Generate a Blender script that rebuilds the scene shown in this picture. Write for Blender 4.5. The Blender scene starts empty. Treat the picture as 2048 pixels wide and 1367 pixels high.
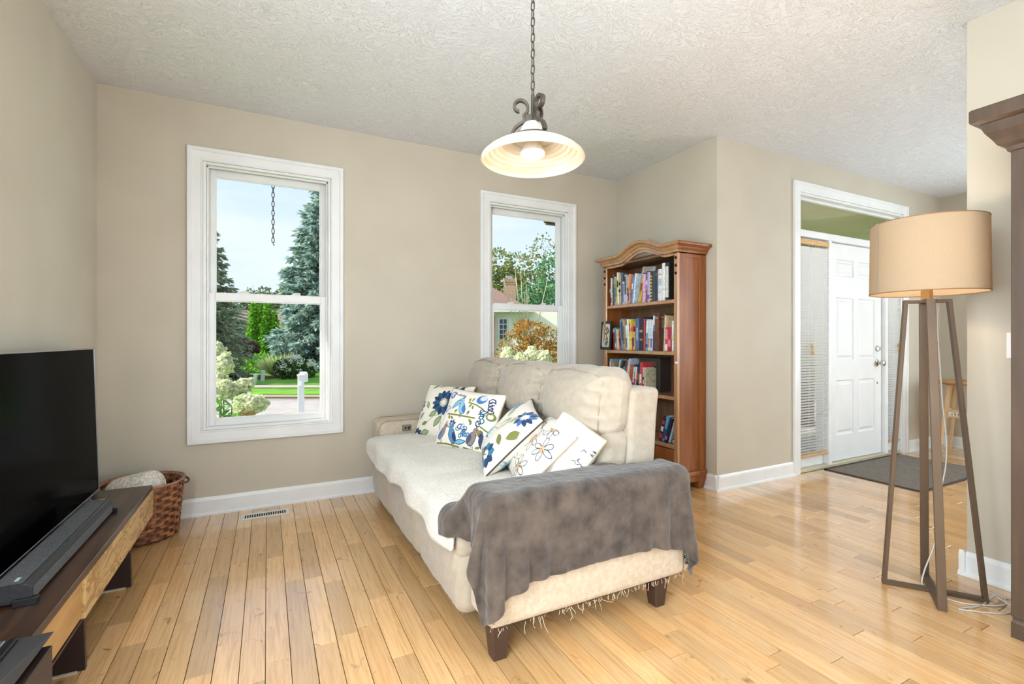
import bpy, bmesh, math, random
import numpy as np
from mathutils import Vector, Matrix, noise as mnoise

random.seed(7)
RNG = np.random.default_rng(11)
scene = bpy.context.scene
COL = scene.collection
PI = math.pi

# ------------------------------------------------------------------ camera
CAM_H, YAW, FPX = 1.1662, 0.4712, 959.54
cam = bpy.data.cameras.new('camera')
cam.sensor_fit = 'HORIZONTAL'
cam.sensor_width = 36.0
cam.lens = FPX / 2048 * 36.0
cam.shift_y = -4.33 / 2048
cam.clip_start = 0.02
cam.clip_end = 400
cam_o = bpy.data.objects.new('camera', cam)
cam_o.location = (0, 0, CAM_H)
cam_o.rotation_euler = (PI / 2, 0, -YAW)
COL.objects.link(cam_o)
scene.camera = cam_o

# ------------------------------------------------------------------ exposure
vs = scene.view_settings
vs.view_transform = 'Standard'
vs.look = 'None'
vs.exposure = 0.2
vs.gamma = 1.0
vs.use_curve_mapping = False
scene.cycles.use_denoising = True
scene.cycles.max_bounces = 6
scene.cycles.diffuse_bounces = 3
scene.cycles.glossy_bounces = 2
scene.cycles.transmission_bounces = 4
scene.cycles.use_adaptive_sampling = True
scene.cycles.adaptive_threshold = 0.1
scene.cycles.adaptive_min_samples = 12
scene.cycles.transparent_max_bounces = 12
scene.cycles.sample_clamp_indirect = 6.0
scene.cycles.caustics_reflective = False
scene.cycles.caustics_refractive = False

# ------------------------------------------------------------------ sky
world = bpy.data.worlds.new('sky')
scene.world = world
world.use_nodes = True
nt = world.node_tree
nt.nodes.clear()
w_out = nt.nodes.new('ShaderNodeOutputWorld')
w_bg = nt.nodes.new('ShaderNodeBackground')
w_tc = nt.nodes.new('ShaderNodeTexCoord')
w_sep = nt.nodes.new('ShaderNodeSeparateXYZ')
w_ramp = nt.nodes.new('ShaderNodeValToRGB')
w_map = nt.nodes.new('ShaderNodeMapping')
w_noise = nt.nodes.new('ShaderNodeTexNoise')
w_cr = nt.nodes.new('ShaderNodeValToRGB')
w_mix = nt.nodes.new('ShaderNodeMixRGB')
w_ramp.color_ramp.elements[0].position = 0.0
w_ramp.color_ramp.elements[0].color = (0.80, 0.90, 1.0, 1)
w_ramp.color_ramp.elements[1].position = 0.75
w_ramp.color_ramp.elements[1].color = (0.36, 0.62, 1.0, 1)
w_map.inputs['Scale'].default_value = (1.6, 1.6, 5.0)
w_noise.inputs['Scale'].default_value = 1.7
w_noise.inputs['Detail'].default_value = 5.0
w_noise.inputs['Roughness'].default_value = 0.55
w_cr.color_ramp.elements[0].position = 0.42
w_cr.color_ramp.elements[0].color = (0, 0, 0, 1)
w_cr.color_ramp.elements[1].position = 0.68
w_cr.color_ramp.elements[1].color = (0.8, 0.8, 0.8, 1)
w_mix.inputs[2].default_value = (0.93, 0.95, 1.0, 1)
w_bg.inputs['Strength'].default_value = 1.0
nt.links.new(w_tc.outputs['Generated'], w_sep.inputs[0])
nt.links.new(w_sep.outputs['Z'], w_ramp.inputs[0])
nt.links.new(w_tc.outputs['Generated'], w_map.inputs[0])
nt.links.new(w_map.outputs[0], w_noise.inputs['Vector'])
nt.links.new(w_noise.outputs['Fac'], w_cr.inputs[0])
nt.links.new(w_cr.outputs[0], w_mix.inputs[0])
nt.links.new(w_ramp.outputs[0], w_mix.inputs[1])
nt.links.new(w_mix.outputs[0], w_bg.inputs['Color'])
nt.links.new(w_bg.outputs[0], w_out.inputs[0])

# ------------------------------------------------------------------ sun, daylight and added fill
def light(name, kind, loc, rot, energy, color=(1, 1, 1), **kw):
    l = bpy.data.lights.new(name, kind)
    l.energy = energy
    l.color = color
    for k, v in kw.items():
        setattr(l, k, v)
    o = bpy.data.objects.new(name, l)
    o.location = loc
    o.rotation_euler = rot
    COL.objects.link(o)
    return o

light('sun', 'SUN', (-20, 4, 14), Vector((0.93, -0.2, -0.62)).to_track_quat('-Z', 'Y').to_euler(), 6.0, (1.0, 0.95, 0.87), angle=math.radians(3.0))
# fill light added behind the camera; the glazing there is invented
DAY = (0.78, 0.91, 1.0)
light('rear_fill', 'AREA', (1.2, -3.05, 1.35), (math.radians(90), 0, 0), 8, DAY, shape='RECTANGLE', size=3.6, size_y=2.2)
# second added fill, aimed upwards to brighten the ceiling
light('upward_fill', 'AREA', (1.2, -2.6, 0.45), (math.radians(172), 0, 0), 20, DAY, shape='RECTANGLE', size=3.6, size_y=0.8)
# side fills added at an invented left window and an invented right opening
light('left_fill', 'AREA', (-0.90, -0.1, 1.45), (math.radians(90), 0, math.radians(-90)), 165, DAY, shape='RECTANGLE', size=2.0, size_y=1.7)
light('right_fill', 'AREA', (3.05, -1.75, 1.35), (math.radians(90), 0, math.radians(80)), 120, DAY, shape='RECTANGLE', size=1.8, size_y=2.2)
# fill added at the back of the foyer, then glazing in its right wall
light('foyer_fill', 'AREA', (5.0, -1.35, 1.3), (math.radians(100), 0, 0), 8, DAY, shape='RECTANGLE', size=2.0, size_y=2.2)
light('foyer_side_daylight', 'AREA', (6.60, 0.75, 1.5), (math.radians(90), 0, math.radians(82)), 112, DAY, shape='RECTANGLE', size=2.0, size_y=1.8)

# ------------------------------------------------------------------ helpers
def lin(c):
    out = []
    for x in c[:3]:
        x = x / 255.0
        out.append(x / 12.92 if x <= 0.04045 else ((x + 0.055) / 1.055) ** 2.4)
    return (out[0], out[1], out[2], 1.0)


def at(u, v, d):
    """World point seen in direction (u, v) of the photograph's frame, d metres along the view axis."""
    s, c = math.sin(YAW), math.cos(YAW)
    l = (u - 1024) / FPX
    return Vector((d * (s + l * c), d * (c - l * s), CAM_H - (v - 679.17) / FPX * d))


def yard(r, d, z=0.0):
    """Yard coordinates: r metres along the street, d metres away from the house."""
    s, c = math.sin(YAW), math.cos(YAW)
    return Vector((r * c + d * s, -r * s + d * c, z))


MATS = {}


def M(name, col=(200, 200, 200), rough=0.5, metal=0.0, spec=0.5, col2=None, nscale=8.0, ndetail=4.0, stretch=(1, 1, 1),
      lo=0.35, hi=0.65, bump=0.0, bscale=60.0, bstretch=(1, 1, 1), bdetail=3.0, coat=0.0, coat_rough=0.1, sheen=0.0,
      attr=None, ior=None, coords='Object', emit=0.0, emit_col=None, translucent=0.0, bdist=0.01, sub=0.0):
    if name in MATS:
        return MATS[name]
    m = bpy.data.materials.new(name)
    m.use_nodes = True
    t = m.node_tree
    N, L = t.nodes, t.links
    p = N['Principled BSDF']
    out = N['Material Output']
    p.inputs['Roughness'].default_value = rough
    p.inputs['Metallic'].default_value = metal
    if ior:
        p.inputs['IOR'].default_value = ior
    p.inputs['Specular IOR Level'].default_value = spec
    p.inputs['Coat Weight'].default_value = coat
    p.inputs['Coat Roughness'].default_value = coat_rough
    p.inputs['Sheen Weight'].default_value = sheen
    p.inputs['Base Color'].default_value = lin(col)
    tc = N.new('ShaderNodeTexCoord')
    src = None
    if attr:
        a = N.new('ShaderNodeAttribute')
        a.attribute_name = attr
        src = a.outputs['Color']
    if col2 is not None:
        mp = N.new('ShaderNodeMapping')
        mp.inputs['Scale'].default_value = stretch
        L.new(tc.outputs[coords], mp.inputs[0])
        n = N.new('ShaderNodeTexNoise')
        n.inputs['Scale'].default_value = nscale
        n.inputs['Detail'].default_value = ndetail
        L.new(mp.outputs[0], n.inputs['Vector'])
        r = N.new('ShaderNodeValToRGB')
        r.color_ramp.elements[0].position = lo
        r.color_ramp.elements[1].position = hi
        L.new(n.outputs['Fac'], r.inputs[0])
        if attr:
            r.color_ramp.elements[0].color = lin(col2)
            r.color_ramp.elements[1].color = (1, 1, 1, 1)
            mx = N.new('ShaderNodeMixRGB')
            mx.blend_type = 'MULTIPLY'
            mx.inputs[0].default_value = 1.0
            L.new(src, mx.inputs[1])
            L.new(r.outputs[0], mx.inputs[2])
            src = mx.outputs[0]
        else:
            r.color_ramp.elements[0].color = lin(col)
            r.color_ramp.elements[1].color = lin(col2)
            src = r.outputs[0]
    if src is not None:
        L.new(src, p.inputs['Base Color'])
    if bump > 0:
        mp2 = N.new('ShaderNodeMapping')
        mp2.inputs['Scale'].default_value = bstretch
        L.new(tc.outputs[coords], mp2.inputs[0])
        n2 = N.new('ShaderNodeTexNoise')
        n2.inputs['Scale'].default_value = bscale
        n2.inputs['Detail'].default_value = bdetail
        L.new(mp2.outputs[0], n2.inputs['Vector'])
        b = N.new('ShaderNodeBump')
        b.inputs['Strength'].default_value = bump
        b.inputs['Distance'].default_value = bdist
        L.new(n2.outputs['Fac'], b.inputs['Height'])
        L.new(b.outputs[0], p.inputs['Normal'])
    if emit > 0:
        p.inputs['Emission Color'].default_value = lin(emit_col or col)
        p.inputs['Emission Strength'].default_value = emit
    if translucent > 0:
        tr = N.new('ShaderNodeBsdfTranslucent')
        tr.inputs['Color'].default_value = lin(col)
        if src is not None:
            L.new(src, tr.inputs['Color'])
        mxs = N.new('ShaderNodeMixShader')
        mxs.inputs[0].default_value = translucent
        L.new(p.outputs[0], mxs.inputs[1])
        L.new(tr.outputs[0], mxs.inputs[2])
        L.new(mxs.outputs[0], out.inputs['Surface'])
    MATS[name] = m
    return m


def glass_mat(name, tint=(1, 1, 1), refl=1.0):
    m = bpy.data.materials.new(name)
    m.use_nodes = True
    t = m.node_tree
    N, L = t.nodes, t.links
    N.clear()
    out = N.new('ShaderNodeOutputMaterial')
    tr = N.new('ShaderNodeBsdfTransparent')
    tr.inputs[0].default_value = (*tint, 1)
    gl = N.new('ShaderNodeBsdfGlossy')
    gl.inputs['Roughness'].default_value = 0.0
    lw = N.new('ShaderNodeLayerWeight')
    lw.inputs['Blend'].default_value = 0.5
    pw = N.new('ShaderNodeMath')
    pw.operation = 'POWER'
    pw.inputs[1].default_value = 5.0
    fr = N.new('ShaderNodeMath')
    fr.operation = 'MULTIPLY_ADD'
    fr.inputs[1].default_value = 0.2 * refl
    fr.inputs[2].default_value = 0.0015 * refl
    L.new(lw.outputs['Facing'], pw.inputs[0])
    L.new(pw.outputs[0], fr.inputs[0])
    mx = N.new('ShaderNodeMixShader')
    L.new(fr.outputs[0], mx.inputs[0])
    L.new(tr.outputs[0], mx.inputs[1])
    L.new(gl.outputs[0], mx.inputs[2])
    L.new(mx.outputs[0], out.inputs[0])
    MATS[name] = m
    return m


class MB:
    """Mesh builder: collects shapes in world (or local) coordinates and links them as one object."""
    def __init__(self):
        self.v = []
        self.f = []
        self.c = None

    def add(self, vs, fs):
        o = len(self.v)
        self.v.extend([tuple(p) for p in vs])
        self.f.extend([tuple(i + o for i in f) for f in fs])
        return self

    def box(self, x0, y0, z0, x1, y1, z1):
        if x0 > x1: x0, x1 = x1, x0
        if y0 > y1: y0, y1 = y1, y0
        if z0 > z1: z0, z1 = z1, z0
        vs = [(x0, y0, z0), (x1, y0, z0), (x1, y1, z0), (x0, y1, z0), (x0, y0, z1), (x1, y0, z1), (x1, y1, z1), (x0, y1, z1)]
        return self.add(vs, [(0, 3, 2, 1), (4, 5, 6, 7), (0, 1, 5, 4), (1, 2, 6, 5), (2, 3, 7, 6), (3, 0, 4, 7)])

    def hexa(self, pts):
        return self.add(pts, [(0, 3, 2, 1), (4, 5, 6, 7), (0, 1, 5, 4), (1, 2, 6, 5), (2, 3, 7, 6), (3, 0, 4, 7)])

    def bar(self, a, b, w, h, up=(0, 0, 1)):
        """Square bar from a to b, w across, h along up."""
        a, b, up = Vector(a), Vector(b), Vector(up)
        d = (b - a).normalized()
        s = d.cross(up)
        if s.length < 1e-6:
            s = d.cross(Vector((1, 0, 0)))
        s.normalize()
        u = s.cross(d).normalized()
        s *= w / 2
        u *= h / 2
        q = [a - s - u, a + s - u, a + s + u, a - s + u, b - s - u, b + s - u, b + s + u, b - s + u]
        return self.add(q, [(0, 1, 2, 3), (7, 6, 5, 4), (0, 4, 5, 1), (1, 5, 6, 2), (2, 6, 7, 3), (3, 7, 4, 0)])

    def tube(self, pts, r, n=8, caps=True, closed=False, squash=1.0, up=None):
        pts = [Vector(p) for p in pts]
        k = len(pts)
        rr = r if isinstance(r, (list, tuple)) else [r] * k
        rings = []
        prev = None
        for i, p in enumerate(pts):
            if closed:
                t = pts[(i + 1) % k] - pts[i - 1]
            else:
                t = pts[min(i + 1, k - 1)] - pts[max(i - 1, 0)]
            if t.length < 1e-9:
                t = Vector((0, 0, 1))
            t.normalize()
            if up is not None:
                s = t.cross(Vector(up))
                if s.length < 1e-6:
                    s = t.orthogonal()
            elif prev is None:
                s = t.orthogonal()
            else:
                s = prev - t * prev.dot(t)
                if s.length < 1e-6:
                    s = t.orthogonal()
            s.normalize()
            prev = s
            b = t.cross(s)
            rings.append([p + (s * math.cos(2 * PI * j / n) + b * math.sin(2 * PI * j / n) * squash) * rr[i] for j in range(n)])
        vs = [q for ring in rings for q in ring]
        fs = []
        for i in range(k if closed else k - 1):
            a, b = i * n, ((i + 1) % k) * n
            for j in range(n):
                fs.append((a + j, a + (j + 1) % n, b + (j + 1) % n, b + j))
        if caps and not closed:
            fs.append(tuple(range(n))[::-1])
            fs.append(tuple((k - 1) * n + j for j in range(n)))
        return self.add(vs, fs)

    def lathe(self, prof, n=32, c=(0, 0, 0), cap0=False, cap1=False):
        vs = []
        for r, z in prof:
            for j in range(n):
                a = 2 * PI * j / n
                vs.append((c[0] + r * math.cos(a), c[1] + r * math.sin(a), c[2] + z))
        fs = []
        for i in range(len(prof) - 1):
            for j in range(n):
                a, b = i * n, (i + 1) * n
                fs.append((a + j, a + (j + 1) % n, b + (j + 1) % n, b + j))
        if cap0:
            fs.append(tuple(range(n))[::-1])
        if cap1:
            fs.append(tuple((len(prof) - 1) * n + j for j in range(n)))
        return self.add(vs, fs)

    def prism(self, poly, axis, a, b):
        """Extrude a 2D polygon along an axis from a to b. axis x: (y, z); y: (x, z); z: (x, y)."""
        def mk(p, t):
            return {'x': (t, p[0], p[1]), 'y': (p[0], t, p[1]), 'z': (p[0], p[1], t)}[axis]
        n = len(poly)
        vs = [mk(p, a) for p in poly] + [mk(p, b) for p in poly]
        fs = [tuple(range(n))[::-1], tuple(range(n, 2 * n))]
        for i in range(n):
            j = (i + 1) % n
            fs.append((i, j, n + j, n + i))
        return self.add(vs, fs)

    def loft(self, loops, closed=True, caps=True):
        n = len(loops[0])
        vs = [p for lp in loops for p in lp]
        fs = []
        for i in range(len(loops) - 1):
            for j in range(n if closed else n - 1):
                k = (j + 1) % n
                fs.append((i * n + j, i * n + k, (i + 1) * n + k, (i + 1) * n + j))
        if caps and closed:
            fs.append(tuple(range(n))[::-1])
            fs.append(tuple((len(loops) - 1) * n + j for j in range(n)))
        return self.add(vs, fs)

    def rbox(self, c, h, r, n=4, m=3, fn=None):
        """Rounded box, centre c, half sizes h, radius r; fn deforms local points."""
        def ticks(hh):
            t = [-(hh - r) - r * math.tan(PI / 4 * (1 - i / n)) for i in range(n)]
            mid = [-(hh - r) + 2 * (hh - r) * i / m for i in range(m + 1)]
            return t + mid + [-x for x in t[::-1]]
        T = [ticks(x) for x in h]
        idx = {}
        vs, fs = [], []

        def vid(p):
            k = (round(p[0], 6), round(p[1], 6), round(p[2], 6))
            if k not in idx:
                q = Vector([max(-(h[i] - r), min(h[i] - r, p[i])) for i in range(3)])
                d = Vector(p) - q
                w = q + d.normalized() * r if d.length > 1e-9 else q
                if fn:
                    w = Vector(fn(w))
                idx[k] = len(vs)
                vs.append(w + Vector(c))
            return idx[k]
        for ax in range(3):
            a1, a2 = (ax + 1) % 3, (ax + 2) % 3
            for sgn in (-1, 1):
                for i in range(len(T[a1]) - 1):
                    for j in range(len(T[a2]) - 1):
                        q = []
                        for (ii, jj) in ((i, j), (i + 1, j), (i + 1, j + 1), (i, j + 1)):
                            p = [0, 0, 0]
                            p[ax] = sgn * h[ax]
                            p[a1] = T[a1][ii]
                            p[a2] = T[a2][jj]
                            q.append(vid(p))
                        fs.append(tuple(q) if sgn > 0 else tuple(q[::-1]))
        return self.add(vs, fs)

    def xform(self, mat):
        self.v = [tuple(mat @ Vector(p)) for p in self.v]
        return self

    def build(self, name, mat, parent=None, bevel=0.0, bseg=1, smooth=False, origin=None, fix=True):
        me = bpy.data.meshes.new(name)
        off = Vector((0, 0, 0))
        if parent is not None and origin is None:
            off = world_loc(parent)
        elif origin is not None:
            off = Vector(origin)
        me.from_pydata([(p[0] - off[0], p[1] - off[1], p[2] - off[2]) for p in self.v], [], self.f)
        if bevel > 0 or fix:
            bm = bmesh.new()
            bm.from_mesh(me)
            if fix:
                bmesh.ops.recalc_face_normals(bm, faces=bm.faces)
            if bevel > 0:
                es = [e for e in bm.edges if len(e.link_faces) == 2 and e.calc_face_angle(0) > 0.5]
                bmesh.ops.bevel(bm, geom=es, offset=bevel, segments=bseg, affect='EDGES', clamp_overlap=True, profile=0.5)
            bm.to_mesh(me)
            bm.free()
        if smooth:
            me.polygons.foreach_set('use_smooth', [True] * len(me.polygons))
            if smooth != 'all':
                me.set_sharp_from_angle(angle=math.radians(40))
        me.update()
        if mat is not None:
            me.materials.append(mat)
        o = bpy.data.objects.new(name, me)
        COL.objects.link(o)
        if parent is not None:
            o.parent = parent
        elif origin is not None:
            o.location = off
        return o


def world_loc(o):
    v = Vector((0, 0, 0))
    while o is not None:
        v += o.location
        o = o.parent
    return v


def tag(o, label=None, cat=None, group=None, kind=None):
    if label: o['label'] = label
    if cat: o['category'] = cat
    if group: o['group'] = group
    if kind: o['kind'] = kind
    return o


def thing(name, loc=(0, 0, 0), label=None, cat=None, group=None, kind=None):
    o = bpy.data.objects.new(name, None)
    o.empty_display_size = 0.1
    o.location = loc
    COL.objects.link(o)
    return tag(o, label, cat, group, kind)


def copy_tree(o, parent=None):
    c = o.copy()
    COL.objects.link(c)
    c.parent = parent
    for ch in list(o.children):
        copy_tree(ch, c)
    return c


def np_mesh(name, V, F, mat, parent=None, col=None, smooth=False, attr='Col', corner=False):
    """Mesh from numpy arrays: V (n,3), F (m,3 or 4), optional point colours (n,3), linear."""
    me = bpy.data.meshes.new(name)
    off = world_loc(parent) if parent is not None else Vector((0, 0, 0))
    V = np.asarray(V, dtype=np.float32) - np.array(off, dtype=np.float32)
    F = np.asarray(F, dtype=np.int32)
    k = F.shape[1]
    me.vertices.add(len(V))
    me.vertices.foreach_set('co', V.ravel())
    me.loops.add(F.size)
    me.loops.foreach_set('vertex_index', F.ravel())
    me.polygons.add(len(F))
    me.polygons.foreach_set('loop_start', np.arange(0, F.size, k, dtype=np.int32))
    me.polygons.foreach_set('use_smooth', np.full(len(F), bool(smooth)))
    me.update(calc_edges=True)
    if col is not None:
        a = me.color_attributes.new(attr, 'FLOAT_COLOR', 'POINT')
        c4 = np.ones((len(V), 4), dtype=np.float32)
        c4[:, :3] = col
        a.data.foreach_set('color', c4.ravel())
    me.materials.append(mat)
    o = bpy.data.objects.new(name, me)
    COL.objects.link(o)
    if parent is not None:
        o.parent = parent
    return o


def L3(c):
    return np.array(lin(c)[:3])

# ------------------------------------------------------------------ room dimensions
XL, YB, XR, YD, XF, YW, H = -0.934, 3.78, 3.095, 2.585, 6.65, 1.097, 2.74
YREAR, YFR = -3.2, -1.6
WT = 0.16

m_wall = M('beige_wall_paint', (199, 189, 171), rough=0.62, spec=0.3, col2=(195, 185, 167), nscale=3.0, ndetail=1.0)
m_trim = M('white_trim_paint', (234, 233, 231), rough=0.35, spec=0.5, col2=(228, 227, 225), nscale=5, ndetail=1.0)
m_ext = M('exterior_siding', (190, 178, 160), rough=0.8)
m_glass = glass_mat('window_glass')
m_soffit = M('porch_soffit', (232, 216, 186), rough=0.8, col2=(222, 206, 174), nscale=2.0)
m_brick = M('red_brick', (128, 74, 52), rough=0.85, col2=(96, 52, 38), nscale=14)
m_conc = M('porch_concrete', (186, 180, 170), rough=0.9, col2=(170, 165, 156), nscale=6)


def ceiling_material():
    m = bpy.data.materials.new('stomped_ceiling_plaster')
    m.use_nodes = True
    N, L = m.node_tree.nodes, m.node_tree.links
    p = N['Principled BSDF']
    p.inputs['Base Color'].default_value = lin((232, 233, 236))
    p.inputs['Roughness'].default_value = 0.8
    p.inputs['Specular IOR Level'].default_value = 0.2
    tc = N.new('ShaderNodeTexCoord')
    warp = N.new('ShaderNodeTexNoise')
    warp.inputs['Scale'].default_value = 5.0
    warp.inputs['Detail'].default_value = 2.0
    add = N.new('ShaderNodeMixRGB')
    add.blend_type = 'LINEAR_LIGHT'
    add.inputs[0].default_value = 0.16
    n = N.new('ShaderNodeTexNoise')
    n.inputs['Scale'].default_value = 34.0
    n.inputs['Detail'].default_value = 3.0
    n.inputs['Roughness'].default_value = 0.6
    n.inputs['Distortion'].default_value = 1.6
    mp = N.new('ShaderNodeMapping')
    mp.inputs['Scale'].default_value = (1.0, 1.7, 1.0)
    r = N.new('ShaderNodeValToRGB')
    r.color_ramp.elements[0].position = 0.50
    r.color_ramp.elements[1].position = 0.62
    b = N.new('ShaderNodeBump')
    b.inputs['Strength'].default_value = 0.55
    b.inputs['Distance'].default_value = 0.012
    L.new(tc.outputs['Object'], warp.inputs['Vector'])
    L.new(tc.outputs['Object'], add.inputs[1])
    L.new(warp.outputs['Color'], add.inputs[2])
    L.new(add.outputs[0], mp.inputs[0])
    L.new(mp.outputs[0], n.inputs['Vector'])
    L.new(n.outputs['Fac'], r.inputs[0])
    L.new(r.outputs[0], b.inputs['Height'])
    L.new(b.outputs[0], p.inputs['Normal'])
    MATS['ceiling'] = m
    return m


def struct(name, mb, mat, **kw):
    return tag(mb.build(name, mat, **kw), kind='structure')


# ceiling
struct('ceiling', MB().box(XL - WT, YREAR - WT, H, XF + WT, YB + WT, H + 0.12), ceiling_material())

# walls
W1 = (-0.384, 0.418, 0.562, 2.357)          # clear openings inside the window casings
W2 = (1.706, 2.512, 0.562, 2.357)
wb = MB()
xs = [XL - WT, W1[0], W1[1], W2[0], W2[1], XR + WT]
wb.box(xs[0], YB, 0, xs[1], YB + WT, H)
wb.box(xs[2], YB, 0, xs[3], YB + WT, H)
wb.box(xs[4], YB, 0, xs[5], YB + WT, H)
for w in (W1, W2):
    wb.box(w[0], YB, 0, w[1], YB + WT, w[2])
    wb.box(w[0], YB, w[3], w[1], YB + WT, H)
struct('wall_back', wb, m_wall)
wl = MB().box(XL - WT, YREAR, 0, XL, -1.15, H).box(XL - WT, 0.95, 0, XL, YB, H).box(XL - WT, -1.15, 0, XL, 0.95, 0.55).box(XL - WT, -1.15, 2.35, XL, 0.95, H)  # gap left for the added left fill
struct('wall_left', wl, m_wall)
w3 = thing('fill_window', (XL, -0.1, 0.55), kind='structure')  # unseen window, put in to carry the left fill light
for (ya, yb, za, zb) in ((-1.15, -1.09, 0.55, 2.35), (0.89, 0.95, 0.55, 2.35), (-1.09, 0.89, 0.55, 0.61), (-1.09, 0.89, 2.29, 2.35), (-0.13, -0.07, 0.61, 2.29)):
    MB().box(XL - 0.09, ya, za, XL - 0.03, yb, zb).build('sash', m_trim, w3, bevel=0.003)
MB().box(XL - 0.065, -1.09, 0.61, XL - 0.06, 0.89, 2.29).build('pane', m_glass, w3)
struct('wall_return', MB().box(XR, YD, 0, XR + WT, YB, H), m_wall)
struct('wall_right', MB().box(XR, YREAR, 0, XR + 0.12, -2.75, H).box(XR, -0.75, 0, XR + 0.12, YW, H).box(XR, -2.75, 2.5, XR + 0.12, -0.75, H), m_wall)  # unseen gap made for the added right fill
DX0, DX1, DZ1 = 4.122, 5.836, 2.455          # opening of the entry unit
we = MB()
we.box(XR + WT, YD, 0, DX0, YD + WT, H)
we.box(DX1, YD, 0, XF + WT, YD + WT, H)
we.box(DX0, YD, DZ1, DX1, YD + WT, H)
struct('wall_entry', we, m_wall)
struct('wall_foyer', MB().box(XF, YFR, 0, XF + WT, YD, H), m_wall)
wr = MB()  # unseen opening made for the added rear fill
wr.box(XL - WT, YREAR - WT, 0, -0.7, YREAR, H)
wr.box(3.05, YREAR - WT, 0, XR + 0.12, YREAR, H)
wr.box(-0.7, YREAR - WT, 2.5, 3.05, YREAR, H)
wr.box(-0.7, YREAR - WT, 0, 3.05, YREAR, 0.2)
struct('wall_rear', wr, m_wall)
struct('wall_foyer_rear', MB().box(XR + 0.12, YFR - WT, 0, XF + WT, YFR, H), m_wall)


# baseboards: board with eased top and shoe moulding
def baseboard(name, x0, y0, x1, y1, nx, ny):
    """Run from (x0,y0) to (x1,y1); (nx,ny) points into the room."""
    t = thing(name, (min(x0, x1), min(y0, y1), 0), kind='structure')
    def run(prof):
        lo = []
        for (X, Y) in ((x0, y0), (x1, y1)):
            lo.append([(X + nx * o, Y + ny * o, z) for o, z in prof])
        return MB().loft(lo)
    run([(0, 0.0), (0, 0.118), (0.006, 0.118), (0.011, 0.108), (0.014, 0.096), (0.014, 0.0)]).build('board', m_trim, t)
    run([(0.014, 0.0), (0.014, 0.02), (0.020, 0.019), (0.027, 0.012), (0.028, 0.0)]).build('shoe_moulding', m_trim, t)
    return t


baseboard('baseboard_back', XL, YB, XR, YB, 0, -1)
baseboard('baseboard_left', XL, YREAR, XL, YB, 1, 0)
baseboard('baseboard_return', XR, YD - 0.028, XR, YB, -1, 0)
baseboard('baseboard_entry', XR - 0.028, YD, 4.037, YD, 0, -1)
baseboard('baseboard_entry_right', 5.921, YD, XF, YD, 0, -1)
baseboard('baseboard_right', XR, -0.75, XR, YW + 0.028, -1, 0)
baseboard('baseboard_right_end', XR - 0.028, YW, XR + 0.148, YW, 0, 1)
baseboard('baseboard_foyer', XF, YFR, XF, YD, -1, 0)

# ------------------------------------------------------------------ floor: maple boards
m_sub = M('subfloor_dark', (48, 28, 14), rough=0.9)


def plank_material():
    m = bpy.data.materials.new('maple_boards')
    m.use_nodes = True
    N, L = m.node_tree.nodes, m.node_tree.links
    p = N['Principled BSDF']
    p.inputs['Roughness'].default_value = 0.2
    p.inputs['Specular IOR Level'].default_value = 0.7
    p.inputs['Coat Weight'].default_value = 0.7
    p.inputs['Coat Roughness'].default_value = 0.07
    a = N.new('ShaderNodeAttribute')
    a.attribute_name = 'Col'
    geo = N.new('ShaderNodeNewGeometry')
    mp = N.new('ShaderNodeMapping')
    mp.inputs['Scale'].default_value = (58, 2.4, 1)
    sc = N.new('ShaderNodeVectorMath')
    sc.operation = 'MULTIPLY_ADD'
    sc.inputs[1].default_value = (40, 40, 40)
    L.new(a.outputs['Color'], sc.inputs[0])
    L.new(geo.outputs['Position'], sc.inputs[2])
    L.new(sc.outputs[0], mp.inputs[0])
    n1 = N.new('ShaderNodeTexNoise')
    n1.inputs['Scale'].default_value = 1.6
    n1.inputs['Detail'].default_value = 6
    n1.inputs['Roughness'].default_value = 0.6
    n1.inputs['Distortion'].default_value = 0.9
    L.new(mp.outputs[0], n1.inputs['Vector'])
    r1 = N.new('ShaderNodeValToRGB')
    r1.color_ramp.elements[0].position = 0.30
    r1.color_ramp.elements[0].color = (0.80, 0.72, 0.63, 1)
    r1.color_ramp.elements[1].position = 0.56
    r1.color_ramp.elements[1].color = (1, 1, 1, 1)
    L.new(n1.outputs['Fac'], r1.inputs[0])
    mp2 = N.new('ShaderNodeMapping')
    mp2.inputs['Scale'].default_value = (7, 4.5, 1)
    L.new(sc.outputs[0], mp2.inputs[0])
    n2 = N.new('ShaderNodeTexNoise')
    n2.inputs['Scale'].default_value = 1.5
    n2.inputs['Detail'].default_value = 3
    n2.inputs['Distortion'].default_value = 2.0
    L.new(mp2.outputs[0], n2.inputs['Vector'])
    r2 = N.new('ShaderNodeValToRGB')
    r2.color_ramp.elements[0].position = 0.22
    r2.color_ramp.elements[0].color = (0.42, 0.24, 0.12, 1)
    r2.color_ramp.elements[1].position = 0.34
    r2.color_ramp.elements[1].color = (1, 1, 1, 1)
    L.new(n2.outputs['Fac'], r2.inputs[0])
    mx = N.new('ShaderNodeMixRGB')
    mx.blend_type = 'MULTIPLY'
    mx.inputs[0].default_value = 1.0
    L.new(a.outputs['Color'], mx.inputs[1])
    L.new(r1.outputs[0], mx.inputs[2])
    mx2 = N.new('ShaderNodeMixRGB')
    mx2.blend_type = 'MULTIPLY'
    mx2.inputs[0].default_value = 0.8
    L.new(mx.outputs[0], mx2.inputs[1])
    L.new(r2.outputs[0], mx2.inputs[2])
    L.new(mx2.outputs[0], p.inputs['Base Color'])
    b = N.new('ShaderNodeBump')
    b.inputs['Strength'].default_value = 0.06
    b.inputs['Distance'].default_value = 0.004
    L.new(n1.outputs['Fac'], b.inputs['Height'])
    L.new(b.outputs[0], p.inputs['Normal'])
    return m


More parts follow.
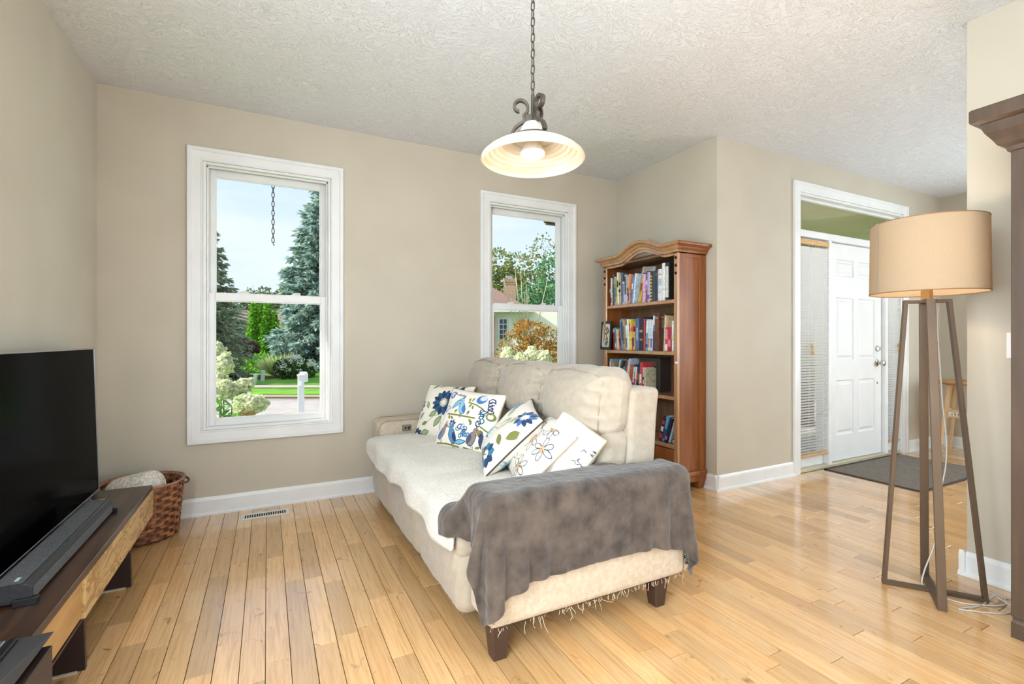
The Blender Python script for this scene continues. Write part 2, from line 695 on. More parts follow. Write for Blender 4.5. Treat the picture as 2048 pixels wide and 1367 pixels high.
m_plank = plank_material()
fl = MB()
fl.box(XL, YREAR, -0.06, XR + 0.12, YB, -0.012)
fl.box(XR + 0.12, YFR, -0.06, XF, YD + 0.1, -0.012)
floor_o = struct('floor', fl, m_sub)

PW = 0.0826
rp = random.Random(5)
planks = []
k0 = int(math.floor((XL + 0.42) / PW))
k1 = int(math.ceil((XF + 0.42) / PW))
for k in range(k0, k1):
    x0, x1 = -0.42 + k * PW, -0.42 + (k + 1) * PW
    x0, x1 = max(x0, XL), min(x1, XF)
    if x1 - x0 < 0.01:
        continue
    xm = (x0 + x1) / 2
    ytop = YB if xm < XR else YD
    ybot = YREAR if xm < XR + 0.05 else YFR
    y = ytop + rp.uniform(0.0, 0.5)
    while y > ybot:
        ln = rp.choice([rp.uniform(0.28, 0.5), rp.uniform(0.4, 0.9), rp.uniform(0.6, 1.15)])
        a, b = max(y - ln, ybot), min(y, ytop)
        if b - a > 0.02:
            tone = rp.gauss(0, 1)
            hue = rp.gauss(0, 1)
            base = L3((220, 174, 120)) * (1 + 0.11 * max(-2.2, min(1.6, tone)))
            base = base * np.array([1.0, 1 + 0.018 * hue, 1 + 0.05 * hue])
            if rp.random() < 0.10:
                base = base * np.array([0.93, 0.88, 0.82])
            planks.append((x0, x1, a, b, base))
        y -= ln


def plank_geo(x0, x1, y0, y1):
    g, c = 0.0011, 0.0006
    zb, zm, zt = -0.012, -c, 0.0
    vs = []
    for (i, z) in ((g, zb), (g, zm), (g + c, zt)):
        vs += [(x0 + i, y0 + i, z), (x1 - i, y0 + i, z), (x1 - i, y1 - i, z), (x0 + i, y1 - i, z)]
    fs = [(8, 9, 10, 11)]
    for l in (0, 4):
        for j in range(4):
            fs.append((l + j, l + (j + 1) % 4, l + 4 + (j + 1) % 4, l + 4 + j))
    return vs, fs


def plank_score(p):
    x, y = (p[0] + p[1]) / 2, (p[2] + p[3]) / 2
    s, c = math.sin(YAW), math.cos(YAW)
    d = x * s + y * c
    if d < 0.6:
        return 0
    l = (x * c - y * s) / d
    v = CAM_H / d * FPX
    if abs(l) > 1.12 or v > 760:
        return 0
    if x > XR and y < YW * x / XR:
        return 0
    if 0.75 < x < 1.6 and 1.9 < y < 3.6:
        return 0
    if x < -0.6 and y > 1.5:
        return 0
    return (p[1] - p[0]) * (p[3] - p[2]) / d ** 3


planks.sort(key=plank_score, reverse=True)
V, F, C = [], [], []
for i, p in enumerate(planks):
    vs_, fs_ = plank_geo(*p[:4])
    if i < 300 and plank_score(p) > 0:
        np_mesh('plank', vs_, fs_, m_plank, floor_o, col=np.tile(p[4], (12, 1)))
    else:
        o = len(V)
        V += vs_
        F += [tuple(q + o for q in f) for f in fs_]
        C += [p[4]] * 12
tag(np_mesh('remaining_planks', V, F, m_plank, floor_o, col=np.array(C)), kind='stuff')


# ------------------------------------------------------------------ windows
def mitred_frame(parent, x0, x1, z0, z1, prof, yplane, mat, names, sides='LTRB', ydir=-1):
    """Four mitred pieces round the opening; prof is (offset outward, depth) pairs."""
    def loop(o):
        return [(x0 - o, z0 - o), (x0 - o, z1 + o), (x1 + o, z1 + o), (x1 + o, z0 - o)]
    for i, sd in enumerate('LTRB'):
        if sd not in sides:
            continue
        la, lb = [], []
        for o, t in prof:
            q = loop(o)
            if 'B' not in sides:            # legs run down to the floor
                q[0] = (q[0][0], z0)
                q[3] = (q[3][0], z0)
            a, b = q[i], q[(i + 1) % 4]
            la.append((a[0], yplane + ydir * t, a[1]))
            lb.append((b[0], yplane + ydir * t, b[1]))
        MB().loft([la, lb]).build(names, mat, parent)


CASING = [(0.0, 0.0), (0.0, 0.013), (0.006, 0.016), (0.012, 0.014), (0.058, 0.017), (0.064, 0.024), (0.084, 0.024), (0.088, 0.018), (0.088, 0.0)]


def window(name, w):
    x0, x1, z0, z1 = w
    t = thing(name, (x0, YB, z0), kind='structure')
    mitred_frame(t, x0, x1, z0, z1, CASING, YB, m_trim, 'casing')
    jd = 0.15
    MB().box(x0, YB, z0, x0 + 0.018, YB + jd, z1).build('jamb', m_trim, t, bevel=0.002)
    MB().box(x1 - 0.018, YB, z0, x1, YB + jd, z1).build('jamb', m_trim, t, bevel=0.002)
    MB().box(x0 + 0.018, YB, z1 - 0.018, x1 - 0.018, YB + jd, z1).build('head_jamb', m_trim, t, bevel=0.002)
    MB().box(x0 + 0.018, YB + 0.004, z0, x1 - 0.018, YB + jd, z0 + 0.018).build('sill', m_trim, t, bevel=0.002)
    a0, a1 = x0 + 0.018, x1 - 0.018
    for (q0, q1) in ((a0, a0 + 0.012), (a1 - 0.012, a1)):
        MB().box(q0, YB + 0.03, z0 + 0.018, q1, YB + 0.048, z1 - 0.018).build('stop', m_trim, t, bevel=0.002)
    MB().box(a0, YB + 0.03, z1 - 0.03, a1, YB + 0.048, z1 - 0.018).build('stop', m_trim, t, bevel=0.002)
    zm0, zm1 = 1.434, 1.489

    def sash(sz0, sz1, y0, y1, sw, rb, rt):
        mb = MB()
        mb.box(a0 + 0.003, y0, sz0, a0 + sw, y1, sz1)
        mb.box(a1 - sw, y0, sz0, a1 - 0.003, y1, sz1)
        mb.box(a0 + sw, y0, sz0, a1 - sw, y1, sz0 + rb)
        mb.box(a0 + sw, y0, sz1 - rt, a1 - sw, y1, sz1)
        s = mb.build('sash', m_trim, t, bevel=0.003)
        # glazing bead
        gb = MB()
        i0, i1, j0, j1 = a0 + sw, a1 - sw, sz0 + rb, sz1 - rt
        e = 0.006
        gb.box(i0, y0 + 0.006, j0, i0 + e, y0 + 0.016, j1)
        gb.box(i1 - e, y0 + 0.006, j0, i1, y0 + 0.016, j1)
        gb.box(i0 + e, y0 + 0.006, j0, i1 - e, y0 + 0.016, j0 + e)
        gb.box(i0 + e, y0 + 0.006, j1 - e, i1 - e, y0 + 0.016, j1)
        gb.build('glazing_bead', m_trim, s)
        MB().box(i0, y0 + 0.014, j0, i1, y0 + 0.018, j1).build('pane', m_glass, s)
        return s

    low = sash(z0 + 0.018, zm1, YB + 0.05, YB + 0.082, 0.047, 0.048, 0.055)
    sash(zm0 + 0.003, z1 - 0.018, YB + 0.086, YB + 0.118, 0.047, 0.05, 0.052)
    for fx in (0.28, 0.72):
        xm = a0 + (a1 - a0) * fx
        mb = MB()
        mb.box(xm - 0.03, YB + 0.052, zm1, xm + 0.03, YB + 0.08, zm1 + 0.006)
        mb.tube([(xm - 0.02, YB + 0.06, zm1 + 0.01), (xm + 0.012, YB + 0.056, zm1 + 0.013), (xm + 0.028, YB + 0.05, zm1 + 0.012)], 0.005, 8)
        mb.build('latch', m_trim, low, smooth=True)
    return t


window('window_1', W1)
window('window_2', W2)

# ------------------------------------------------------------------ entry unit with transom, sidelights and panelled door
m_door = M('white_door_paint', (232, 231, 229), rough=0.38, col2=(227, 226, 225), nscale=4)
m_chrome = M('satin_nickel', (190, 186, 178), rough=0.25, metal=1.0)
m_brass = M('aged_brass', (150, 120, 80), rough=0.35, metal=0.9)
m_metal_sill = M('threshold_metal', (196, 186, 160), rough=0.45, metal=0.3)
ent = thing('door_1', (DX0, YD, 0), kind='structure')
mitred_frame(ent, DX0, DX1, 0.0, DZ1, CASING, YD, m_trim, 'casing', sides='LTR')
PX = (4.575, 4.625, 5.543, 5.592)
MB().box(DX0, YD, 0, DX0 + 0.02, YD + 0.13, DZ1).build('jamb', m_trim, ent, bevel=0.002)
MB().box(DX1 - 0.02, YD, 0, DX1, YD + 0.13, DZ1).build('jamb', m_trim, ent, bevel=0.002)
MB().box(DX0 + 0.02, YD, DZ1 - 0.02, DX1 - 0.02, YD + 0.13, DZ1).build('head_jamb', m_trim, ent, bevel=0.002)
MB().box(PX[0], YD + 0.01, 0, PX[1], YD + 0.13, 2.075).build('mullion', m_trim, ent, bevel=0.004)
MB().box(PX[2], YD + 0.01, 0, PX[3], YD + 0.13, 2.075).build('mullion', m_trim, ent, bevel=0.004)
MB().box(DX0 + 0.02, YD + 0.01, 2.075, DX1 - 0.02, YD + 0.13, 2.135).build('transom_bar', m_trim, ent, bevel=0.004)
MB().box(DX0 + 0.02, YD + 0.0, 0.0, DX1 - 0.02, YD + 0.15, 0.028).build('threshold', m_metal_sill, ent, bevel=0.004)
# transom light
tb = MB()
y0, y1 = YD + 0.05, YD + 0.08
tx0, tx1, tz0, tz1 = DX0 + 0.02, DX1 - 0.02, 2.135, DZ1 - 0.02
tb.box(tx0, y0, tz0, tx0 + 0.02, y1, tz1).box(tx1 - 0.02, y0, tz0, tx1, y1, tz1)
tb.box(tx0 + 0.02, y0, tz0, tx1 - 0.02, y1, tz0 + 0.018).box(tx0 + 0.02, y0, tz1 - 0.022, tx1 - 0.02, y1, tz1)
ts = tb.build('transom_sash', m_trim, ent, bevel=0.003)
MB().box(tx0 + 0.02, y0 + 0.013, tz0 + 0.018, tx1 - 0.02, y0 + 0.017, tz1 - 0.022).build('pane', m_glass, ts)
# sidelights
for (a, b) in ((DX0 + 0.02, PX[0]), (PX[3], DX1 - 0.02)):
    mb = MB()
    e = 0.03
    mb.box(a, y0, 0.028, a + e, y1, 2.075).box(b - e, y0, 0.028, b, y1, 2.075)
    mb.box(a + e, y0, 0.028, b - e, y1, 0.13).box(a + e, y0, 2.02, b - e, y1, 2.075)
    so = mb.build('sidelight_sash', m_trim, ent, bevel=0.003)
    MB().box(a + e, y0 + 0.013, 0.13, b - e, y0 + 0.017, 2.02).build('pane', m_glass, so)
# door leaf: stiles and rails with six raised panels
lx0, lx1, lz0, lz1 = 4.629, 5.539, 0.032, 2.07
ly0, ly1 = YD + 0.045, YD + 0.09
cols = [(lx0 + 0.125, lx0 + 0.415), (lx1 - 0.415, lx1 - 0.125)]
rows = [(0.27, 0.785), (0.975, 1.565), (1.765, 1.925)]
lf = MB()
lf.box(lx0, ly0, lz0, cols[0][0], ly1, lz1).box(cols[1][1], ly0, lz0, lx1, ly1, lz1)
lf.box(cols[0][1], ly0, lz0, cols[1][0], ly1, lz1)
zz = [lz0] + [z for r in rows for z in r] + [lz1]
for (c0, c1) in cols:
    for i in range(0, len(zz), 2):
        lf.box(c0, ly0, zz[i], c1, ly1, zz[i + 1])
leaf = lf.build('leaf', m_door, ent)
for (c0, c1) in cols:
    for (r0, r1) in rows:
        g = 0.016
        mb = MB()
        lo = []
        for (i, t) in ((0, 0.0), (0.010, 0.012), (0.022, 0.012), (0.045, 0.002)):
            lo.append([(c0 + i, ly0 + t, r0 + i), (c1 - i, ly0 + t, r0 + i), (c1 - i, ly0 + t, r1 - i), (c0 + i, ly0 + t, r1 - i)])
        mb.loft(lo, caps=False)
        n = len(mb.v)
        mb.f.append((n - 4, n - 3, n - 2, n - 1))
        mb.box(c0, ly0 + 0.014, r0, c1, ly1, r1)
        mb.build('panel', m_door, leaf)
for hz in (0.24, 1.05, 1.83):
    mb = MB().box(lx0 - 0.006, ly0 - 0.004, hz - 0.05, lx0 + 0.022, ly0, hz + 0.05)
    mb.tube([(lx0 - 0.002, ly0 - 0.008, hz - 0.05), (lx0 - 0.002, ly0 - 0.008, hz + 0.05)], 0.007, 10)
    mb.build('hinge', m_brass, ent, smooth=True)
kx = 5.452
mb = MB()
mb.tube([(kx, ly0, 0.935), (kx, ly0 - 0.006, 0.935), (kx, ly0 - 0.012, 0.935)], [0.033, 0.033, 0.024], 24)
mb.tube([(kx, ly0 - 0.012, 0.935), (kx, ly0 - 0.03, 0.935), (kx, ly0 - 0.036, 0.935), (kx, ly0 - 0.05, 0.935), (kx, ly0 - 0.066, 0.935), (kx, ly0 - 0.072, 0.935)],
        [0.013, 0.012, 0.022, 0.028, 0.026, 0.016], 24)
mb.build('knob', m_chrome, ent, smooth=True)
mb = MB()
mb.tube([(kx, ly0, 1.078), (kx, ly0 - 0.008, 1.078), (kx, ly0 - 0.013, 1.078)], [0.03, 0.03, 0.024], 24)
mb.box(kx - 0.005, ly0 - 0.03, 1.06, kx + 0.005, ly0 - 0.013, 1.096)
mb.build('deadbolt', m_chrome, ent, smooth=True)
MB().tube([(kx, ly0, 0.735), (kx, ly0 - 0.005, 0.735)], 0.009, 16).build('peg', m_chrome, ent, smooth=True)


# ------------------------------------------------------------------ blinds on the sidelights
m_slat = M('white_blind_slat', (243, 241, 237), rough=0.45)
m_rail = M('honey_blind_rail', (214, 170, 112), rough=0.5, col2=(200, 152, 92), nscale=12, stretch=(1, 1, 6))
m_cordm = M('blind_cord', (236, 230, 218), rough=0.8)


def blind(x0, x1, z0, z1, label, cord_x):
    y = YD + 0.018
    t = thing('window_blind', ((x0 + x1) / 2, y, z0), label, 'blind', 'blinds of the entry sidelights')
    MB().box(x0 - 0.004, y - 0.016, z1 - 0.045, x1 + 0.004, y + 0.018, z1).build('head_rail', m_rail, t, bevel=0.003)
    MB().box(x0, y - 0.014, z0, x1, y + 0.014, z0 + 0.018).build('bottom_rail', m_rail, t, bevel=0.003)
    n = int((z1 - 0.05 - z0 - 0.03) / 0.0245)
    sl = None
    for i in range(n):
        zc = z0 + 0.034 + i * 0.0245
        if sl is None:
            lo = []
            for q in range(5):
                a = -1 + q / 2
                yy = a * 0.0125
                zt = -0.85 * yy + 0.0016 * (1 - a * a)
                lo.append([(x0, y + yy, zc + zt), (x1, y + yy, zc + zt), (x1, y + yy, zc + zt + 0.0012), (x0, y + yy, zc + zt + 0.0012)])
            sl = MB().loft(lo).build('slat', m_slat, t)
            base = zc
        else:
            c = sl.copy()
            COL.objects.link(c)
            c.location.z += zc - base
    for fx in (0.28, 0.8):
        xx = x0 + (x1 - x0) * fx
        MB().tube([(xx, y - 0.0145, z0 + 0.01), (xx, y - 0.0145, z1 - 0.04)], 0.0012, 6).build('ladder_cord', m_cordm, t)
    MB().tube([(cord_x, y - 0.022, z1 - 0.045), (cord_x, y - 0.022, 1.13)], 0.0013, 6).build('pull_cord', m_cordm, t)
    for dz, dx in ((0, 0.0), (-0.05, 0.012)):
        mb = MB().lathe([(0.004, 0.0), (0.010, -0.01), (0.012, -0.03), (0.008, -0.042)], 12, (cord_x + dx, y - 0.022, 1.13 + dz), True, True)
        mb.build('tassel', m_rail, t, smooth=True)
    return t


blind(DX0 + 0.03, PX[0] - 0.008, 0.13, 2.055, 'long white slatted blind left of the front door, with tan rails', 4.30)
blind(PX[3] + 0.006, DX1 - 0.03, 0.13, 2.055, 'white slatted blind right of the front door, beside the door knob', 5.76)

# ------------------------------------------------------------------ floor register, light switch
m_reg = M('cream_register', (226, 222, 212), rough=0.45)
m_dark = M('dark_void', (26, 22, 18), rough=0.9)
rg = thing('floor_register', (-0.012, 3.603, 0), 'cream metal floor register in the boards below the large window', 'register')
x0, x1, ya, yb = -0.158, 0.134, 3.546, 3.660
mb = MB()
mb.box(x0, ya, 0, x1, ya + 0.024, 0.005).box(x0, yb - 0.024, 0, x1, yb, 0.005)
mb.box(x0, ya + 0.024, 0, x0 + 0.022, yb - 0.024, 0.005).box(x1 - 0.022, ya + 0.024, 0, x1, yb - 0.024, 0.005)
mb.build('frame', m_reg, rg, bevel=0.0015)
MB().box(x0 + 0.022, ya + 0.024, 0.0002, x1 - 0.022, yb - 0.024, 0.0012).build('duct_opening', m_dark, rg)
n = 18
for i in range(n + 1):
    xx = x0 + 0.022 + (x1 - x0 - 0.044) * i / n
    MB().box(xx - 0.0026, ya + 0.024, 0.0012, xx + 0.0026, yb - 0.024, 0.0045).build('bar', m_reg, rg)
sw = thing('light_switch', (XR, 0.93, 1.08), 'white light switch plate on the wall beside the dark hutch', 'switch')
MB().box(XR - 0.007, 0.87, 1.078, XR, 0.954, 1.2).build('plate', m_trim, sw, bevel=0.003)
MB().box(XR - 0.012, 0.905, 1.12, XR - 0.007, 0.92, 1.158).build('toggle', m_trim, sw, bevel=0.002)

# ------------------------------------------------------------------ doormat
m_mat = M('brown_doormat_pile', (104, 86, 64), rough=0.95, col2=(80, 64, 47), nscale=38, ndetail=3, lo=0.4, hi=0.6, bump=0.5, bscale=220, sheen=0.2)
m_matb = M('doormat_binding', (62, 54, 48), rough=0.9)
dm = thing('doormat', (5.08, 2.2, 0), 'dark brown woven doormat lying inside the front door', 'mat')
MB().box(4.47, 1.86, 0.0005, 5.69, 2.545, 0.009).build('pile', m_mat, dm, bevel=0.003)
mb = MB()
for (a, b) in (((4.45, 1.84), (5.71, 1.84)), ((5.71, 1.84), (5.71, 2.565)), ((5.71, 2.565), (4.45, 2.565)), ((4.45, 2.565), (4.45, 1.84))):
    ax, ay = min(a[0], b[0]), min(a[1], b[1])
    bx, by = max(a[0], b[0]), max(a[1], b[1])
    mb.box(ax, ay, 0.0005, max(bx, ax + 0.02) if bx > ax else ax + (0.02 if ax < 5 else -0.02), by if by > ay else ay + (0.02 if ay < 2.2 else -0.02), 0.007)
mb.build('binding', m_matb, dm)

# ------------------------------------------------------------------ bookcase
m_oak = M('warm_brown_wood', (152, 88, 38), rough=0.4, spec=0.45, col2=(128, 70, 27), nscale=3.0, stretch=(9, 9, 0.8), coat=0.15, coat_rough=0.25)
m_oakf = M('polished_glare_toned_face', (186, 136, 90), rough=0.3, spec=0.8, col2=(166, 114, 70), nscale=3.0, stretch=(9, 9, 0.8), coat=1.0, coat_rough=0.2)  # base colour lightened to stand in for window glare on the front
m_oakin = M('bookcase_inner_wood', (132, 96, 66), rough=0.5, col2=(112, 80, 54), nscale=3.0, stretch=(9, 9, 0.8))
m_stud = M('black_iron_stud', (34, 30, 28), rough=0.4, metal=0.7)
BX0, BX1, BY0, BY1 = 2.78, 3.082, 2.678, 3.586
bc = thing('bookcase', ((BX0 + BX1) / 2, (BY0 + BY1) / 2, 0), 'tall brown wooden bookcase with arched crown, full of books, behind the sofa', 'bookcase')
ST = 0.042


def arch(y):
    """Rise of the crown over the straight ends, a flattened bell in the middle."""
    yc = 3.075
    t = abs(y - yc) / 0.27
    if t >= 1:
        return 0.0
    return 0.078 * (0.5 + 0.5 * math.cos(PI * t)) ** 0.75


# carcass
for (ya, yb, nm) in ((BY0, BY0 + 0.02, 'side_panel'), (BY1 - 0.02, BY1, 'side_panel')):
    MB().box(BX0 + 0.02, ya + 0.006, 0.06, BX1, yb - 0.006, 1.84).build(nm, m_oak, bc)
for ys in ((BY0, BY0 + 0.006), (BY1 - 0.006, BY1)):
    mb = MB()
    mb.box(BX0 + 0.02, ys[0], 0.06, BX0 + 0.085, ys[1], 1.84).box(BX1 - 0.07, ys[0], 0.06, BX1, ys[1], 1.84)
    mb.box(BX0 + 0.085, ys[0], 0.06, BX1 - 0.07, ys[1], 0.15).box(BX0 + 0.085, ys[0], 1.80, BX1 - 0.07, ys[1], 1.84)
    mb.build('side_frame', m_oak, bc, bevel=0.002)
MB().box(BX1 - 0.012, BY0 + 0.02, 0.06, BX1 - 0.002, BY1 - 0.02, 1.93).build('back_panel', m_oakin, bc)
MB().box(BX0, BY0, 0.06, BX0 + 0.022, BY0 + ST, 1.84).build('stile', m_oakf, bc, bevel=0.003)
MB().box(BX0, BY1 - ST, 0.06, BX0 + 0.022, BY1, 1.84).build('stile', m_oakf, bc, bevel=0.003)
SHELVES = (1.478, 1.075, 0.728, 0.352)
for z in SHELVES:
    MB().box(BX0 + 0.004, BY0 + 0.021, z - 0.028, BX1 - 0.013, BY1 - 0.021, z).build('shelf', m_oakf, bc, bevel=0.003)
# drawers below
for (ya, yb) in ((BY0 + ST + 0.004, 3.128), (3.136, BY1 - ST - 0.004)):
    d = MB().box(BX0 + 0.003, ya, 0.15, BX0 + 0.02, yb, 0.315).build('drawer', m_oak, bc, bevel=0.004)
    MB().lathe([(0.004, 0), (0.009, 0.008), (0.014, 0.016), (0.010, 0.024)], 14, (0, 0, 0), True, True).xform(
        Matrix.Translation((BX0 + 0.003, (ya + yb) / 2, 0.235)) @ Matrix.Rotation(-PI / 2, 4, 'Y')).build('knob', m_stud, d, smooth=True)
MB().box(BX0 + 0.02, BY0 + 0.02, 0.10, BX1 - 0.02, BY1 - 0.02, 0.32).build('drawer_box', m_oakin, bc)
# plinth and feet
mb = MB()
lo = []
for o, z in ((0.0, 0.15), (0.012, 0.145), (0.016, 0.13), (0.016, 0.115), (0.004, 0.105), (0.004, 0.07)):
    lo.append([(BX0 - o, BY0 - o, z), (BX1, BY0 - o, z), (BX1, BY1 + o, z), (BX0 - o, BY1 + o, z)])
mb.loft(lo)
mb.build('plinth_moulding', m_oak, bc)
for (x, y) in ((BX0, BY0), (BX1 - 0.08, BY0), (BX0, BY1 - 0.08), (BX1 - 0.08, BY1 - 0.08)):
    MB().hexa([(x + 0.01, y + 0.01, 0), (x + 0.07, y + 0.01, 0), (x + 0.07, y + 0.07, 0), (x + 0.01, y + 0.07, 0),
               (x, y, 0.075), (x + 0.08, y, 0.075), (x + 0.08, y + 0.08, 0.075), (x, y + 0.08, 0.075)]).build('foot', m_oak, bc, bevel=0.003)
# arched crown
CP = [(0.0, 0.0), (0.010, 0.002), (0.014, 0.014), (0.012, 0.020), (0.026, 0.030), (0.030, 0.042), (0.046, 0.048), (0.056, 0.056), (0.058, 0.066), (0.052, 0.076), (0.0, 0.08)]
ZC = 1.836
NS = 64
lo = []
for i in range(NS + 1):
    t = i / NS
    ring = []
    for o, dz in CP:
        y = (BY0 - o) + (BY1 - BY0 + 2 * o) * t
        ring.append((BX0 - o, y, ZC + dz + arch(y)))
    lo.append(ring)
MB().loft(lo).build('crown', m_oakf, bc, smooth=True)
for (ye, sg) in ((BY0, -1), (BY1, 1)):
    lo = []
    for x in (0, 1):
        lo.append([((BX0 - o) if x == 0 else BX1, ye + sg * o, ZC + dz) for o, dz in CP])
    MB().loft(lo).build('crown_return', m_oak, bc, smooth=True)
lo = []
for i in range(41):
    y = BY0 + ST + (BY1 - BY0 - 2 * ST) * i / 40
    a = arch(y)
    lo.append([(BX0 + 0.002, y, 1.815 + a), (BX0 + 0.022, y, 1.815 + a), (BX0 + 0.022, y, ZC + a + 0.01), (BX0 + 0.002, y, ZC + a + 0.01)])
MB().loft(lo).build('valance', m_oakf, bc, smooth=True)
MB().box(BX0, BY0, 1.83, BX1, BY1, 1.845).build('top_board', m_oakin, bc)
for (y, zs) in ((BY0 + ST / 2, (1.795, 1.735, 1.677)), (BY1 - ST / 2, (1.795, 1.735, 1.677))):
    for z in zs:
        MB().lathe([(0.0115, 0.0), (0.0095, 0.006), (0.005, 0.009), (0.0005, 0.010)], 14, (0, 0, 0), False, True).xform(
            Matrix.Translation((BX0, y, z)) @ Matrix.Rotation(-PI / 2, 4, 'Y')).build('stud', m_stud, bc, smooth=True)
MB().box(BX0 - 0.001, BY0 + 0.004, 0.985, BX0, BY0 + 0.028, 1.0).build('tape_scrap', m_trim, bc)

# ------------------------------------------------------------------ books
m_page = M('book_pages', (226, 218, 200), rough=0.8, col2=(206, 196, 176), nscale=60, stretch=(1, 6, 1))
BOOK_MATS = {}


def book_mat(c, c2=None):
    k = (c, c2)
    if k not in BOOK_MATS:
        BOOK_MATS[k] = M('book_cover_%d' % len(BOOK_MATS), c, rough=0.42, col2=c2 or tuple(int(x * 0.86) for x in c), nscale=38, ndetail=2, stretch=(1, 2, 1), lo=0.45, hi=0.6)
    return BOOK_MATS[k]


ORD = ['first', 'second', 'third', 'fourth', 'fifth', 'sixth', 'seventh', 'eighth', 'ninth', 'tenth', 'eleventh', 'twelfth', 'thirteenth', 'fourteenth', 'fifteenth',
       'sixteenth', 'seventeenth', 'eighteenth', 'nineteenth', 'twentieth', 'twenty-first', 'twenty-second', 'twenty-third', 'twenty-fourth', 'twenty-fifth', 'twenty-sixth',
       'twenty-seventh', 'twenty-eighth', 'twenty-ninth', 'thirtieth']


def book(yc, z, th, ht, dp, col, lean, label, band=None, xfront=2.815, group=None, c2=None, cat='book'):
    """Upright book, spine to the room (-X); lean in degrees about X (positive: top tips to larger Y)."""
    t = thing('book', (xfront, yc, z), label, cat, group)
    cm = book_mat(col, c2)
    b = 0.0022 if th < 0.03 else 0.003
    h = th / 2
    mb = MB()
    # cover: U section with a slightly rounded spine
    prof = [(dp, -h), (0.004, -h), (0.0012, -h * 0.7), (0, 0), (0.0012, h * 0.7), (0.004, h), (dp, h), (dp, h - b), (0.006, h - b), (0.006, -h + b), (dp, -h + b)]
    mb.prism(prof, 'z', 0, ht)
    mb.build('cover', cm, t, origin=(0, 0, 0))
    MB().box(0.006, -h + b, 0.004, dp - 0.004, h - b, ht - 0.004).build('pages', m_page, t, origin=(0, 0, 0))
    if band:
        for (z0, z1, bcx) in band:
            w = h * 0.72
            MB().box(-0.0006, -w, ht * z0, 0.0016, w, ht * z1).build('spine_print', book_mat(bcx), t, origin=(0, 0, 0))
    t.rotation_euler = (math.radians(-lean), 0, 0)
    return t


WH, DK, CR = (238, 236, 232), (30, 30, 34), (228, 220, 200)
# (thickness, height, colour, lean, colour name, spine print)
TOP = [
    (0.026, 0.200, (196, 66, 46), 0, 'red', [(0.62, 0.8, WH)]),
    (0.016, 0.255, (214, 224, 230), 1, 'pale blue', [(0.1, 0.3, DK)]),
    (0.022, 0.285, (84, 66, 52), 0, 'dark brown', [(0.7, 0.85, (190, 150, 80))]),
    (0.024, 0.262, (156, 200, 226), 1, 'sky blue', [(0.1, 0.6, (90, 130, 160))]),
    (0.024, 0.250, (212, 178, 66), 2, 'mustard yellow', [(0.3, 0.8, (120, 150, 70))]),
    (0.020, 0.296, WH, 2, 'white', [(0.55, 0.75, DK)]),
    (0.030, 0.285, (206, 180, 130), 2, 'tan', [(0.4, 0.5, DK), (0.62, 0.72, DK)]),
    (0.022, 0.288, (76, 92, 116), 1, 'slate blue', None),
    (0.026, 0.205, (196, 206, 228), 0, 'speckled lavender', [(0.1, 0.9, (110, 130, 180))]),
    (0.026, 0.262, (214, 190, 204), 1, 'pale pink', [(0.35, 0.95, (60, 90, 84))]),
    (0.022, 0.245, (232, 216, 192), 1, 'cream', [(0.3, 0.6, (60, 66, 60))]),
    (0.020, 0.262, (232, 138, 92), -2, 'orange', [(0.1, 0.35, (60, 90, 150))]),
    (0.022, 0.235, (66, 150, 206), -5, 'bright blue', [(0.55, 0.75, WH)]),
    (0.020, 0.262, (214, 226, 236), -7, 'ice white', None),
    None,
    (0.030, 0.205, (196, 170, 70), -11, 'olive yellow', [(0.5, 0.8, (160, 60, 50))]),
    (0.020, 0.190, (226, 236, 246), -17, 'white and blue', [(0.2, 0.8, (50, 90, 190))]),
    (0.030, 0.240, (232, 176, 206), -1, 'pink', None),
    (0.024, 0.262, (74, 74, 84), 0, 'charcoal', None),
    (0.034, 0.250, (190, 176, 216), 0, 'lilac', [(0.1, 0.25, (120, 90, 160))]),
    (0.026, 0.246, (60, 48, 30), 0, 'black spiral-bound', [(0.06 + i * 0.11, 0.11 + i * 0.11, (222, 190, 60)) for i in range(8)]),
    (0.028, 0.254, (66, 84, 96), 0, 'dark teal', None),
    (0.028, 0.250, (48, 50, 62), 0, 'near-black', [(0.86, 0.9, (150, 120, 70))]),
    (0.050, 0.258, (232, 234, 238), 0, 'wide white', [(0.27, 0.29, (210, 120, 80)), (0.82, 0.85, (210, 120, 80)), (0.5, 0.7, (190, 200, 214))]),
    (0.030, 0.300, (240, 240, 236), 0, 'tall white', None),
    (0.044, 0.300, (44, 40, 38), 0, 'tall black', [(0.08, 0.9, (226, 222, 214))]),
]
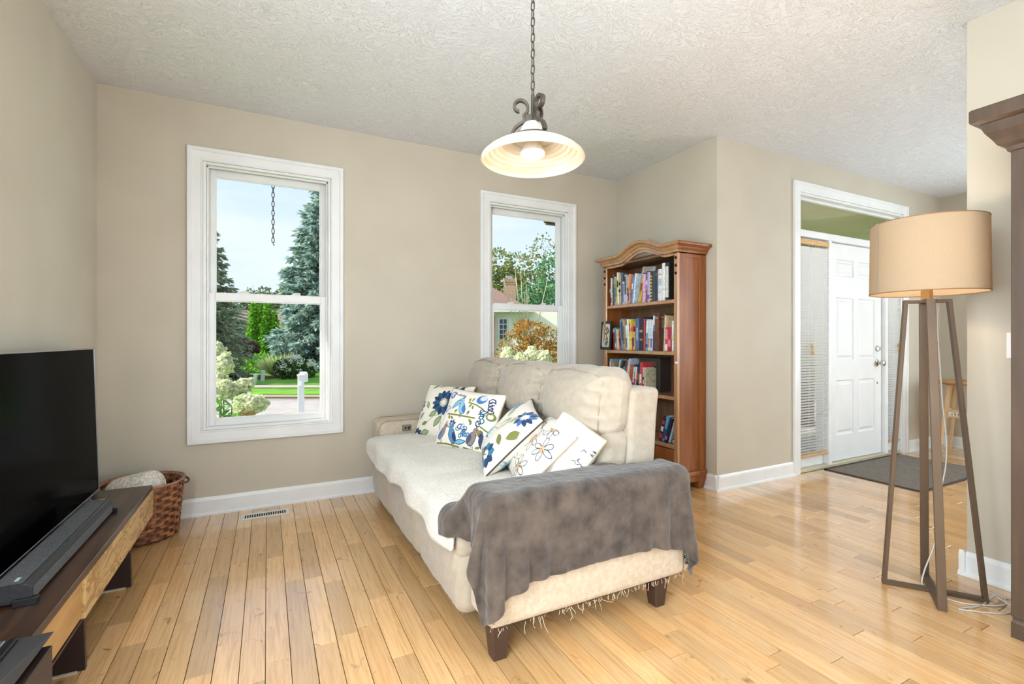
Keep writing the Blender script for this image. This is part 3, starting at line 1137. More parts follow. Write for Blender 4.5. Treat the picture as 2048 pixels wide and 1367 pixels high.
SECOND = [
    (0.026, 0.196, (206, 66, 60), 3, 'red-topped', [(0.8, 0.98, WH)]),
    (0.022, 0.200, (66, 160, 178), 5, 'teal', [(0.1, 0.3, WH)]),
    (0.024, 0.185, (226, 208, 184), 6, 'cream', None),
    (0.026, 0.180, (196, 92, 50), 6, 'rust orange', [(0.2, 0.6, (120, 40, 30))]),
    (0.016, 0.268, (96, 150, 206), 5, 'thin blue', None),
    (0.022, 0.280, (120, 152, 190), 5, 'dusty blue', [(0.3, 0.9, (60, 80, 120))]),
    (0.030, 0.266, (176, 156, 108), 4, 'khaki', [(0.2, 0.8, (110, 110, 84))]),
    (0.022, 0.220, (222, 224, 232), 4, 'silver grey', [(0.1, 0.5, (120, 120, 130))]),
    (0.018, 0.272, (240, 232, 214), 4, 'ivory', None),
    (0.024, 0.266, (232, 206, 70), 3, 'yellow', [(0.6, 0.9, (190, 90, 140))]),
    (0.024, 0.205, (206, 60, 44), 3, 'scarlet', [(0.5, 0.8, (240, 190, 80))]),
    (0.026, 0.160, (214, 180, 90), 2, 'short golden', [(0.2, 0.7, (80, 60, 120))]),
    (0.020, 0.270, (130, 110, 190), 1, 'violet', None),
    (0.030, 0.275, (84, 106, 152), 0, 'denim blue', [(0.3, 0.7, (150, 180, 200))]),
    (0.048, 0.280, (38, 42, 62), 0, 'thick navy', [(0.55, 0.62, (206, 160, 60)), (0.3, 0.36, (190, 140, 60))]),
    (0.018, 0.268, (186, 52, 62), -1, 'thin crimson', None),
    (0.032, 0.265, (90, 176, 196), -3, 'aqua', [(0.55, 0.95, (230, 240, 240)), (0.1, 0.2, (40, 80, 100))]),
    (0.026, 0.258, (202, 214, 236), -2, 'powder blue', [(0.1, 0.4, (226, 120, 70))]),
    (0.026, 0.252, (226, 222, 206), -2, 'off-white', [(0.1, 0.4, (80, 130, 190))]),
    (0.026, 0.295, (86, 130, 196), -1, 'white-lettered blue', [(0.72, 0.97, WH), (0.02, 0.55, (70, 66, 90))]),
    None,
    (0.020, 0.285, (214, 184, 140), -3, 'sandy', None),
    (0.030, 0.190, (206, 60, 84), -1, 'raspberry', [(0.02, 0.3, (240, 230, 200)), (0.5, 0.9, (236, 150, 160))]),
    (0.034, 0.190, (176, 40, 66), 0, 'deep red', [(0.2, 0.5, (226, 130, 150))]),
    (0.018, 0.240, (234, 236, 226), 0, 'pale mint', [(0.4, 0.5, (240, 210, 60))]),
]
THIRD = [
    (0.020, 0.262, (130, 180, 206), -3, 'light blue', [(0.5, 0.9, WH)]),
    (0.022, 0.236, (190, 150, 96), -5, 'ochre', [(0.2, 0.5, (60, 40, 30))]),
    (0.024, 0.200, (66, 140, 200), -8, 'azure', [(0.2, 0.6, WH)]),
    (0.020, 0.262, (190, 208, 204), -14, 'pale sage', None),
    (0.024, 0.262, (66, 70, 68), -20, 'dark grey', None),
    (0.018, 0.262, (96, 90, 84), -26, 'taupe', None),
    (0.022, 0.180, (236, 234, 240), -20, 'white', [(0.3, 0.7, (60, 80, 150))]),
    (0.024, 0.200, (80, 150, 110), -12, 'green', [(0.3, 0.8, (60, 120, 210))]),
    (0.022, 0.262, (214, 76, 104), -11, 'rose red', [(0.1, 0.3, WH)]),
    (0.022, 0.275, (196, 214, 226), -11, 'frost blue', None),
    None,
    (0.026, 0.215, (206, 196, 150), -10, 'pale straw', [(0.1, 0.5, (100, 120, 150))]),
    (0.040, 0.220, (190, 84, 44), -9, 'thick burnt orange', None),
    (0.022, 0.225, (60, 80, 130), -8, 'indigo', [(0.3, 0.9, (214, 224, 236))]),
    (0.022, 0.205, (232, 226, 226), -7, 'white and red', [(0.1, 0.5, (206, 60, 70))]),
    (0.028, 0.225, (44, 46, 66), -6, 'ink blue', [(0.4, 0.7, (214, 60, 60))]),
    (0.030, 0.205, (90, 110, 80), -4, 'moss green', [(0.3, 0.7, (214, 190, 120))]),
    (0.026, 0.245, (214, 70, 76), -2, 'bright red', [(0.3, 0.6, WH)]),
    (0.030, 0.205, (226, 220, 200), 0, 'bone-coloured', [(0.2, 0.3, DK), (0.5, 0.6, DK)]),
    (0.022, 0.200, (196, 190, 160), 0, 'pale khaki', None),
]


def fill_shelf(rows, z, name, y_left, special):
    y = y_left
    n = 0
    for r in rows:
        if r is None:
            y = special(y, z)
            continue
        th, ht, col, lean, cn, band = r
        a = math.radians(abs(lean))
        w = th / math.cos(a) + 0.0005
        lab = '%s book, %s from the left on the %s' % (cn, ORD[n], name)
        # pivot at the lower corner so that the book stands on the shelf
        zo = z + 0.0005 + th / 2 * math.sin(a)
        book(y - w / 2, zo, th, ht, min(0.2, 0.13 + ht * 0.22), col, lean, lab, band, xfront=2.812 + random.Random(n * 7 + int(z * 100)).uniform(0, 0.018), group='books on the ' + name)
        y -= w
        n += 1


m_frame_grey = M('pewter_picture_frame', (168, 160, 150), rough=0.35, metal=0.2)
m_photo = M('dark_photograph', (52, 44, 40), rough=0.3, col2=(30, 26, 26), nscale=9)
m_black = M('black_lacquer', (24, 22, 22), rough=0.35)
m_paper = M('cream_paper', (226, 216, 200), rough=0.6, col2=(216, 204, 186), nscale=7)


def sp_top(y, z):
    t = thing('picture_frame', (2.86, y - 0.075, z), 'grey picture frame with a dark photograph leaning among the top shelf books', 'picture frame')
    w, h = 0.16, 0.318
    mb = MB()
    mb.box(0, -w / 2, 0, 0.014, -w / 2 + 0.02, h).box(0, w / 2 - 0.02, 0, 0.014, w / 2, h)
    mb.box(0, -w / 2 + 0.02, 0, 0.014, w / 2 - 0.02, 0.02).box(0, -w / 2 + 0.02, h - 0.055, 0.014, w / 2 - 0.02, h)
    mb.build('frame', m_frame_grey, t, bevel=0.002, origin=(0, 0, 0))
    MB().box(0.003, -w / 2 + 0.02, 0.02, 0.012, w / 2 - 0.02, h - 0.055).build('photograph', m_photo, t, origin=(0, 0, 0))
    for (ya, za, yb, zb, cc) in ((-0.05, 0.03, -0.01, 0.08, (214, 120, 50)), (0.0, 0.05, 0.04, 0.11, (190, 90, 40)), (-0.05, 0.19, 0.05, 0.2, (180, 176, 172))):
        MB().box(0.0022, ya, za, 0.003, yb, zb).build('photograph_detail', book_mat(cc), t, origin=(0, 0, 0))
    t.rotation_euler = (math.radians(7), math.radians(6), 0)
    return y - 0.066


def mesh_text(txt, size, depth, mat, name, parent, matrix):
    cu = bpy.data.curves.new('lettering', 'FONT')
    cu.body = txt
    cu.size = size
    cu.extrude = depth
    cu.resolution_u = 2
    o = bpy.data.objects.new('lettering', cu)
    COL.objects.link(o)
    bpy.context.view_layer.update()
    dg = bpy.context.evaluated_depsgraph_get()
    me = bpy.data.meshes.new_from_object(o.evaluated_get(dg))
    bpy.data.objects.remove(o)
    me.transform(matrix)
    me.materials.clear()
    me.materials.append(mat)
    r = bpy.data.objects.new(name, me)
    COL.objects.link(r)
    r.parent = parent
    return r


def sp_second(y, z):
    # large brown picture book with its cover turned towards the room
    th = 0.03
    t = book(y - 0.036, z + 0.001, 0.046, 0.305, 0.2, (118, 70, 50), -1, 'large brown book with pale lettering at its top, second shelf', [(0.02, 0.5, (96, 56, 40)), (0.86, 0.99, (40, 36, 34))], xfront=2.806,
             c2=(92, 52, 40))
    m_let = M('pale_lettering', (232, 220, 176), rough=0.6)
    Mx = Matrix.Translation((-0.0008, 0.018, 0.262)) @ Matrix(((0, 0, -1, 0), (-1, 0, 0, 0), (0, 1, 0, 0), (0, 0, 0, 1)))
    mesh_text('Co', 0.028, 0.0004, m_let, 'lettering', t, Mx)
    t2 = book(y - 0.036 - 0.026 - 0.03, z + 0.001, 0.034, 0.298, 0.2, (96, 84, 66), -1, 'dark olive book lettered CAU beside the large brown book', [(0.02, 0.62, (34, 34, 36)), (0.85, 0.99, (44, 40, 36))], xfront=2.822,
              c2=(70, 60, 48))
    Mx = Matrix.Translation((-0.0008, 0.015, 0.268)) @ Matrix(((0, 0, -1, 0), (-1, 0, 0, 0), (0, 1, 0, 0), (0, 0, 0, 1)))
    mesh_text('cau', 0.017, 0.0004, m_let, 'lettering', t2, Mx)
    return y - 0.062 - 0.036


def sp_third(y, z):
    t = thing('storage_box', (2.9, y - 0.13, z), 'wide dark brown box behind the leaning books on the third shelf', 'box')
    MB().box(2.93, y - 0.30, z, 3.055, y - 0.005, z + 0.285).build('box_body', M('dark_brown_card', (66, 54, 46), rough=0.6, col2=(52, 42, 36), nscale=5), t, bevel=0.004)
    MB().box(2.9285, y - 0.26, z + 0.215, 2.93, y - 0.05, z + 0.255).build('box_print', M('box_print', (92, 78, 66), rough=0.6), t)
    return y - 0.004


fill_shelf(TOP, SHELVES[0], 'top shelf', BY1 - ST - 0.004 + 0.012, sp_top)
fill_shelf(SECOND, SHELVES[1], 'second shelf', BY1 - ST - 0.055, sp_second)
fill_shelf(THIRD, SHELVES[2], 'third shelf', BY1 - ST + 0.008, sp_third)
FOURTH = [
    (0.034, 0.200, (60, 34, 44), -16, 'black and red patterned', [(0.1, 0.3, (206, 60, 80)), (0.4, 0.6, WH), (0.7, 0.85, (206, 60, 80))]),
    (0.034, 0.212, (96, 176, 224), -15, 'bright sky-blue', [(0.1, 0.5, (40, 90, 150))]),
    (0.026, 0.205, (40, 50, 84), -17, 'midnight blue', [(0.1, 0.25, (226, 100, 160))]),
    (0.018, 0.205, (200, 220, 232), -19, 'pale blue', None),
]
fill_shelf(FOURTH, SHELVES[3], 'bottom shelf', 2.93, None)
lay = thing('book', (2.92, 2.80, SHELVES[3]), 'thick dark book lying flat across the bottom shelf books', 'book')
MB().box(2.83, 2.706, SHELVES[3], 3.02, 2.79, SHELVES[3] + 0.012).build('cover', book_mat((120, 170, 200)), lay, bevel=0.002)
MB().box(2.835, 2.708, SHELVES[3] + 0.012, 3.015, 2.786, SHELVES[3] + 0.03).build('pages', m_page, lay)
MB().box(2.83, 2.706, SHELVES[3] + 0.03, 3.02, 2.79, SHELVES[3] + 0.034).build('cover', book_mat((60, 90, 120)), lay)
lay['label'] = 'blue book lying flat at the right end of the bottom shelf'
# two books tucked high on the top shelf
b = book(2.79, SHELVES[0] + 0.001, 0.018, 0.345, 0.1, (110, 150, 190), 0, 'tall narrow blue book standing behind the white books, top shelf', None, xfront=2.95)
b = book(2.768, SHELVES[0] + 0.001, 0.02, 0.36, 0.09, (60, 56, 54), 0, 'tallest black book standing behind the white books, top shelf', None, xfront=2.96)

# framed calligraphy on the second shelf, standing proud of the stile
fr = thing('framed_artwork', (2.76, 3.52, SHELVES[1]), 'black framed plaque with pale calligraphy art at the left end of the second shelf', 'artwork')
w, h = 0.215, 0.262
mb = MB()
mb.box(-0.008, -w / 2, 0, 0.008, -w / 2 + 0.022, h).box(-0.008, w / 2 - 0.022, 0, 0.008, w / 2, h)
mb.box(-0.008, -w / 2 + 0.022, 0, 0.008, w / 2 - 0.022, 0.022).box(-0.008, -w / 2 + 0.022, h - 0.022, 0.008, w / 2 - 0.022, h)
mb.build('frame', m_black, fr, bevel=0.003, origin=(0, 0, 0))
cc = 0.018
x0_, x1_, z0_, z1_ = -w / 2 + 0.022, w / 2 - 0.022, 0.022, h - 0.022
MB().box(-0.002, x0_, z0_, 0.004, x1_, z1_).build('mat_board', m_black, fr, origin=(0, 0, 0))
poly = [(x0_ + cc, z0_ + 0.004), (x1_ - cc, z0_ + 0.004), (x1_ - 0.004, z0_ + cc), (x1_ - 0.004, z1_ - cc), (x1_ - cc, z1_ - 0.004), (x0_ + cc, z1_ - 0.004), (x0_ + 0.004, z1_ - cc), (x0_ + 0.004, z0_ + cc)]
pp = MB().prism(poly, 'x', -0.0035, -0.002).build('paper', m_paper, fr, origin=(0, 0, 0))
m_ink = M('black_ink', (28, 24, 22), rough=0.7)
m_inkb = M('blue_ink', (96, 150, 184), rough=0.7)
for pts in ([(0.0, 0.19), (-0.03, 0.16), (-0.01, 0.13), (-0.045, 0.10), (-0.02, 0.07)], [(0.012, 0.15), (-0.02, 0.145), (-0.05, 0.17)], [(0.01, 0.085), (-0.02, 0.11), (-0.055, 0.06)],
            [(0.012, 0.05), (-0.01, 0.075), (-0.04, 0.045)], [(-0.03, 0.2), (-0.055, 0.18), (-0.06, 0.15)]):
    MB().tube([(-0.0038, a, b_) for a, b_ in pts], 0.006, 6, squash=0.25, up=(1, 0, 0)).build('brush_stroke', m_ink, fr, origin=(0, 0, 0))
for (a, b_, r) in ((-0.02, 0.195, 0.018), (-0.012, 0.055, 0.022), (0.045, 0.12, 0.006), (0.045, 0.145, 0.005), (0.046, 0.095, 0.006)):
    MB().tube([(-0.0034, a, b_), (-0.0042, a, b_)], r, 18).build('brush_spot', m_inkb, fr, origin=(0, 0, 0))
fr.location = (2.772, 3.545, SHELVES[1] - 0.0)
fr.rotation_euler = (0, math.radians(3), math.radians(-14))

# ------------------------------------------------------------------ sofa
m_sofa = M('beige_chenille', (178, 165, 148), rough=0.9, spec=0.15, col2=(169, 155, 137), nscale=26, ndetail=5, bump=0.25, bscale=420, bdist=0.003, sheen=0.25)
m_sofa2 = M('beige_chenille_panel', (200, 184, 162), rough=0.9, spec=0.15, col2=(186, 168, 144), nscale=60, ndetail=4, bump=0.3, bscale=380, bdist=0.003, sheen=0.2)
m_pipe = M('beige_piping', (176, 158, 132), rough=0.9, spec=0.1)
m_leg = M('espresso_leg', (64, 44, 34), rough=0.4)
m_under = M('black_underside', (22, 20, 19), rough=0.9)
m_thread = M('loose_threads', (226, 214, 190), rough=0.9)
sofa = thing('sofa', (1.15, 2.6, 0), 'beige three-seat reclining sofa with tall head cushions and worn, frayed arm', 'sofa')


def wob(p, s, k, seed=0.0):
    return mnoise.noise(Vector((p[0] * s + seed, p[1] * s - seed * 0.7, p[2] * s + 3.1))) * k


AY = (1.525, 1.725, 3.455, 3.665)         # near arm outer/inner, far arm inner/outer
# arms
for (ya, yb, seed) in ((AY[0], AY[1], 1.0), (AY[2], AY[3], 5.0)):
    c = (1.165, (ya + yb) / 2, 0.365)
    hx, hy, hz = 0.475, (yb - ya) / 2, 0.225

    def fa(w, seed=seed):
        x, y, z = w
        k = 0.010 if z > 0.1 else 0.003
        b = wob((x, y, z), 6, k, seed)
        return (x, y + (b if abs(y) > 0.06 else 0), z + wob((x, y, 0), 5, 0.008, seed) * (1 if z > 0.15 else 0))
    arm = MB().rbox(c, (hx, hy, hz), 0.035, 4, 14, fa).build('arm', m_sofa2, sofa, smooth='all')
    for y in (ya + 0.004, yb - 0.004):
        pts = [(0.705, y, 0.17), (0.70, y, 0.52), (0.715, y, 0.566), (0.755, y, 0.588), (1.2, y, 0.59), (1.62, y, 0.588)]
        MB().tube(pts, 0.0045, 8).build('piping', m_pipe, arm, smooth='all')
# control plate on the far arm
cp = MB().box(0.868, AY[2] - 0.006, 0.505, 0.935, AY[2] + 0.01, 0.552).build('control_plate', m_chrome, sofa, bevel=0.004)
for dx in (0.89, 0.913):
    MB().lathe([(0.008, 0), (0.008, 0.004), (0.005, 0.006)], 12, (0, 0, 0), False, True).xform(Matrix.Translation((dx, AY[2] - 0.006, 0.528)) @ Matrix.Rotation(PI / 2, 4, 'X')).build('button', m_black, cp, smooth=True)
# body under the seats
MB().box(0.74, AY[1] - 0.03, 0.10, 1.58, AY[2] + 0.03, 0.34).build('base', m_under, sofa)
# outer back
def fb(w):
    x, y, z = w
    return (x + 0.03 + 0.16 * (z + 0.38) * 0.55 + wob((x, y, z), 3, 0.006, 2), y + wob((x, y, z), 5, 0.006, 4) * (1 if abs(y) > 0.8 else 0), z)
MB().rbox((1.49, (AY[1] + AY[2]) / 2, 0.545), (0.085, 0.872, 0.395), 0.03, 4, 12, fb).build('back_frame', m_sofa, sofa, smooth='all')
NW = (AY[2] - AY[1]) / 3
for i in range(3):
    ya = AY[1] + i * NW
    yc = ya + NW / 2

    # seat cushion
    def fs(w, i=i):
        x, y, z = w
        cr = max(0, 1 - (y / (NW / 2)) ** 2) * max(0, 1 - (x / 0.36) ** 2)
        return (x, y, z + (0.018 * cr if z > 0 else 0) + wob((x, y, 0), 6, 0.006, i))
    MB().rbox((1.02, yc, 0.395), (0.375, NW / 2 - 0.002, 0.085), 0.045, 4, 8, fs).build('seat_cushion', m_sofa, sofa, smooth='all')

    # leg rest front
    def fr_(w, i=i):
        x, y, z = w
        cr = max(0, 1 - (y / (NW / 2)) ** 4)
        bulge = 0.028 * (1 - (z / 0.17) ** 2) * cr
        pl = 0.006 * math.sin(y * 150 + 4 * math.sin(z * 14)) * (1 - cr * 0.6) if x < 0 else 0
        return (x - (bulge if x < 0 else 0) + pl + wob((x, y, z), 8, 0.005, i), y, z)
    MB().rbox((0.715, yc, 0.255), (0.05, NW / 2 - 0.009, 0.165), 0.045, 4, 26, fr_).build('leg_rest', m_sofa, sofa, smooth='all')

    # lower back cushion
    def fl_(w, i=i):
        x, y, z = w
        cr = max(0, 1 - (y / (NW / 2)) ** 2)
        return (x - (0.03 * cr * (1 - (z / 0.17) ** 2) if x < 0 else 0) + 0.20 * z + wob((x, y, z), 7, 0.01, i + 9), y, z)
    lb = MB().rbox((1.41, yc, 0.585), (0.075, NW / 2 - 0.004, 0.16), 0.045, 4, 10, fl_).build('back_cushion', m_sofa, sofa, smooth='all')
    MB().tube([(1.335 + 0.2 * (z - 0.585) - 0.016, yc - NW / 2 + 0.11 + (z - 0.5) * -0.2, z) for z in (0.47, 0.55, 0.63, 0.71)], 0.0035, 8).build('seam', m_pipe, lb, smooth='all')

    # head cushion: puffed, with gathered ends
    hw = NW / 2 - 0.008

    def fh(w, i=i, hw=hw):
        x, y, z = w
        e = abs(y) / hw
        cr = max(0.0, 1 - e ** 2.2)
        x2 = x - (0.07 * cr * (1 - (z / 0.17) ** 2) if x < 0 else 0)
        gath = 0.0
        if 0.6 < e and abs(z) < 0.13:
            k = min(1, (e - 0.6) / 0.2) * min(1, max(0.0, (1.0 - e) / 0.08 + 0.25))
            gath = 0.008 * k * math.sin(z * 105 + 2.5 * math.sin(y * 9 + i)) * (1 if x < 0.03 else 0)
        z2 = z + (0.012 * cr if z > 0 else 0) + wob((x, y, 0), 9, 0.008, i)
        if z > 0.1:
            z2 += 0.006 * math.sin(y * 60 + x * 20) * min(1, e * 1.2)
        yf = y * (1 - 0.13 * max(0.0, -x / 0.1) * e ** 4)
        return (x2 + gath + wob((x, y, z), 5, 0.008, i + 20) + 0.16 * z, yf, z2)
    hcx = 1.475 - (0.03, 0.012, 0.0)[i]
    hd = MB().rbox((hcx, yc, 0.868), (0.10, hw, 0.155), 0.085, 6, 30, fh).build('head_cushion', m_sofa, sofa, smooth='all')
    # seam round the front face
    pts = []
    for (yy, zz_) in ([(-hw + 0.03, -0.13), (-hw + 0.028, 0.0), (-hw + 0.03, 0.10), (-hw + 0.06, 0.132), (0, 0.145), (hw - 0.06, 0.132), (hw - 0.03, 0.1), (hw - 0.028, 0.0), (hw - 0.03, -0.13)]):
        e = abs(yy) / hw
        w0 = (-0.073 if e > 0.8 else -0.08, yy, zz_)
        x, y, z = fh(w0)
        pts.append((hcx + x - 0.002, yc + y, 0.868 + z))
    MB().tube(pts, 0.003, 8).build('piping', m_pipe, hd, smooth='all')
# legs
for (x, y) in ((0.755, 1.60), (1.53, 1.60), (0.765, 3.60), (1.53, 3.60)):
    MB().hexa([(x - 0.026, y - 0.026, 0), (x + 0.026, y - 0.026, 0), (x + 0.026, y + 0.026, 0), (x - 0.026, y + 0.026, 0),
               (x - 0.04, y - 0.04, 0.148), (x + 0.04, y - 0.04, 0.148), (x + 0.04, y + 0.04, 0.148), (x - 0.04, y + 0.04, 0.148)]).build('leg', m_leg, sofa, bevel=0.004)
# frayed threads along the lower edge and rear corner of the near arm
rt = random.Random(3)
mb = MB()
for i in range(80):
    x = rt.choice([rt.uniform(0.72, 1.62), rt.uniform(0.95, 1.55)])
    p = Vector((x, AY[0] + rt.uniform(-0.002, 0.008), 0.146 + rt.uniform(0, 0.006)))
    ln = rt.choice([0.012, 0.015, 0.02, 0.03, 0.055]) * rt.uniform(0.6, 1.2)
    pts = [p]
    d = Vector((rt.uniform(-0.7, 0.7), rt.uniform(-0.5, 0.2), -1)).normalized()
    for q in range(4):
        d = (d + Vector((rt.uniform(-0.6, 0.6), rt.uniform(-0.4, 0.4), rt.uniform(-0.4, 0.2)))).normalized()
        pts.append(pts[-1] + d * ln / 4)
    mb.tube(pts, 0.0006, 4, caps=False)
for i in range(260):
    p = Vector((1.637 + rt.uniform(-0.012, 0.003), AY[0] + rt.uniform(-0.002, 0.03), rt.uniform(0.15, 0.42)))
    if rt.random() < 0.3:
        p = Vector((0.695 + rt.uniform(-0.003, 0.02), AY[0] + rt.uniform(-0.001, 0.02), rt.uniform(0.15, 0.36)))
    d = Vector((rt.uniform(0, 1) if p.x > 1 else rt.uniform(-1, 0), rt.uniform(-1, 0), rt.uniform(-0.7, 0.3))).normalized()
    mb.tube([p, p + d * rt.uniform(0.005, 0.014)], 0.0008, 4, caps=False)
tag(mb.build('frayed_threads', m_thread, sofa, fix=False), kind='stuff')

# ------------------------------------------------------------------ sherpa throw over the seats
m_sherpa = M('ivory_sherpa', (236, 227, 213), rough=0.95, spec=0.1, col2=(222, 212, 196), nscale=70, ndetail=4, bump=0.9, bscale=130, bdetail=5, bdist=0.012, sheen=0.4)
nx, ny = 64, 130
V = []
for j in range(ny + 1):
    y = AY[1] + 0.012 + (AY[2] - AY[1] - 0.02) * j / ny
    f = j / ny
    hang = 0.10 + 0.015 * math.sin(f * 9.0 + 0.6) + 0.008 * math.sin(f * 23) - 0.05 * max(0, f - 0.88) * 8 * 0.6
    tot = 0.72 + hang
    for i in range(nx + 1):
        s_ = tot * i / nx
        n1 = mnoise.noise(Vector((s_ * 4, y * 4, 1.0))) * 0.010 + mnoise.noise(Vector((s_ * 11, y * 11, 4.0))) * 0.004
        cr = 0.018 * (1 - ((((y - AY[1]) / NW) % 1.0) * 2 - 1) ** 2)
        if s_ < 0.68:
            x = 1.335 - s_
            z = 0.494 + cr * math.sin(min(1, s_ / 0.68) * PI) + n1
            z -= 0.012 * max(0, (s_ - 0.6) / 0.08) ** 2
        else:
            q = s_ - 0.68
            rr_ = 0.045
            a = min(q / rr_, PI / 2 * 0.92)
            x = 0.655 - rr_ * math.sin(a) * 0.8
            z = 0.482 - rr_ * (1 - math.cos(a)) + n1 * 0.5
            rest = max(0, q - rr_ * PI / 2 * 0.92)
            x -= rest * 0.10 + 0.010 * math.sin(y * 17) * min(1, q / 0.1)
            z -= rest
        V.append((x, y, z))
F = []
for j in range(ny):
    for i in range(nx):
        a = j * (nx + 1) + i
        F.append((a, a + 1, a + nx + 2, a + nx + 1))
throw = np_mesh('throw_blanket', V, F, m_sherpa, smooth=True)
sm = throw.modifiers.new('thickness', 'SOLIDIFY')
sm.thickness = 0.014
sm.offset = 1.0
tag(throw, 'ivory fleece throw covering the sofa seats and hanging over their front edge', 'throw')


# ------------------------------------------------------------------ grey fleece blanket draped over the near arm (simulated drape)
def sd_rbox(P, c, h, r):
    p = P - c
    q = np.abs(p) - (h - r)
    mq = np.maximum(q, 0)
    ln = np.linalg.norm(mq, axis=1)
    d = ln + np.minimum(q.max(axis=1), 0) - r
    g = np.zeros_like(p)
    outm = ln > 1e-9
    g[outm] = mq[outm] / ln[outm, None] * np.sign(p[outm])
    ins = ~outm
    if ins.any():
        k = q[ins].argmax(axis=1)
        gi = np.zeros((ins.sum(), 3))
        gi[np.arange(len(k)), k] = np.sign(p[ins][np.arange(len(k)), k])
        g[ins] = gi
    return d, g


def drape(P0, nx, ny, boxes, steps=150, iters=10, thick=0.008, grav=9.8, dt=0.014, mu=0.97):
    X = P0.copy()
    Pv = P0.copy()
    g3 = lambda A: A.reshape(ny, nx, 3)
    cons = []
    rest0 = g3(P0)
    def mk(sa, sb, k):
        rl = np.linalg.norm(rest0[sa] - rest0[sb], axis=2, keepdims=True)
        cons.append((sa, sb, rl, k))
    S = slice
    for st in (0, 1):
        n_ = (nx - st) // 2
        mk((S(None), S(st, st + 2 * n_, 2)), (S(None), S(st + 1, st + 2 * n_, 2)), 1.0)
        n_ = (ny - st) // 2
        mk((S(st, st + 2 * n_, 2), S(None)), (S(st + 1, st + 2 * n_, 2), S(None)), 1.0)
    for st in (0, 1):
        n_ = (nx - st) // 2
        mk((S(0, ny - 1), S(st, st + 2 * n_, 2)), (S(1, ny), S(st + 1, st + 2 * n_, 2)), 0.35)
        mk((S(1, ny), S(st, st + 2 * n_, 2)), (S(0, ny - 1), S(st + 1, st + 2 * n_, 2)), 0.35)
    bend = []
    for k_ in (3,):
        mkb = [((S(None), S(0, nx - k_)), (S(None), S(k_, nx))), ((S(0, ny - k_), S(None)), (S(k_, ny), S(None)))]
        for sa, sb in mkb:
            rl = np.linalg.norm(rest0[sa] - rest0[sb], axis=2, keepdims=True)
            bend.append((sa, sb, rl, 0.10))
    for s_ in range(steps):
        vel = (X - Pv) * 0.965
        Pv = X.copy()
        X = X + vel
        X[:, 2] -= grav * dt * dt
        for it in range(iters):
            G = g3(X)
            for sa, sb, rl, k in cons:
                a, b = G[sa], G[sb]
                d = b - a
                L_ = np.linalg.norm(d, axis=2, keepdims=True) + 1e-9
                c = d * ((L_ - rl) / L_ * 0.5 * k)
                G[sa] = a + c
                G[sb] = b - c
            if it % 3 == 0:
                for sa, sb, rl, k in bend:
                    a, b = G[sa].copy(), G[sb].copy()
                    d = b - a
                    L_ = np.linalg.norm(d, axis=2, keepdims=True) + 1e-9
                    c = d * (np.minimum(L_ - rl, 0) / L_ * 0.5 * k)
                    G[sa] += c
                    G[sb] -= c
            X = G.reshape(-1, 3)
            for c, h, r in boxes:
                d, g = sd_rbox(X, c, h, r)
                m = d < thick
                if m.any():
                    X[m] += g[m] * (thick - d[m])[:, None]
                    mv = X[m] - Pv[m]
                    tan_ = mv - (mv * g[m]).sum(axis=1, keepdims=True) * g[m]
                    X[m] -= tan_ * mu
        fl_ = X[:, 2] < 0.02
        X[fl_, 2] = 0.02
    return X


A3 = np.array
arm_b = (A3([1.165, 1.625, 0.30]), A3([0.482, 0.106, 0.302]), 0.035)
seat_b = (A3([1.02, 2.35, 0.25]), A3([0.40, 0.63, 0.25]), 0.05)
rest_b = (A3([0.70, 2.0, 0.24]), A3([0.075, 0.35, 0.19]), 0.04)
back_b = (A3([1.50, 2.35, 0.5]), A3([0.15, 0.64, 0.45]), 0.04)
gx, gy = 96, 54
bx0, bx1 = 0.52, 1.87
by0, by1 = 1.268, 1.90
P0 = np.zeros((gy, gx, 3))
rb_ = np.random.default_rng(4)
for j in range(gy):
    for i in range(gx):
        u_, v_ = i / (gx - 1), j / (gy - 1)
        x = bx0 + (bx1 - bx0) * u_
        # inner edge lies closer to the arm towards the sofa back
        top = 1.86 - 0.12 * u_
        y = by0 + (top - by0) * v_ - 0.02 * u_ + 0.05 * (1 - v_) * u_
        P0[j, i] = (x + 0.004 * math.sin(v_ * 9), y, 0.66 + 0.012 * math.sin(u_ * 14 + v_ * 5) + 0.006 * math.sin(u_ * 31))
PX_ = drape(P0.reshape(-1, 3), gx, gy, [arm_b, seat_b, rest_b, back_b])
m_fleece = M('grey_brown_fleece', (98, 85, 75), rough=0.9, spec=0.15, col2=(60, 51, 45), nscale=15, ndetail=11, lo=0.30, hi=0.70, bump=0.5, bscale=36, bdetail=6, bdist=0.012, sheen=0.3)
F = []
for j in range(gy - 1):
    for i in range(gx - 1):
        a = j * gx + i
        F.append((a, a + 1, a + gx + 1, a + gx))
flc = np_mesh('fleece_blanket', PX_, F, m_fleece, smooth=True)
sm = flc.modifiers.new('thickness', 'SOLIDIFY')
sm.thickness = 0.009
sm.offset = 1.0
ss = flc.modifiers.new('smooth', 'SUBSURF')
ss.levels = ss.render_levels = 1
tag(flc, 'grey-brown plush fleece blanket draped over the near sofa arm', 'blanket')


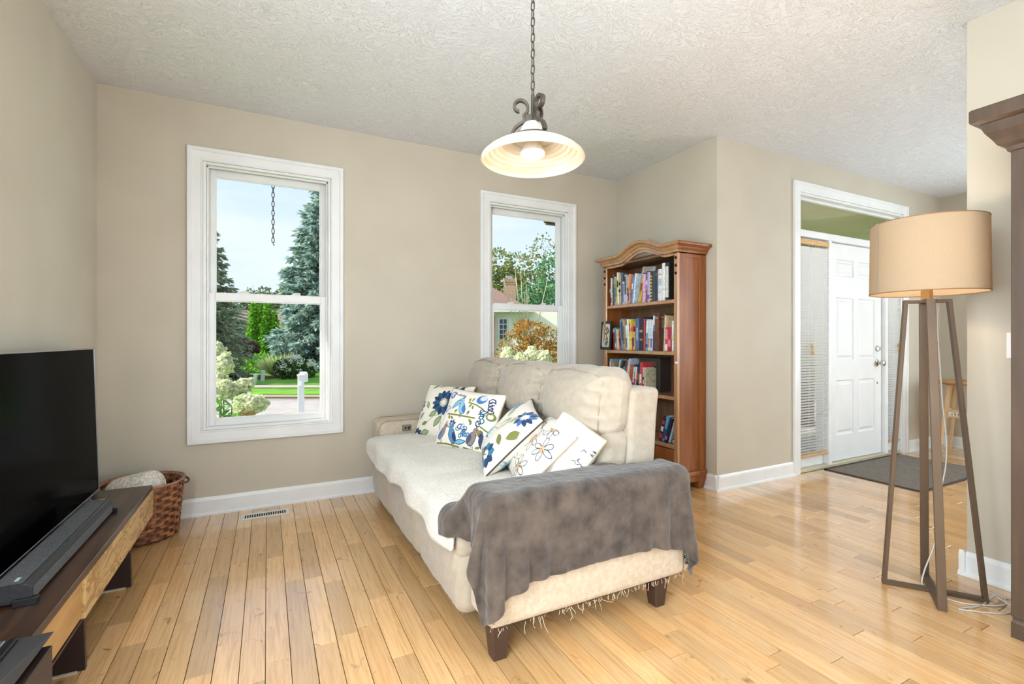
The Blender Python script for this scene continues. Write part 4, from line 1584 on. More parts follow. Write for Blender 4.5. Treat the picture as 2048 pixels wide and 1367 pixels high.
# ------------------------------------------------------------------ pillows with printed covers
class Print:
    """Paints flat print into an n x n colour grid (linear RGB); coordinates run 0..1."""
    def __init__(self, n, base):
        self.n = n
        self.a = np.tile(L3(base), (n, n, 1)).astype(float)
        g = (np.arange(n) + 0.5) / n
        self.U, self.W = np.meshgrid(g, g)

    def put(self, mask, col, alpha=1.0):
        self.a[mask] = self.a[mask] * (1 - alpha) + L3(col) * alpha

    def ell(self, cx, cy, rx, ry, ang, col, alpha=1.0, ring=None):
        c, s = math.cos(ang), math.sin(ang)
        x, y = self.U - cx, self.W - cy
        p, q = (x * c + y * s) / rx, (-x * s + y * c) / ry
        r = p * p + q * q
        m = r < 1
        if ring:
            m &= r > ring * ring
        self.put(m, col, alpha)

    def leaf(self, x0, y0, ang, ln, wd, col, alpha=1.0, outline=None):
        c, s = math.cos(ang), math.sin(ang)
        x, y = self.U - x0, self.W - y0
        p, q = (x * c + y * s) / ln, (-x * s + y * c) / wd
        w = np.where((p > 0) & (p < 1), np.sin(np.clip(p, 0, 1) * PI) ** 0.8, 0)
        self.put(np.abs(q) < w, col, alpha)
        if outline:
            self.put((np.abs(q) < w) & (np.abs(q) > w - 0.35), outline, 0.9)

    def line(self, pts, wd, col, alpha=1.0):
        for (ax, ay), (bx, by) in zip(pts[:-1], pts[1:]):
            dx, dy = bx - ax, by - ay
            l2 = dx * dx + dy * dy + 1e-12
            t = np.clip(((self.U - ax) * dx + (self.W - ay) * dy) / l2, 0, 1)
            d2 = (self.U - ax - t * dx) ** 2 + (self.W - ay - t * dy) ** 2
            self.put(d2 < wd * wd, col, alpha)

    def curl(self, cx, cy, r, a0, turns, wd, col, sgn=1):
        pts = []
        for i in range(28):
            t = i / 27
            a = a0 + sgn * t * turns * 2 * PI
            rr = r * (1 - 0.78 * t)
            pts.append((cx + rr * math.cos(a), cy + rr * math.sin(a)))
        self.line(pts, wd, col)

    def flower(self, cx, cy, r, n, cols, rot=0.0, w=0.2, inner=0.22, core=None):
        for i in range(n):
            a = rot + 2 * PI * i / n
            self.leaf(cx + inner * r * math.cos(a), cy + inner * r * math.sin(a), a, r * (1 - inner), w * r, cols[i % len(cols)])
        if core:
            self.ell(cx, cy, inner * r * 0.8, inner * r * 0.8, 0, core)

    def bird(self, cx, cy, s, flip, body, wing, line):
        f = -1 if flip else 1
        self.ell(cx, cy, 0.062 * s, 0.115 * s, -0.35 * f, body)
        self.ell(cx, cy, 0.062 * s, 0.115 * s, -0.35 * f, line, 0.9, ring=0.86)
        self.ell(cx + 0.045 * s * f, cy + 0.125 * s, 0.042 * s, 0.042 * s, 0, body)
        self.leaf(cx - 0.01 * s * f, cy + 0.06 * s, -PI / 2 - 0.4 * f, 0.16 * s, 0.035 * s, wing)
        self.line([(cx + 0.08 * s * f, cy + 0.13 * s), (cx + 0.11 * s * f, cy + 0.12 * s)], 0.008 * s, (170, 120, 60))
        self.line([(cx + 0.045 * s * f, cy + 0.165 * s), (cx + 0.07 * s * f, cy + 0.21 * s)], 0.005 * s, line)
        self.line([(cx + 0.04 * s * f, cy + 0.165 * s), (cx + 0.035 * s * f, cy + 0.215 * s)], 0.005 * s, line)
        self.ell(cx + 0.055 * s * f, cy + 0.13 * s, 0.008 * s, 0.008 * s, 0, (20, 20, 30))
        self.line([(cx, cy - 0.1 * s), (cx, cy - 0.16 * s)], 0.005 * s, (120, 90, 60))
        self.line([(cx + 0.02 * s, cy - 0.1 * s), (cx + 0.025 * s, cy - 0.16 * s)], 0.005 * s, (120, 90, 60))


def print_birds(n):
    p = Print(n, (240, 232, 218))
    navy, blue, aqua, olive, teal, brown = (40, 62, 100), (74, 122, 178), (120, 190, 214), (128, 130, 60), (40, 120, 140), (150, 130, 124)
    p.curl(0.13, 0.86, 0.07, 0.5, 1.1, 0.013, blue)
    p.ell(0.13, 0.87, 0.05, 0.07, 0, (96, 130, 200), ring=0.6)
    for i in range(5):
        p.curl(0.24 + 0.035 * i, 0.88 + 0.012 * (i % 2), 0.018, i, 0.8, 0.006, navy)
    p.leaf(0.22, 0.62, 0.95, 0.30, 0.045, aqua, outline=blue)
    p.curl(0.10, 0.60, 0.08, 0.3, 1.0, 0.010, aqua)
    p.line([(0.05, 0.55), (0.1, 0.6), (0.2, 0.64)], 0.006, teal)
    p.bird(0.42, 0.66, 1.0, True, (150, 190, 214), blue, teal)
    p.line([(0.16, 0.53), (0.40, 0.53), (0.70, 0.53)], 0.012, olive)
    for (a, b, g) in ((0.2, 0.52, -1.2), (0.24, 0.5, -0.6), (0.6, 0.5, -0.7), (0.66, 0.48, -1.6), (0.3, 0.56, 1.0), (0.55, 0.56, 1.3)):
        p.leaf(a, b, g, 0.085, 0.02, olive)
    p.flower(0.32, 0.38, 0.07, 6, [navy, blue], 0.3, 0.3)
    for i in range(5):
        p.curl(0.52 + 0.035 * (i - 2), 0.36 - 0.02 * abs(i - 2), 0.055, PI / 2 + 0.5 * (i - 2), 0.9, 0.008, (teal, navy, aqua, blue, teal)[i], 1 if i % 2 else -1)
    p.ell(0.70, 0.86, 0.085, 0.085, 0, blue)
    p.ell(0.72, 0.885, 0.055, 0.052, 0, (206, 212, 226))
    for i in range(4):
        p.curl(0.86 + 0.02 * i, 0.84 - 0.055 * i, 0.06, 0.6 * i, 1.0, 0.009, navy)
    p.line([(0.5, 0.78), (0.66, 0.75), (0.78, 0.70)], 0.012, olive)
    for (a, b, g) in ((0.52, 0.79, 2.0), (0.55, 0.8, 1.3), (0.57, 0.76, -2.0), (0.6, 0.74, -1.3)):
        p.leaf(a, b, g, 0.08, 0.018, olive)
    for i in range(5):
        p.curl(0.80 + 0.03 * (i % 2), 0.62 - 0.05 * i + 0.04, 0.06, 1.2 * i, 1.0, 0.009, (navy, teal)[i % 2], 1 if i % 2 else -1)
    p.ell(0.93, 0.60, 0.06, 0.07, 0.4, olive, ring=0.6)
    p.line([(0.82, 0.42), (0.95, 0.36)], 0.012, olive)
    for g in (-2.4, -1.9, -1.2):
        p.leaf(0.86, 0.36, g, 0.10, 0.024, olive)
    p.bird(0.16, 0.20, 1.0, False, brown, (70, 110, 170), navy)
    p.bird(0.38, 0.18, 1.1, True, (90, 140, 180), navy, navy)
    for i in range(5):
        p.curl(0.54 + 0.03 * i, 0.20 + 0.035 * i * (1 if i < 3 else 0.4), 0.05, 0.7 * i, 1.0, 0.009, (teal, blue, navy)[i % 3])
    p.leaf(0.42, 0.08, 0.25, 0.24, 0.04, aqua, outline=navy)
    p.bird(0.74, 0.20, 1.1, False, brown, (80, 90, 110), navy)
    p.bird(0.92, 0.16, 0.9, True, (60, 72, 100), navy, navy)
    p.line([(0.08, 0.035), (0.3, 0.045), (0.5, 0.03)], 0.012, olive)
    p.line([(0.6, 0.04), (0.85, 0.03)], 0.012, olive)
    p.leaf(0.8, 0.07, 0.4, 0.1, 0.02, olive)
    return p.a


def print_navy(n):
    p = Print(n, (238, 228, 212))
    navy, teal, sage, grn = (34, 56, 92), (36, 92, 110), (160, 170, 130), (110, 128, 70)
    p.flower(0.58, 0.64, 0.25, 14, [navy, teal, navy, (52, 84, 130)], 0.1, 0.19, 0.28)
    for i in range(14):
        a = 2 * PI * i / 14
        p.line([(0.58 + 0.05 * math.cos(a), 0.64 + 0.05 * math.sin(a)), (0.58 + 0.09 * math.cos(a), 0.64 + 0.09 * math.sin(a))], 0.005, (90, 80, 60))
    p.flower(0.75, 0.97, 0.14, 10, [navy], 0.2, 0.2)
    p.flower(0.0, 0.55, 0.16, 10, [navy, teal], 0, 0.2)
    p.flower(0.1, 0.03, 0.14, 10, [navy], 0, 0.2)
    for (x, y, a, l, w, c) in ((0.2, 0.9, 1.1, 0.16, 0.035, grn), (0.3, 0.95, 0.4, 0.14, 0.03, sage), (0.34, 0.36, 0.6, 0.2, 0.05, sage), (0.5, 0.18, 1.1, 0.24, 0.05, sage), (0.22, 0.2, 0.5, 0.13, 0.03, grn),
                               (0.2, 0.06, 0.2, 0.2, 0.045, sage), (0.7, 0.1, 1.4, 0.2, 0.05, sage), (0.82, 0.38, 1.7, 0.2, 0.045, grn), (0.92, 0.75, 1.2, 0.16, 0.04, grn), (0.28, 0.5, 2.0, 0.16, 0.035, sage),
                               (0.12, 0.3, 1.0, 0.15, 0.03, (120, 160, 176))):
        p.leaf(x, y, a, l, w, c, outline=(96, 110, 70))
    p.line([(0.3, 0.2), (0.45, 0.38), (0.62, 0.42), (0.64, 0.1)], 0.008, sage)
    return p.a


def print_teal(n):
    p = Print(n, (230, 222, 208))
    navy, teal, aqua, sage, olive = (40, 62, 96), (50, 120, 150), (126, 196, 206), (164, 172, 136), (124, 124, 66)
    for i in range(11):
        a = 0.2 + PI * 0.9 * i / 10
        p.leaf(0.22, 0.22, a, 0.24, 0.018, (aqua, teal)[i % 3 == 0])
    p.flower(0.80, 0.16, 0.17, 9, [navy, teal], 0.3, 0.3, 0.3)
    for i in range(9):
        a = -0.4 + PI * 0.8 * i / 8
        p.leaf(0.3, 0.88, a + PI, 0.2, 0.016, (teal, (110, 150, 200))[i % 2])
    p.flower(0.80, 0.86, 0.17, 11, [navy, (70, 110, 170)], 0.1, 0.2, 0.3)
    for (x, y, a, l, w, c) in ((0.5, 0.46, 1.3, 0.26, 0.07, sage), (0.5, 0.46, 1.3, 0.20, 0.035, (238, 230, 214)), (0.62, 0.66, 0.8, 0.18, 0.05, sage), (0.42, 0.66, 2.1, 0.18, 0.05, sage), (0.7, 0.45, -0.3, 0.2, 0.045, olive),
                               (0.1, 0.5, 1.2, 0.2, 0.03, (140, 180, 200)), (0.15, 0.62, 1.5, 0.18, 0.025, (110, 160, 200)), (0.5, 0.06, 0.4, 0.22, 0.05, olive), (0.08, 0.05, 0.3, 0.2, 0.04, olive), (0.9, 0.5, 1.3, 0.2, 0.05, olive)):
        p.leaf(x, y, a, l, w, c)
    p.line([(0.36, 0.42), (0.52, 0.46), (0.6, 0.62), (0.72, 0.7)], 0.008, sage)
    p.line([(0.5, 0.05), (0.72, 0.12), (0.8, 0.16)], 0.008, olive)
    return p.a


def print_lines(n):
    p = Print(n, (226, 217, 204))
    ink, tan = (66, 74, 96), (206, 170, 128)
    rr = random.Random(8)
    for (x, y, r) in ((0.25, 0.25, 0.17), (0.68, 0.2, 0.16), (0.45, 0.58, 0.18), (0.82, 0.6, 0.15), (0.2, 0.82, 0.15), (0.66, 0.88, 0.15)):
        p.ell(x, y, r * 0.4, r * 0.4, 0, tan, 0.8)
        for i in range(6):
            a = i * PI / 3 + rr.uniform(-0.2, 0.2)
            q = []
            for t in np.linspace(0, 1, 14):
                w = math.sin(t * PI) * 0.42
                q.append((x + r * (0.25 + 1.0 * math.sin(t * PI / 2 * 2 if t < 0.5 else PI / 2 * 2 * (1 - t)) * 0.85) * math.cos(a + (t - 0.5) * 1.05), y + r * (0.25 + 0.85 * math.sin(t * PI)) * math.sin(a + (t - 0.5) * 1.05)))
            p.line(q, 0.0055, ink)
        for i in range(5):
            a = rr.uniform(0, 6.28)
            p.line([(x, y), (x + r * 0.5 * math.cos(a), y + r * 0.5 * math.sin(a))], 0.004, (150, 110, 70))
    for i in range(8):
        a = rr.uniform(0, 6.28)
        x, y = rr.random(), rr.random()
        p.line([(x, y), (x + 0.08 * math.cos(a), y + 0.08 * math.sin(a)), (x + 0.13 * math.cos(a + 0.6), y + 0.13 * math.sin(a + 0.6))], 0.004, tan)
    return p.a


def print_plain(n):
    p = Print(n, (226, 216, 202))
    ink = (70, 72, 84)
    rr = random.Random(2)
    for i in range(14):
        a = rr.uniform(0, 6.28)
        x, y = rr.uniform(0.9, 1.0), rr.random()
        p.line([(x, y), (x + 0.04 * math.cos(a), y + 0.04 * math.sin(a)), (x + 0.06 * math.cos(a + 0.9), y + 0.06 * math.sin(a + 0.9))], 0.006, ink)
    return p.a


m_pil = M('printed_cotton', (240, 232, 220), rough=0.85, spec=0.15, attr='Col', bump=0.2, bscale=300, bdist=0.002, sheen=0.15)
m_pipe_dk = M('dark_piping', (70, 56, 44), rough=0.8)


def pillow(name_label, size, thick, paint, n, matrix, piping, crease=0.006, seed=0, edge=0.0):
    w, h = size
    t = thing('throw_pillow', matrix.translation, name_label, 'pillow', None)
    rot = matrix.to_quaternion()
    t.rotation_mode = 'QUATERNION'
    t.rotation_quaternion = rot
    col = paint(n)

    def surf(u, v, sgn):
        # u, v in -1..1; puffed pillow with pulled corners
        pu = u * (1 - 0.055 * (1 - v * v))
        pv = v * (1 - 0.055 * (1 - u * u))
        k = max(0.0, (1 - u ** 4)) * max(0.0, (1 - v ** 4))
        th = thick / 2 * (k ** 0.62) * (1 - 0.12 * (u * u + v * v) * 0.5)
        nz = mnoise.noise(Vector((u * 2.2 + seed, v * 2.2, seed))) * crease * min(1, k * 3)
        nz += crease * 0.7 * math.sin((u + v) * 7 + seed) * (u * u) * k * 0.6
        return (pu * w / 2, pv * h / 2, sgn * (th + nz))
    for sgn, nm in ((1, 'front_cover'), (-1, 'back_cover')):
        m_ = n if sgn > 0 else 40
        V = np.zeros(((m_ + 1) ** 2, 3))
        q = 0
        for j in range(m_ + 1):
            for i in range(m_ + 1):
                V[q] = surf(-1 + 2 * i / m_, -1 + 2 * j / m_, sgn)
                q += 1
        I = np.arange(m_)
        A_ = (I[:, None] * (m_ + 1) + I[None, :]).ravel()
        F = np.stack([A_, A_ + 1, A_ + m_ + 2, A_ + m_ + 1], axis=1)
        if sgn < 0:
            F = F[:, ::-1]
        cidx = np.clip((np.arange(m_ + 1) * n / m_).astype(int), 0, n - 1)
        c = col[cidx][:, cidx].reshape(-1, 3)
        if sgn < 0:
            c = col[cidx][:, cidx][:, ::-1].reshape(-1, 3)
        o = np_mesh(nm, V, F, m_pil, None, col=c, smooth=True)
        o.parent = t
    pts = []
    k = 24
    for (a, b) in ((0, 0), (1, 0), (1, 1), (0, 1)):
        for i in range(k):
            s_ = i / k
            u, v = {(0, 0): (-1 + 2 * s_, -1), (1, 0): (1, -1 + 2 * s_), (1, 1): (1 - 2 * s_, 1), (0, 1): (-1, 1 - 2 * s_)}[(a, b)]
            pts.append(surf(u, v, 1)[:2] + (0.0,))
    MB().tube(pts, 0.0042, 6, closed=True).build('piping', piping, t, smooth='all', origin=(0, 0, 0))
    return t


def frame(center, right, up):
    r = Vector(right).normalized()
    u = Vector(up)
    u = (u - r * u.dot(r)).normalized()
    n_ = r.cross(u)
    m = Matrix((r, u, n_)).transposed().to_4x4()
    m.translation = Vector(center)
    return m


pillow('cream pillow printed with a large navy daisy, leaning by the far arm', (0.44, 0.40), 0.14, print_navy, 200,
       frame((1.10, 3.20, 0.66), (0.45, -0.89, 0.02), (0.42, 0.10, 0.9)), m_pipe, seed=1.0)
pillow('cream pillow printed with blue birds and scrolls, leaning on the sofa back', (0.46, 0.39), 0.13, print_birds, 230,
       frame((1.125, 2.79, 0.66), (0.42, -0.905, -0.03), (0.42, 0.10, 0.9)), m_pipe, seed=2.0)
pillow('cream pillow with teal and sage flowers and dark piping, in the middle of the sofa', (0.40, 0.40), 0.15, print_teal, 200,
       frame((1.13, 2.24, 0.665), (-0.36, -0.92, -0.14), (0.655, -0.26, 0.70)), m_pipe_dk, seed=3.0)
pillow('cream pillow with outlined flowers, between the teal pillow and the plain one', (0.38, 0.37), 0.13, print_lines, 200,
       frame((1.165, 1.995, 0.625), (-0.30, -0.94, -0.14), (0.64, -0.22, 0.72)), m_pipe, seed=4.0)
pillow('plain ivory pillow nearest the blanket-covered arm', (0.31, 0.33), 0.13, print_plain, 160,
       frame((1.225, 1.865, 0.645), (0.06, -0.90, -0.34), (0.50, -0.25, 0.83)), m_pipe, seed=5.0, crease=0.012)

# ------------------------------------------------------------------ television stand
m_walnut = M('dark_walnut_top', (84, 58, 42), rough=0.38, col2=(46, 31, 24), nscale=2.2, ndetail=6, stretch=(14, 1.0, 6), coat=0.25, coat_rough=0.25)


def spalted(name, c1, c2, c3):
    m = bpy.data.materials.new(name)
    m.use_nodes = True
    N, L = m.node_tree.nodes, m.node_tree.links
    p = N['Principled BSDF']
    p.inputs['Roughness'].default_value = 0.5
    tc = N.new('ShaderNodeTexCoord')
    mp = N.new('ShaderNodeMapping')
    mp.inputs['Scale'].default_value = (6, 1.5, 5.5)
    L.new(tc.outputs['Object'], mp.inputs[0])
    n = N.new('ShaderNodeTexNoise')
    n.inputs['Scale'].default_value = 2.2
    n.inputs['Detail'].default_value = 3.0
    n.inputs['Distortion'].default_value = 2.4
    L.new(mp.outputs[0], n.inputs['Vector'])
    w = N.new('ShaderNodeMath')
    w.operation = 'MULTIPLY'
    w.inputs[1].default_value = 26.0
    L.new(n.outputs['Fac'], w.inputs[0])
    sn = N.new('ShaderNodeMath')
    sn.operation = 'SINE'
    L.new(w.outputs[0], sn.inputs[0])
    r = N.new('ShaderNodeValToRGB')
    r.color_ramp.elements[0].position = 0.0
    r.color_ramp.elements[0].color = lin(c2)
    r.color_ramp.elements[1].position = 0.55
    r.color_ramp.elements[1].color = lin(c1)
    mr = N.new('ShaderNodeMapRange')
    mr.inputs['From Min'].default_value = -1
    L.new(sn.outputs[0], mr.inputs['Value'])
    L.new(mr.outputs[0], r.inputs[0])
    n2 = N.new('ShaderNodeTexNoise')
    n2.inputs['Scale'].default_value = 1.3
    n2.inputs['Detail'].default_value = 2
    L.new(mp.outputs[0], n2.inputs['Vector'])
    r2 = N.new('ShaderNodeValToRGB')
    r2.color_ramp.elements[0].position = 0.50
    r2.color_ramp.elements[0].color = (0, 0, 0, 1)
    r2.color_ramp.elements[1].position = 0.62
    r2.color_ramp.elements[1].color = (1, 1, 1, 1)
    L.new(n2.outputs['Fac'], r2.inputs[0])
    mx = N.new('ShaderNodeMixRGB')
    mx.inputs[2].default_value = lin(c3)
    ml = N.new('ShaderNodeMath')
    ml.operation = 'MULTIPLY'
    ml.inputs[1].default_value = 0.7
    L.new(r2.outputs[0], ml.inputs[0])
    L.new(ml.outputs[0], mx.inputs[0])
    L.new(r.outputs[0], mx.inputs[1])
    L.new(mx.outputs[0], p.inputs['Base Color'])
    return m


m_spalt = spalted('spalted_maple_front', (214, 180, 126), (176, 134, 82), (150, 104, 58))
m_oakfront = M('pale_oak_front', (206, 164, 106), rough=0.5, col2=(182, 138, 84), nscale=2.5, ndetail=7, stretch=(8, 1, 9))
m_steel = M('dark_steel_plate', (66, 48, 42), rough=0.42, metal=0.35, col2=(54, 40, 36), nscale=8)
SX = -0.575
SY0, SY1 = 1.73, 3.313
tvs = thing('tv_stand', (-0.74, 2.52, 0), 'low dark walnut television stand with pale figured wood drawer fronts', 'tv stand')
MB().box(-0.915, SY0, 0.326, SX, SY1, 0.353).build('top', m_walnut, tvs, bevel=0.002)
MB().box(-0.905, SY0 + 0.01, 0.19, SX - 0.022, SY1 - 0.004, 0.326).build('carcass', m_walnut, tvs)
MB().box(SX - 0.022, 2.185, 0.186, SX + 0.004, SY1, 0.326).build('drawer_front', m_spalt, tvs, bevel=0.002)
MB().box(SX - 0.022, SY0 + 0.004, 0.196, SX - 0.004, 2.183, 0.326).build('drawer_front', m_oakfront, tvs, bevel=0.002)
MB().box(-0.90, SY0 + 0.012, 0.176, SX - 0.006, SY1 - 0.006, 0.186).build('steel_frame', m_steel, tvs)
for (ya, yb) in ((2.835, 2.855), (2.195, 2.215), (1.80, 1.82)):
    MB().hexa([(-0.86, ya, 0), (SX + 0.001, ya, 0), (SX + 0.001, yb, 0), (-0.86, yb, 0), (-0.86, ya, 0.176), (SX - 0.003, ya, 0.176), (SX - 0.003, yb, 0.176), (-0.86, yb, 0.176)]).build('leg', m_steel, tvs, bevel=0.0015)
for y in (2.835, 2.195):
    MB().box(-0.80, y - 0.012, 0.0002, SX - 0.02, y - 0.002, 0.006).build('floor_glide', M('pale_glide', (196, 180, 156), rough=0.6), tvs)

# ------------------------------------------------------------------ television
m_screen = M('black_glass_screen', (4, 4, 5), rough=0.15, spec=0.5, ior=1.05)
m_bezel = M('silver_bezel', (176, 178, 182), rough=0.3, metal=0.9)
m_blackp = M('black_plastic', (22, 22, 24), rough=0.4)
tv = thing('television', (-0.81, 2.6, 0.353), 'large flat television with black screen and thin silver bezel', 'television')
y0, y1, zb, zt = 1.95, 3.272, 0.368, 1.122
xb, xt = -0.800, -0.822


def tvx(z):
    return xb + (xt - xb) * (z - zb) / (zt - zb)


def tvbox(ya, yb, za, zb_, f, bk):
    return [(tvx(za) - bk, ya, za), (tvx(za) + f, ya, za), (tvx(za) + f, yb, za), (tvx(za) - bk, yb, za), (tvx(zb_) - bk, ya, zb_), (tvx(zb_) + f, ya, zb_), (tvx(zb_) + f, yb, zb_), (tvx(zb_) - bk, yb, zb_)]


MB().hexa(tvbox(y0 + 0.006, y1 - 0.006, zb + 0.008, zt - 0.006, 0.0, 0.02)).build('screen', m_screen, tv)
MB().hexa(tvbox(y0 + 0.1, y1 - 0.1, zb + 0.03, zt - 0.25, -0.02, 0.055)).build('rear_housing', m_blackp, tv, bevel=0.006)
mb = MB()
for args in ((y0, y1, zb, zb + 0.009), (y0, y1, zt - 0.006, zt), (y0, y0 + 0.006, zb + 0.009, zt - 0.006), (y1 - 0.006, y1, zb + 0.009, zt - 0.006)):
    mb.hexa(tvbox(*args, 0.003, 0.024))
mb.build('bezel', m_bezel, tv, bevel=0.001)
for y in (2.12, 3.10):
    MB().box(-0.87, y - 0.012, 0.353, -0.735, y + 0.012, 0.361).build('foot', m_bezel, tv, bevel=0.002)
    MB().box(-0.815, y - 0.01, 0.361, -0.79, y + 0.01, 0.37).build('foot_neck', m_bezel, tv)

# ------------------------------------------------------------------ soundbar
m_sbar = M('charcoal_soundbar', (54, 54, 56), rough=0.55, col2=(44, 44, 47), nscale=90, metal=0.2)
m_sgrille = M('soundbar_grille', (122, 124, 126), rough=0.6, col2=(88, 90, 92), nscale=220, ndetail=2, metal=0.3)
sb = thing('soundbar', (-0.69, 2.42, 0.353), 'long charcoal soundbar lying in front of the television', 'soundbar')
ya, yb = 1.99, 2.86
prof = [(-0.752, 0.362), (-0.752, 0.412), (-0.746, 0.418), (-0.668, 0.418), (-0.650, 0.409), (-0.648, 0.404), (-0.648, 0.362)]
MB().prism(prof, 'y', ya, yb).build('body', m_sbar, sb, bevel=0.0015)
MB().box(-0.742, ya + 0.01, 0.418, -0.672, yb - 0.01, 0.4186).build('top_grille', m_sgrille, sb)
MB().box(-0.648, ya + 0.012, 0.364, -0.6472, yb - 0.012, 0.402).build('front_grille', m_sgrille, sb)
MB().box(-0.6655, ya, 0.4158, -0.6635, yb, 0.4172).build('bright_edge', m_bezel, sb)
MB().box(-0.70, ya + 0.03, 0.4186, -0.69, ya + 0.06, 0.4189).build('printed_mark', M('pale_mark', (200, 220, 214), rough=0.5), sb)
for y in (ya - 0.012, yb - 0.005):
    MB().box(-0.69, y, 0.353, -0.632, y + 0.022, 0.376).build('foot', m_blackp, sb, bevel=0.002)
for y in (ya + 0.1, yb - 0.12):
    MB().box(-0.74, y, 0.353, -0.66, y + 0.03, 0.362).build('pad', m_blackp, sb)

# ------------------------------------------------------------------ subwoofer at the near end of the stand
m_subw = M('dark_wood_speaker_side', (46, 30, 26), rough=0.35, col2=(36, 24, 22), nscale=5, stretch=(6, 1, 1))
m_subtop = M('dark_grey_speaker_top', (62, 60, 60), rough=0.45)
su = thing('subwoofer', (-0.70, 1.585, 0), 'dark box speaker with chamfered grey top beside the stand, lower left corner', 'speaker')
MB().box(-0.90, 1.485, 0.012, -0.512, 1.70, 0.352).build('body', m_subw, su, bevel=0.002)
MB().hexa([(-0.90, 1.485, 0.356), (-0.53, 1.485, 0.356), (-0.53, 1.70, 0.356), (-0.90, 1.70, 0.356), (-0.90, 1.485, 0.388), (-0.545, 1.485, 0.388), (-0.507, 1.70, 0.388), (-0.90, 1.70, 0.388)]).build('top', m_subtop, su, bevel=0.002)
MB().box(-0.89, 1.495, 0.350, -0.545, 1.69, 0.358).build('port_gap', m_blackp, su)
MB().box(-0.615, 1.49, 0.388, -0.600, 1.69, 0.395).build('chrome_strip', m_bezel, su, bevel=0.002)
MB().box(-0.592, 1.49, 0.388, -0.575, 1.685, 0.398).build('dark_strip', m_blackp, su, bevel=0.002)
for (x, y) in ((-0.88, 1.5), (-0.54, 1.5), (-0.88, 1.68), (-0.54, 1.68)):
    MB().lathe([(0.014, 0), (0.014, 0.013)], 12, (x, y, 0), True, True).build('foot', m_blackp, su)

# ------------------------------------------------------------------ wicker basket with rolled blanket
m_wick = M('brown_wicker', (182, 120, 80), rough=0.5, col2=(104, 62, 40), nscale=22, ndetail=3, stretch=(1, 1, 1.5))
m_wick2 = M('dark_wicker_stake', (108, 66, 44), rough=0.55, col2=(76, 44, 30), nscale=18)
m_rope = M('basket_rim_wrap', (134, 84, 62), rough=0.5, col2=(172, 128, 104), nscale=60)
BC = (-0.665, 3.535)
bk = thing('wicker_basket', (BC[0], BC[1], 0), 'round brown woven splint basket on the floor behind the television stand', 'basket')
NSTK = 26


def brad(z):
    return 0.178 + 0.028 * (z / 0.33)


NR = 15
for row in range(NR):
    z = 0.012 + row * 0.0205
    k = NSTK * 8
    inner, outer = [], []
    for i in range(k):
        a = 2 * PI * i / k
        wv = math.cos(a * NSTK / 2 * 1.0 + (PI if row % 2 else 0)) * 0.0065
        zz_ = z + 0.001 * math.sin(a * 3 + row)
        r = brad(z) + wv
        outer.append((r, a, zz_))
    mb = MB()
    vs, fs = [], []
    for (r, a, zz_) in outer:
        for (dr, dz) in ((-0.0014, -0.0092), (0.0014, -0.0092), (0.0014, 0.0092), (-0.0014, 0.0092)):
            vs.append((BC[0] + (r + dr) * math.cos(a), BC[1] + (r + dr) * math.sin(a), zz_ + 0.0095 + dz))
    for i in range(k):
        j = (i + 1) % k
        for q in range(4):
            fs.append((i * 4 + q, i * 4 + (q + 1) % 4, j * 4 + (q + 1) % 4, j * 4 + q))
    mb.add(vs, fs)
    mb.build('weaver_strip', m_wick, bk, smooth=True)
for i in range(NSTK):
    a = 2 * PI * i / NSTK
    c, s = math.cos(a), math.sin(a)
    mb = MB()
    lo = []
    for z in (0.0, 0.16, 0.325):
        r = brad(z)
        w = 0.0085
        lo.append([(BC[0] + (r - 0.0015) * c + w * s, BC[1] + (r - 0.0015) * s - w * c, z + 0.002), (BC[0] + (r + 0.0015) * c + w * s, BC[1] + (r + 0.0015) * s - w * c, z + 0.002),
                   (BC[0] + (r + 0.0015) * c - w * s, BC[1] + (r + 0.0015) * s + w * c, z + 0.002), (BC[0] + (r - 0.0015) * c - w * s, BC[1] + (r - 0.0015) * s + w * c, z + 0.002)])
    mb.loft(lo).build('stake', m_wick2, bk)
ringp = lambda r, z, n=72: [(BC[0] + r * math.cos(2 * PI * i / n), BC[1] + r * math.sin(2 * PI * i / n), z + 0.002 * math.sin(6 * PI * i / n)) for i in range(n)]
MB().tube(ringp(brad(0.325) + 0.004, 0.325), 0.008, 8, closed=True).build('rim', m_rope, bk, smooth='all')
MB().tube(ringp(brad(0.325) - 0.006, 0.32), 0.007, 8, closed=True).build('rim', m_rope, bk, smooth='all')
MB().lathe([(0.001, 0.004), (0.172, 0.004), (0.174, 0.01), (0.001, 0.010)], 40, (BC[0], BC[1], 0)).build('base', m_wick2, bk)
for a0 in (math.radians(-8), math.radians(172)):
    c, s = math.cos(a0), math.sin(a0)
    pts = []
    for i in range(13):
        t = i / 12 * PI
        off = 0.055 * math.cos(t)
        out = 0.026 * math.sin(t)
        pts.append((BC[0] + (brad(0.3) + 0.006 + out) * c - off * s, BC[1] + (brad(0.3) + 0.006 + out) * s + off * c, 0.318 - 0.012 * math.sin(t)))
    MB().tube(pts, 0.0065, 8).build('handle', m_wick2, bk, smooth='all')
m_roll = M('oatmeal_knit', (246, 238, 226), rough=0.95, col2=(214, 202, 184), nscale=70, ndetail=2, lo=0.42, hi=0.58, bump=0.8, bscale=130, bdist=0.008)
roll = thing('rolled_blanket', (-0.72, 3.5, 0.2), 'oatmeal knitted blanket rolled up inside the wicker basket', 'blanket')
a_, b_ = Vector((-0.83, 3.57, 0.262)), Vector((-0.555, 3.47, 0.315))
pts, rad = [], []
for i in range(17):
    t = i / 16
    p = a_.lerp(b_, t)
    pts.append(p)
    rad.append(0.088 * (1 - (2 * abs(t - 0.5)) ** 6) ** 0.5 * (0.9 + 0.16 * t) + 0.002)
MB().tube(pts, rad, 28).build('blanket_body', m_roll, roll, smooth='all')
sp = []
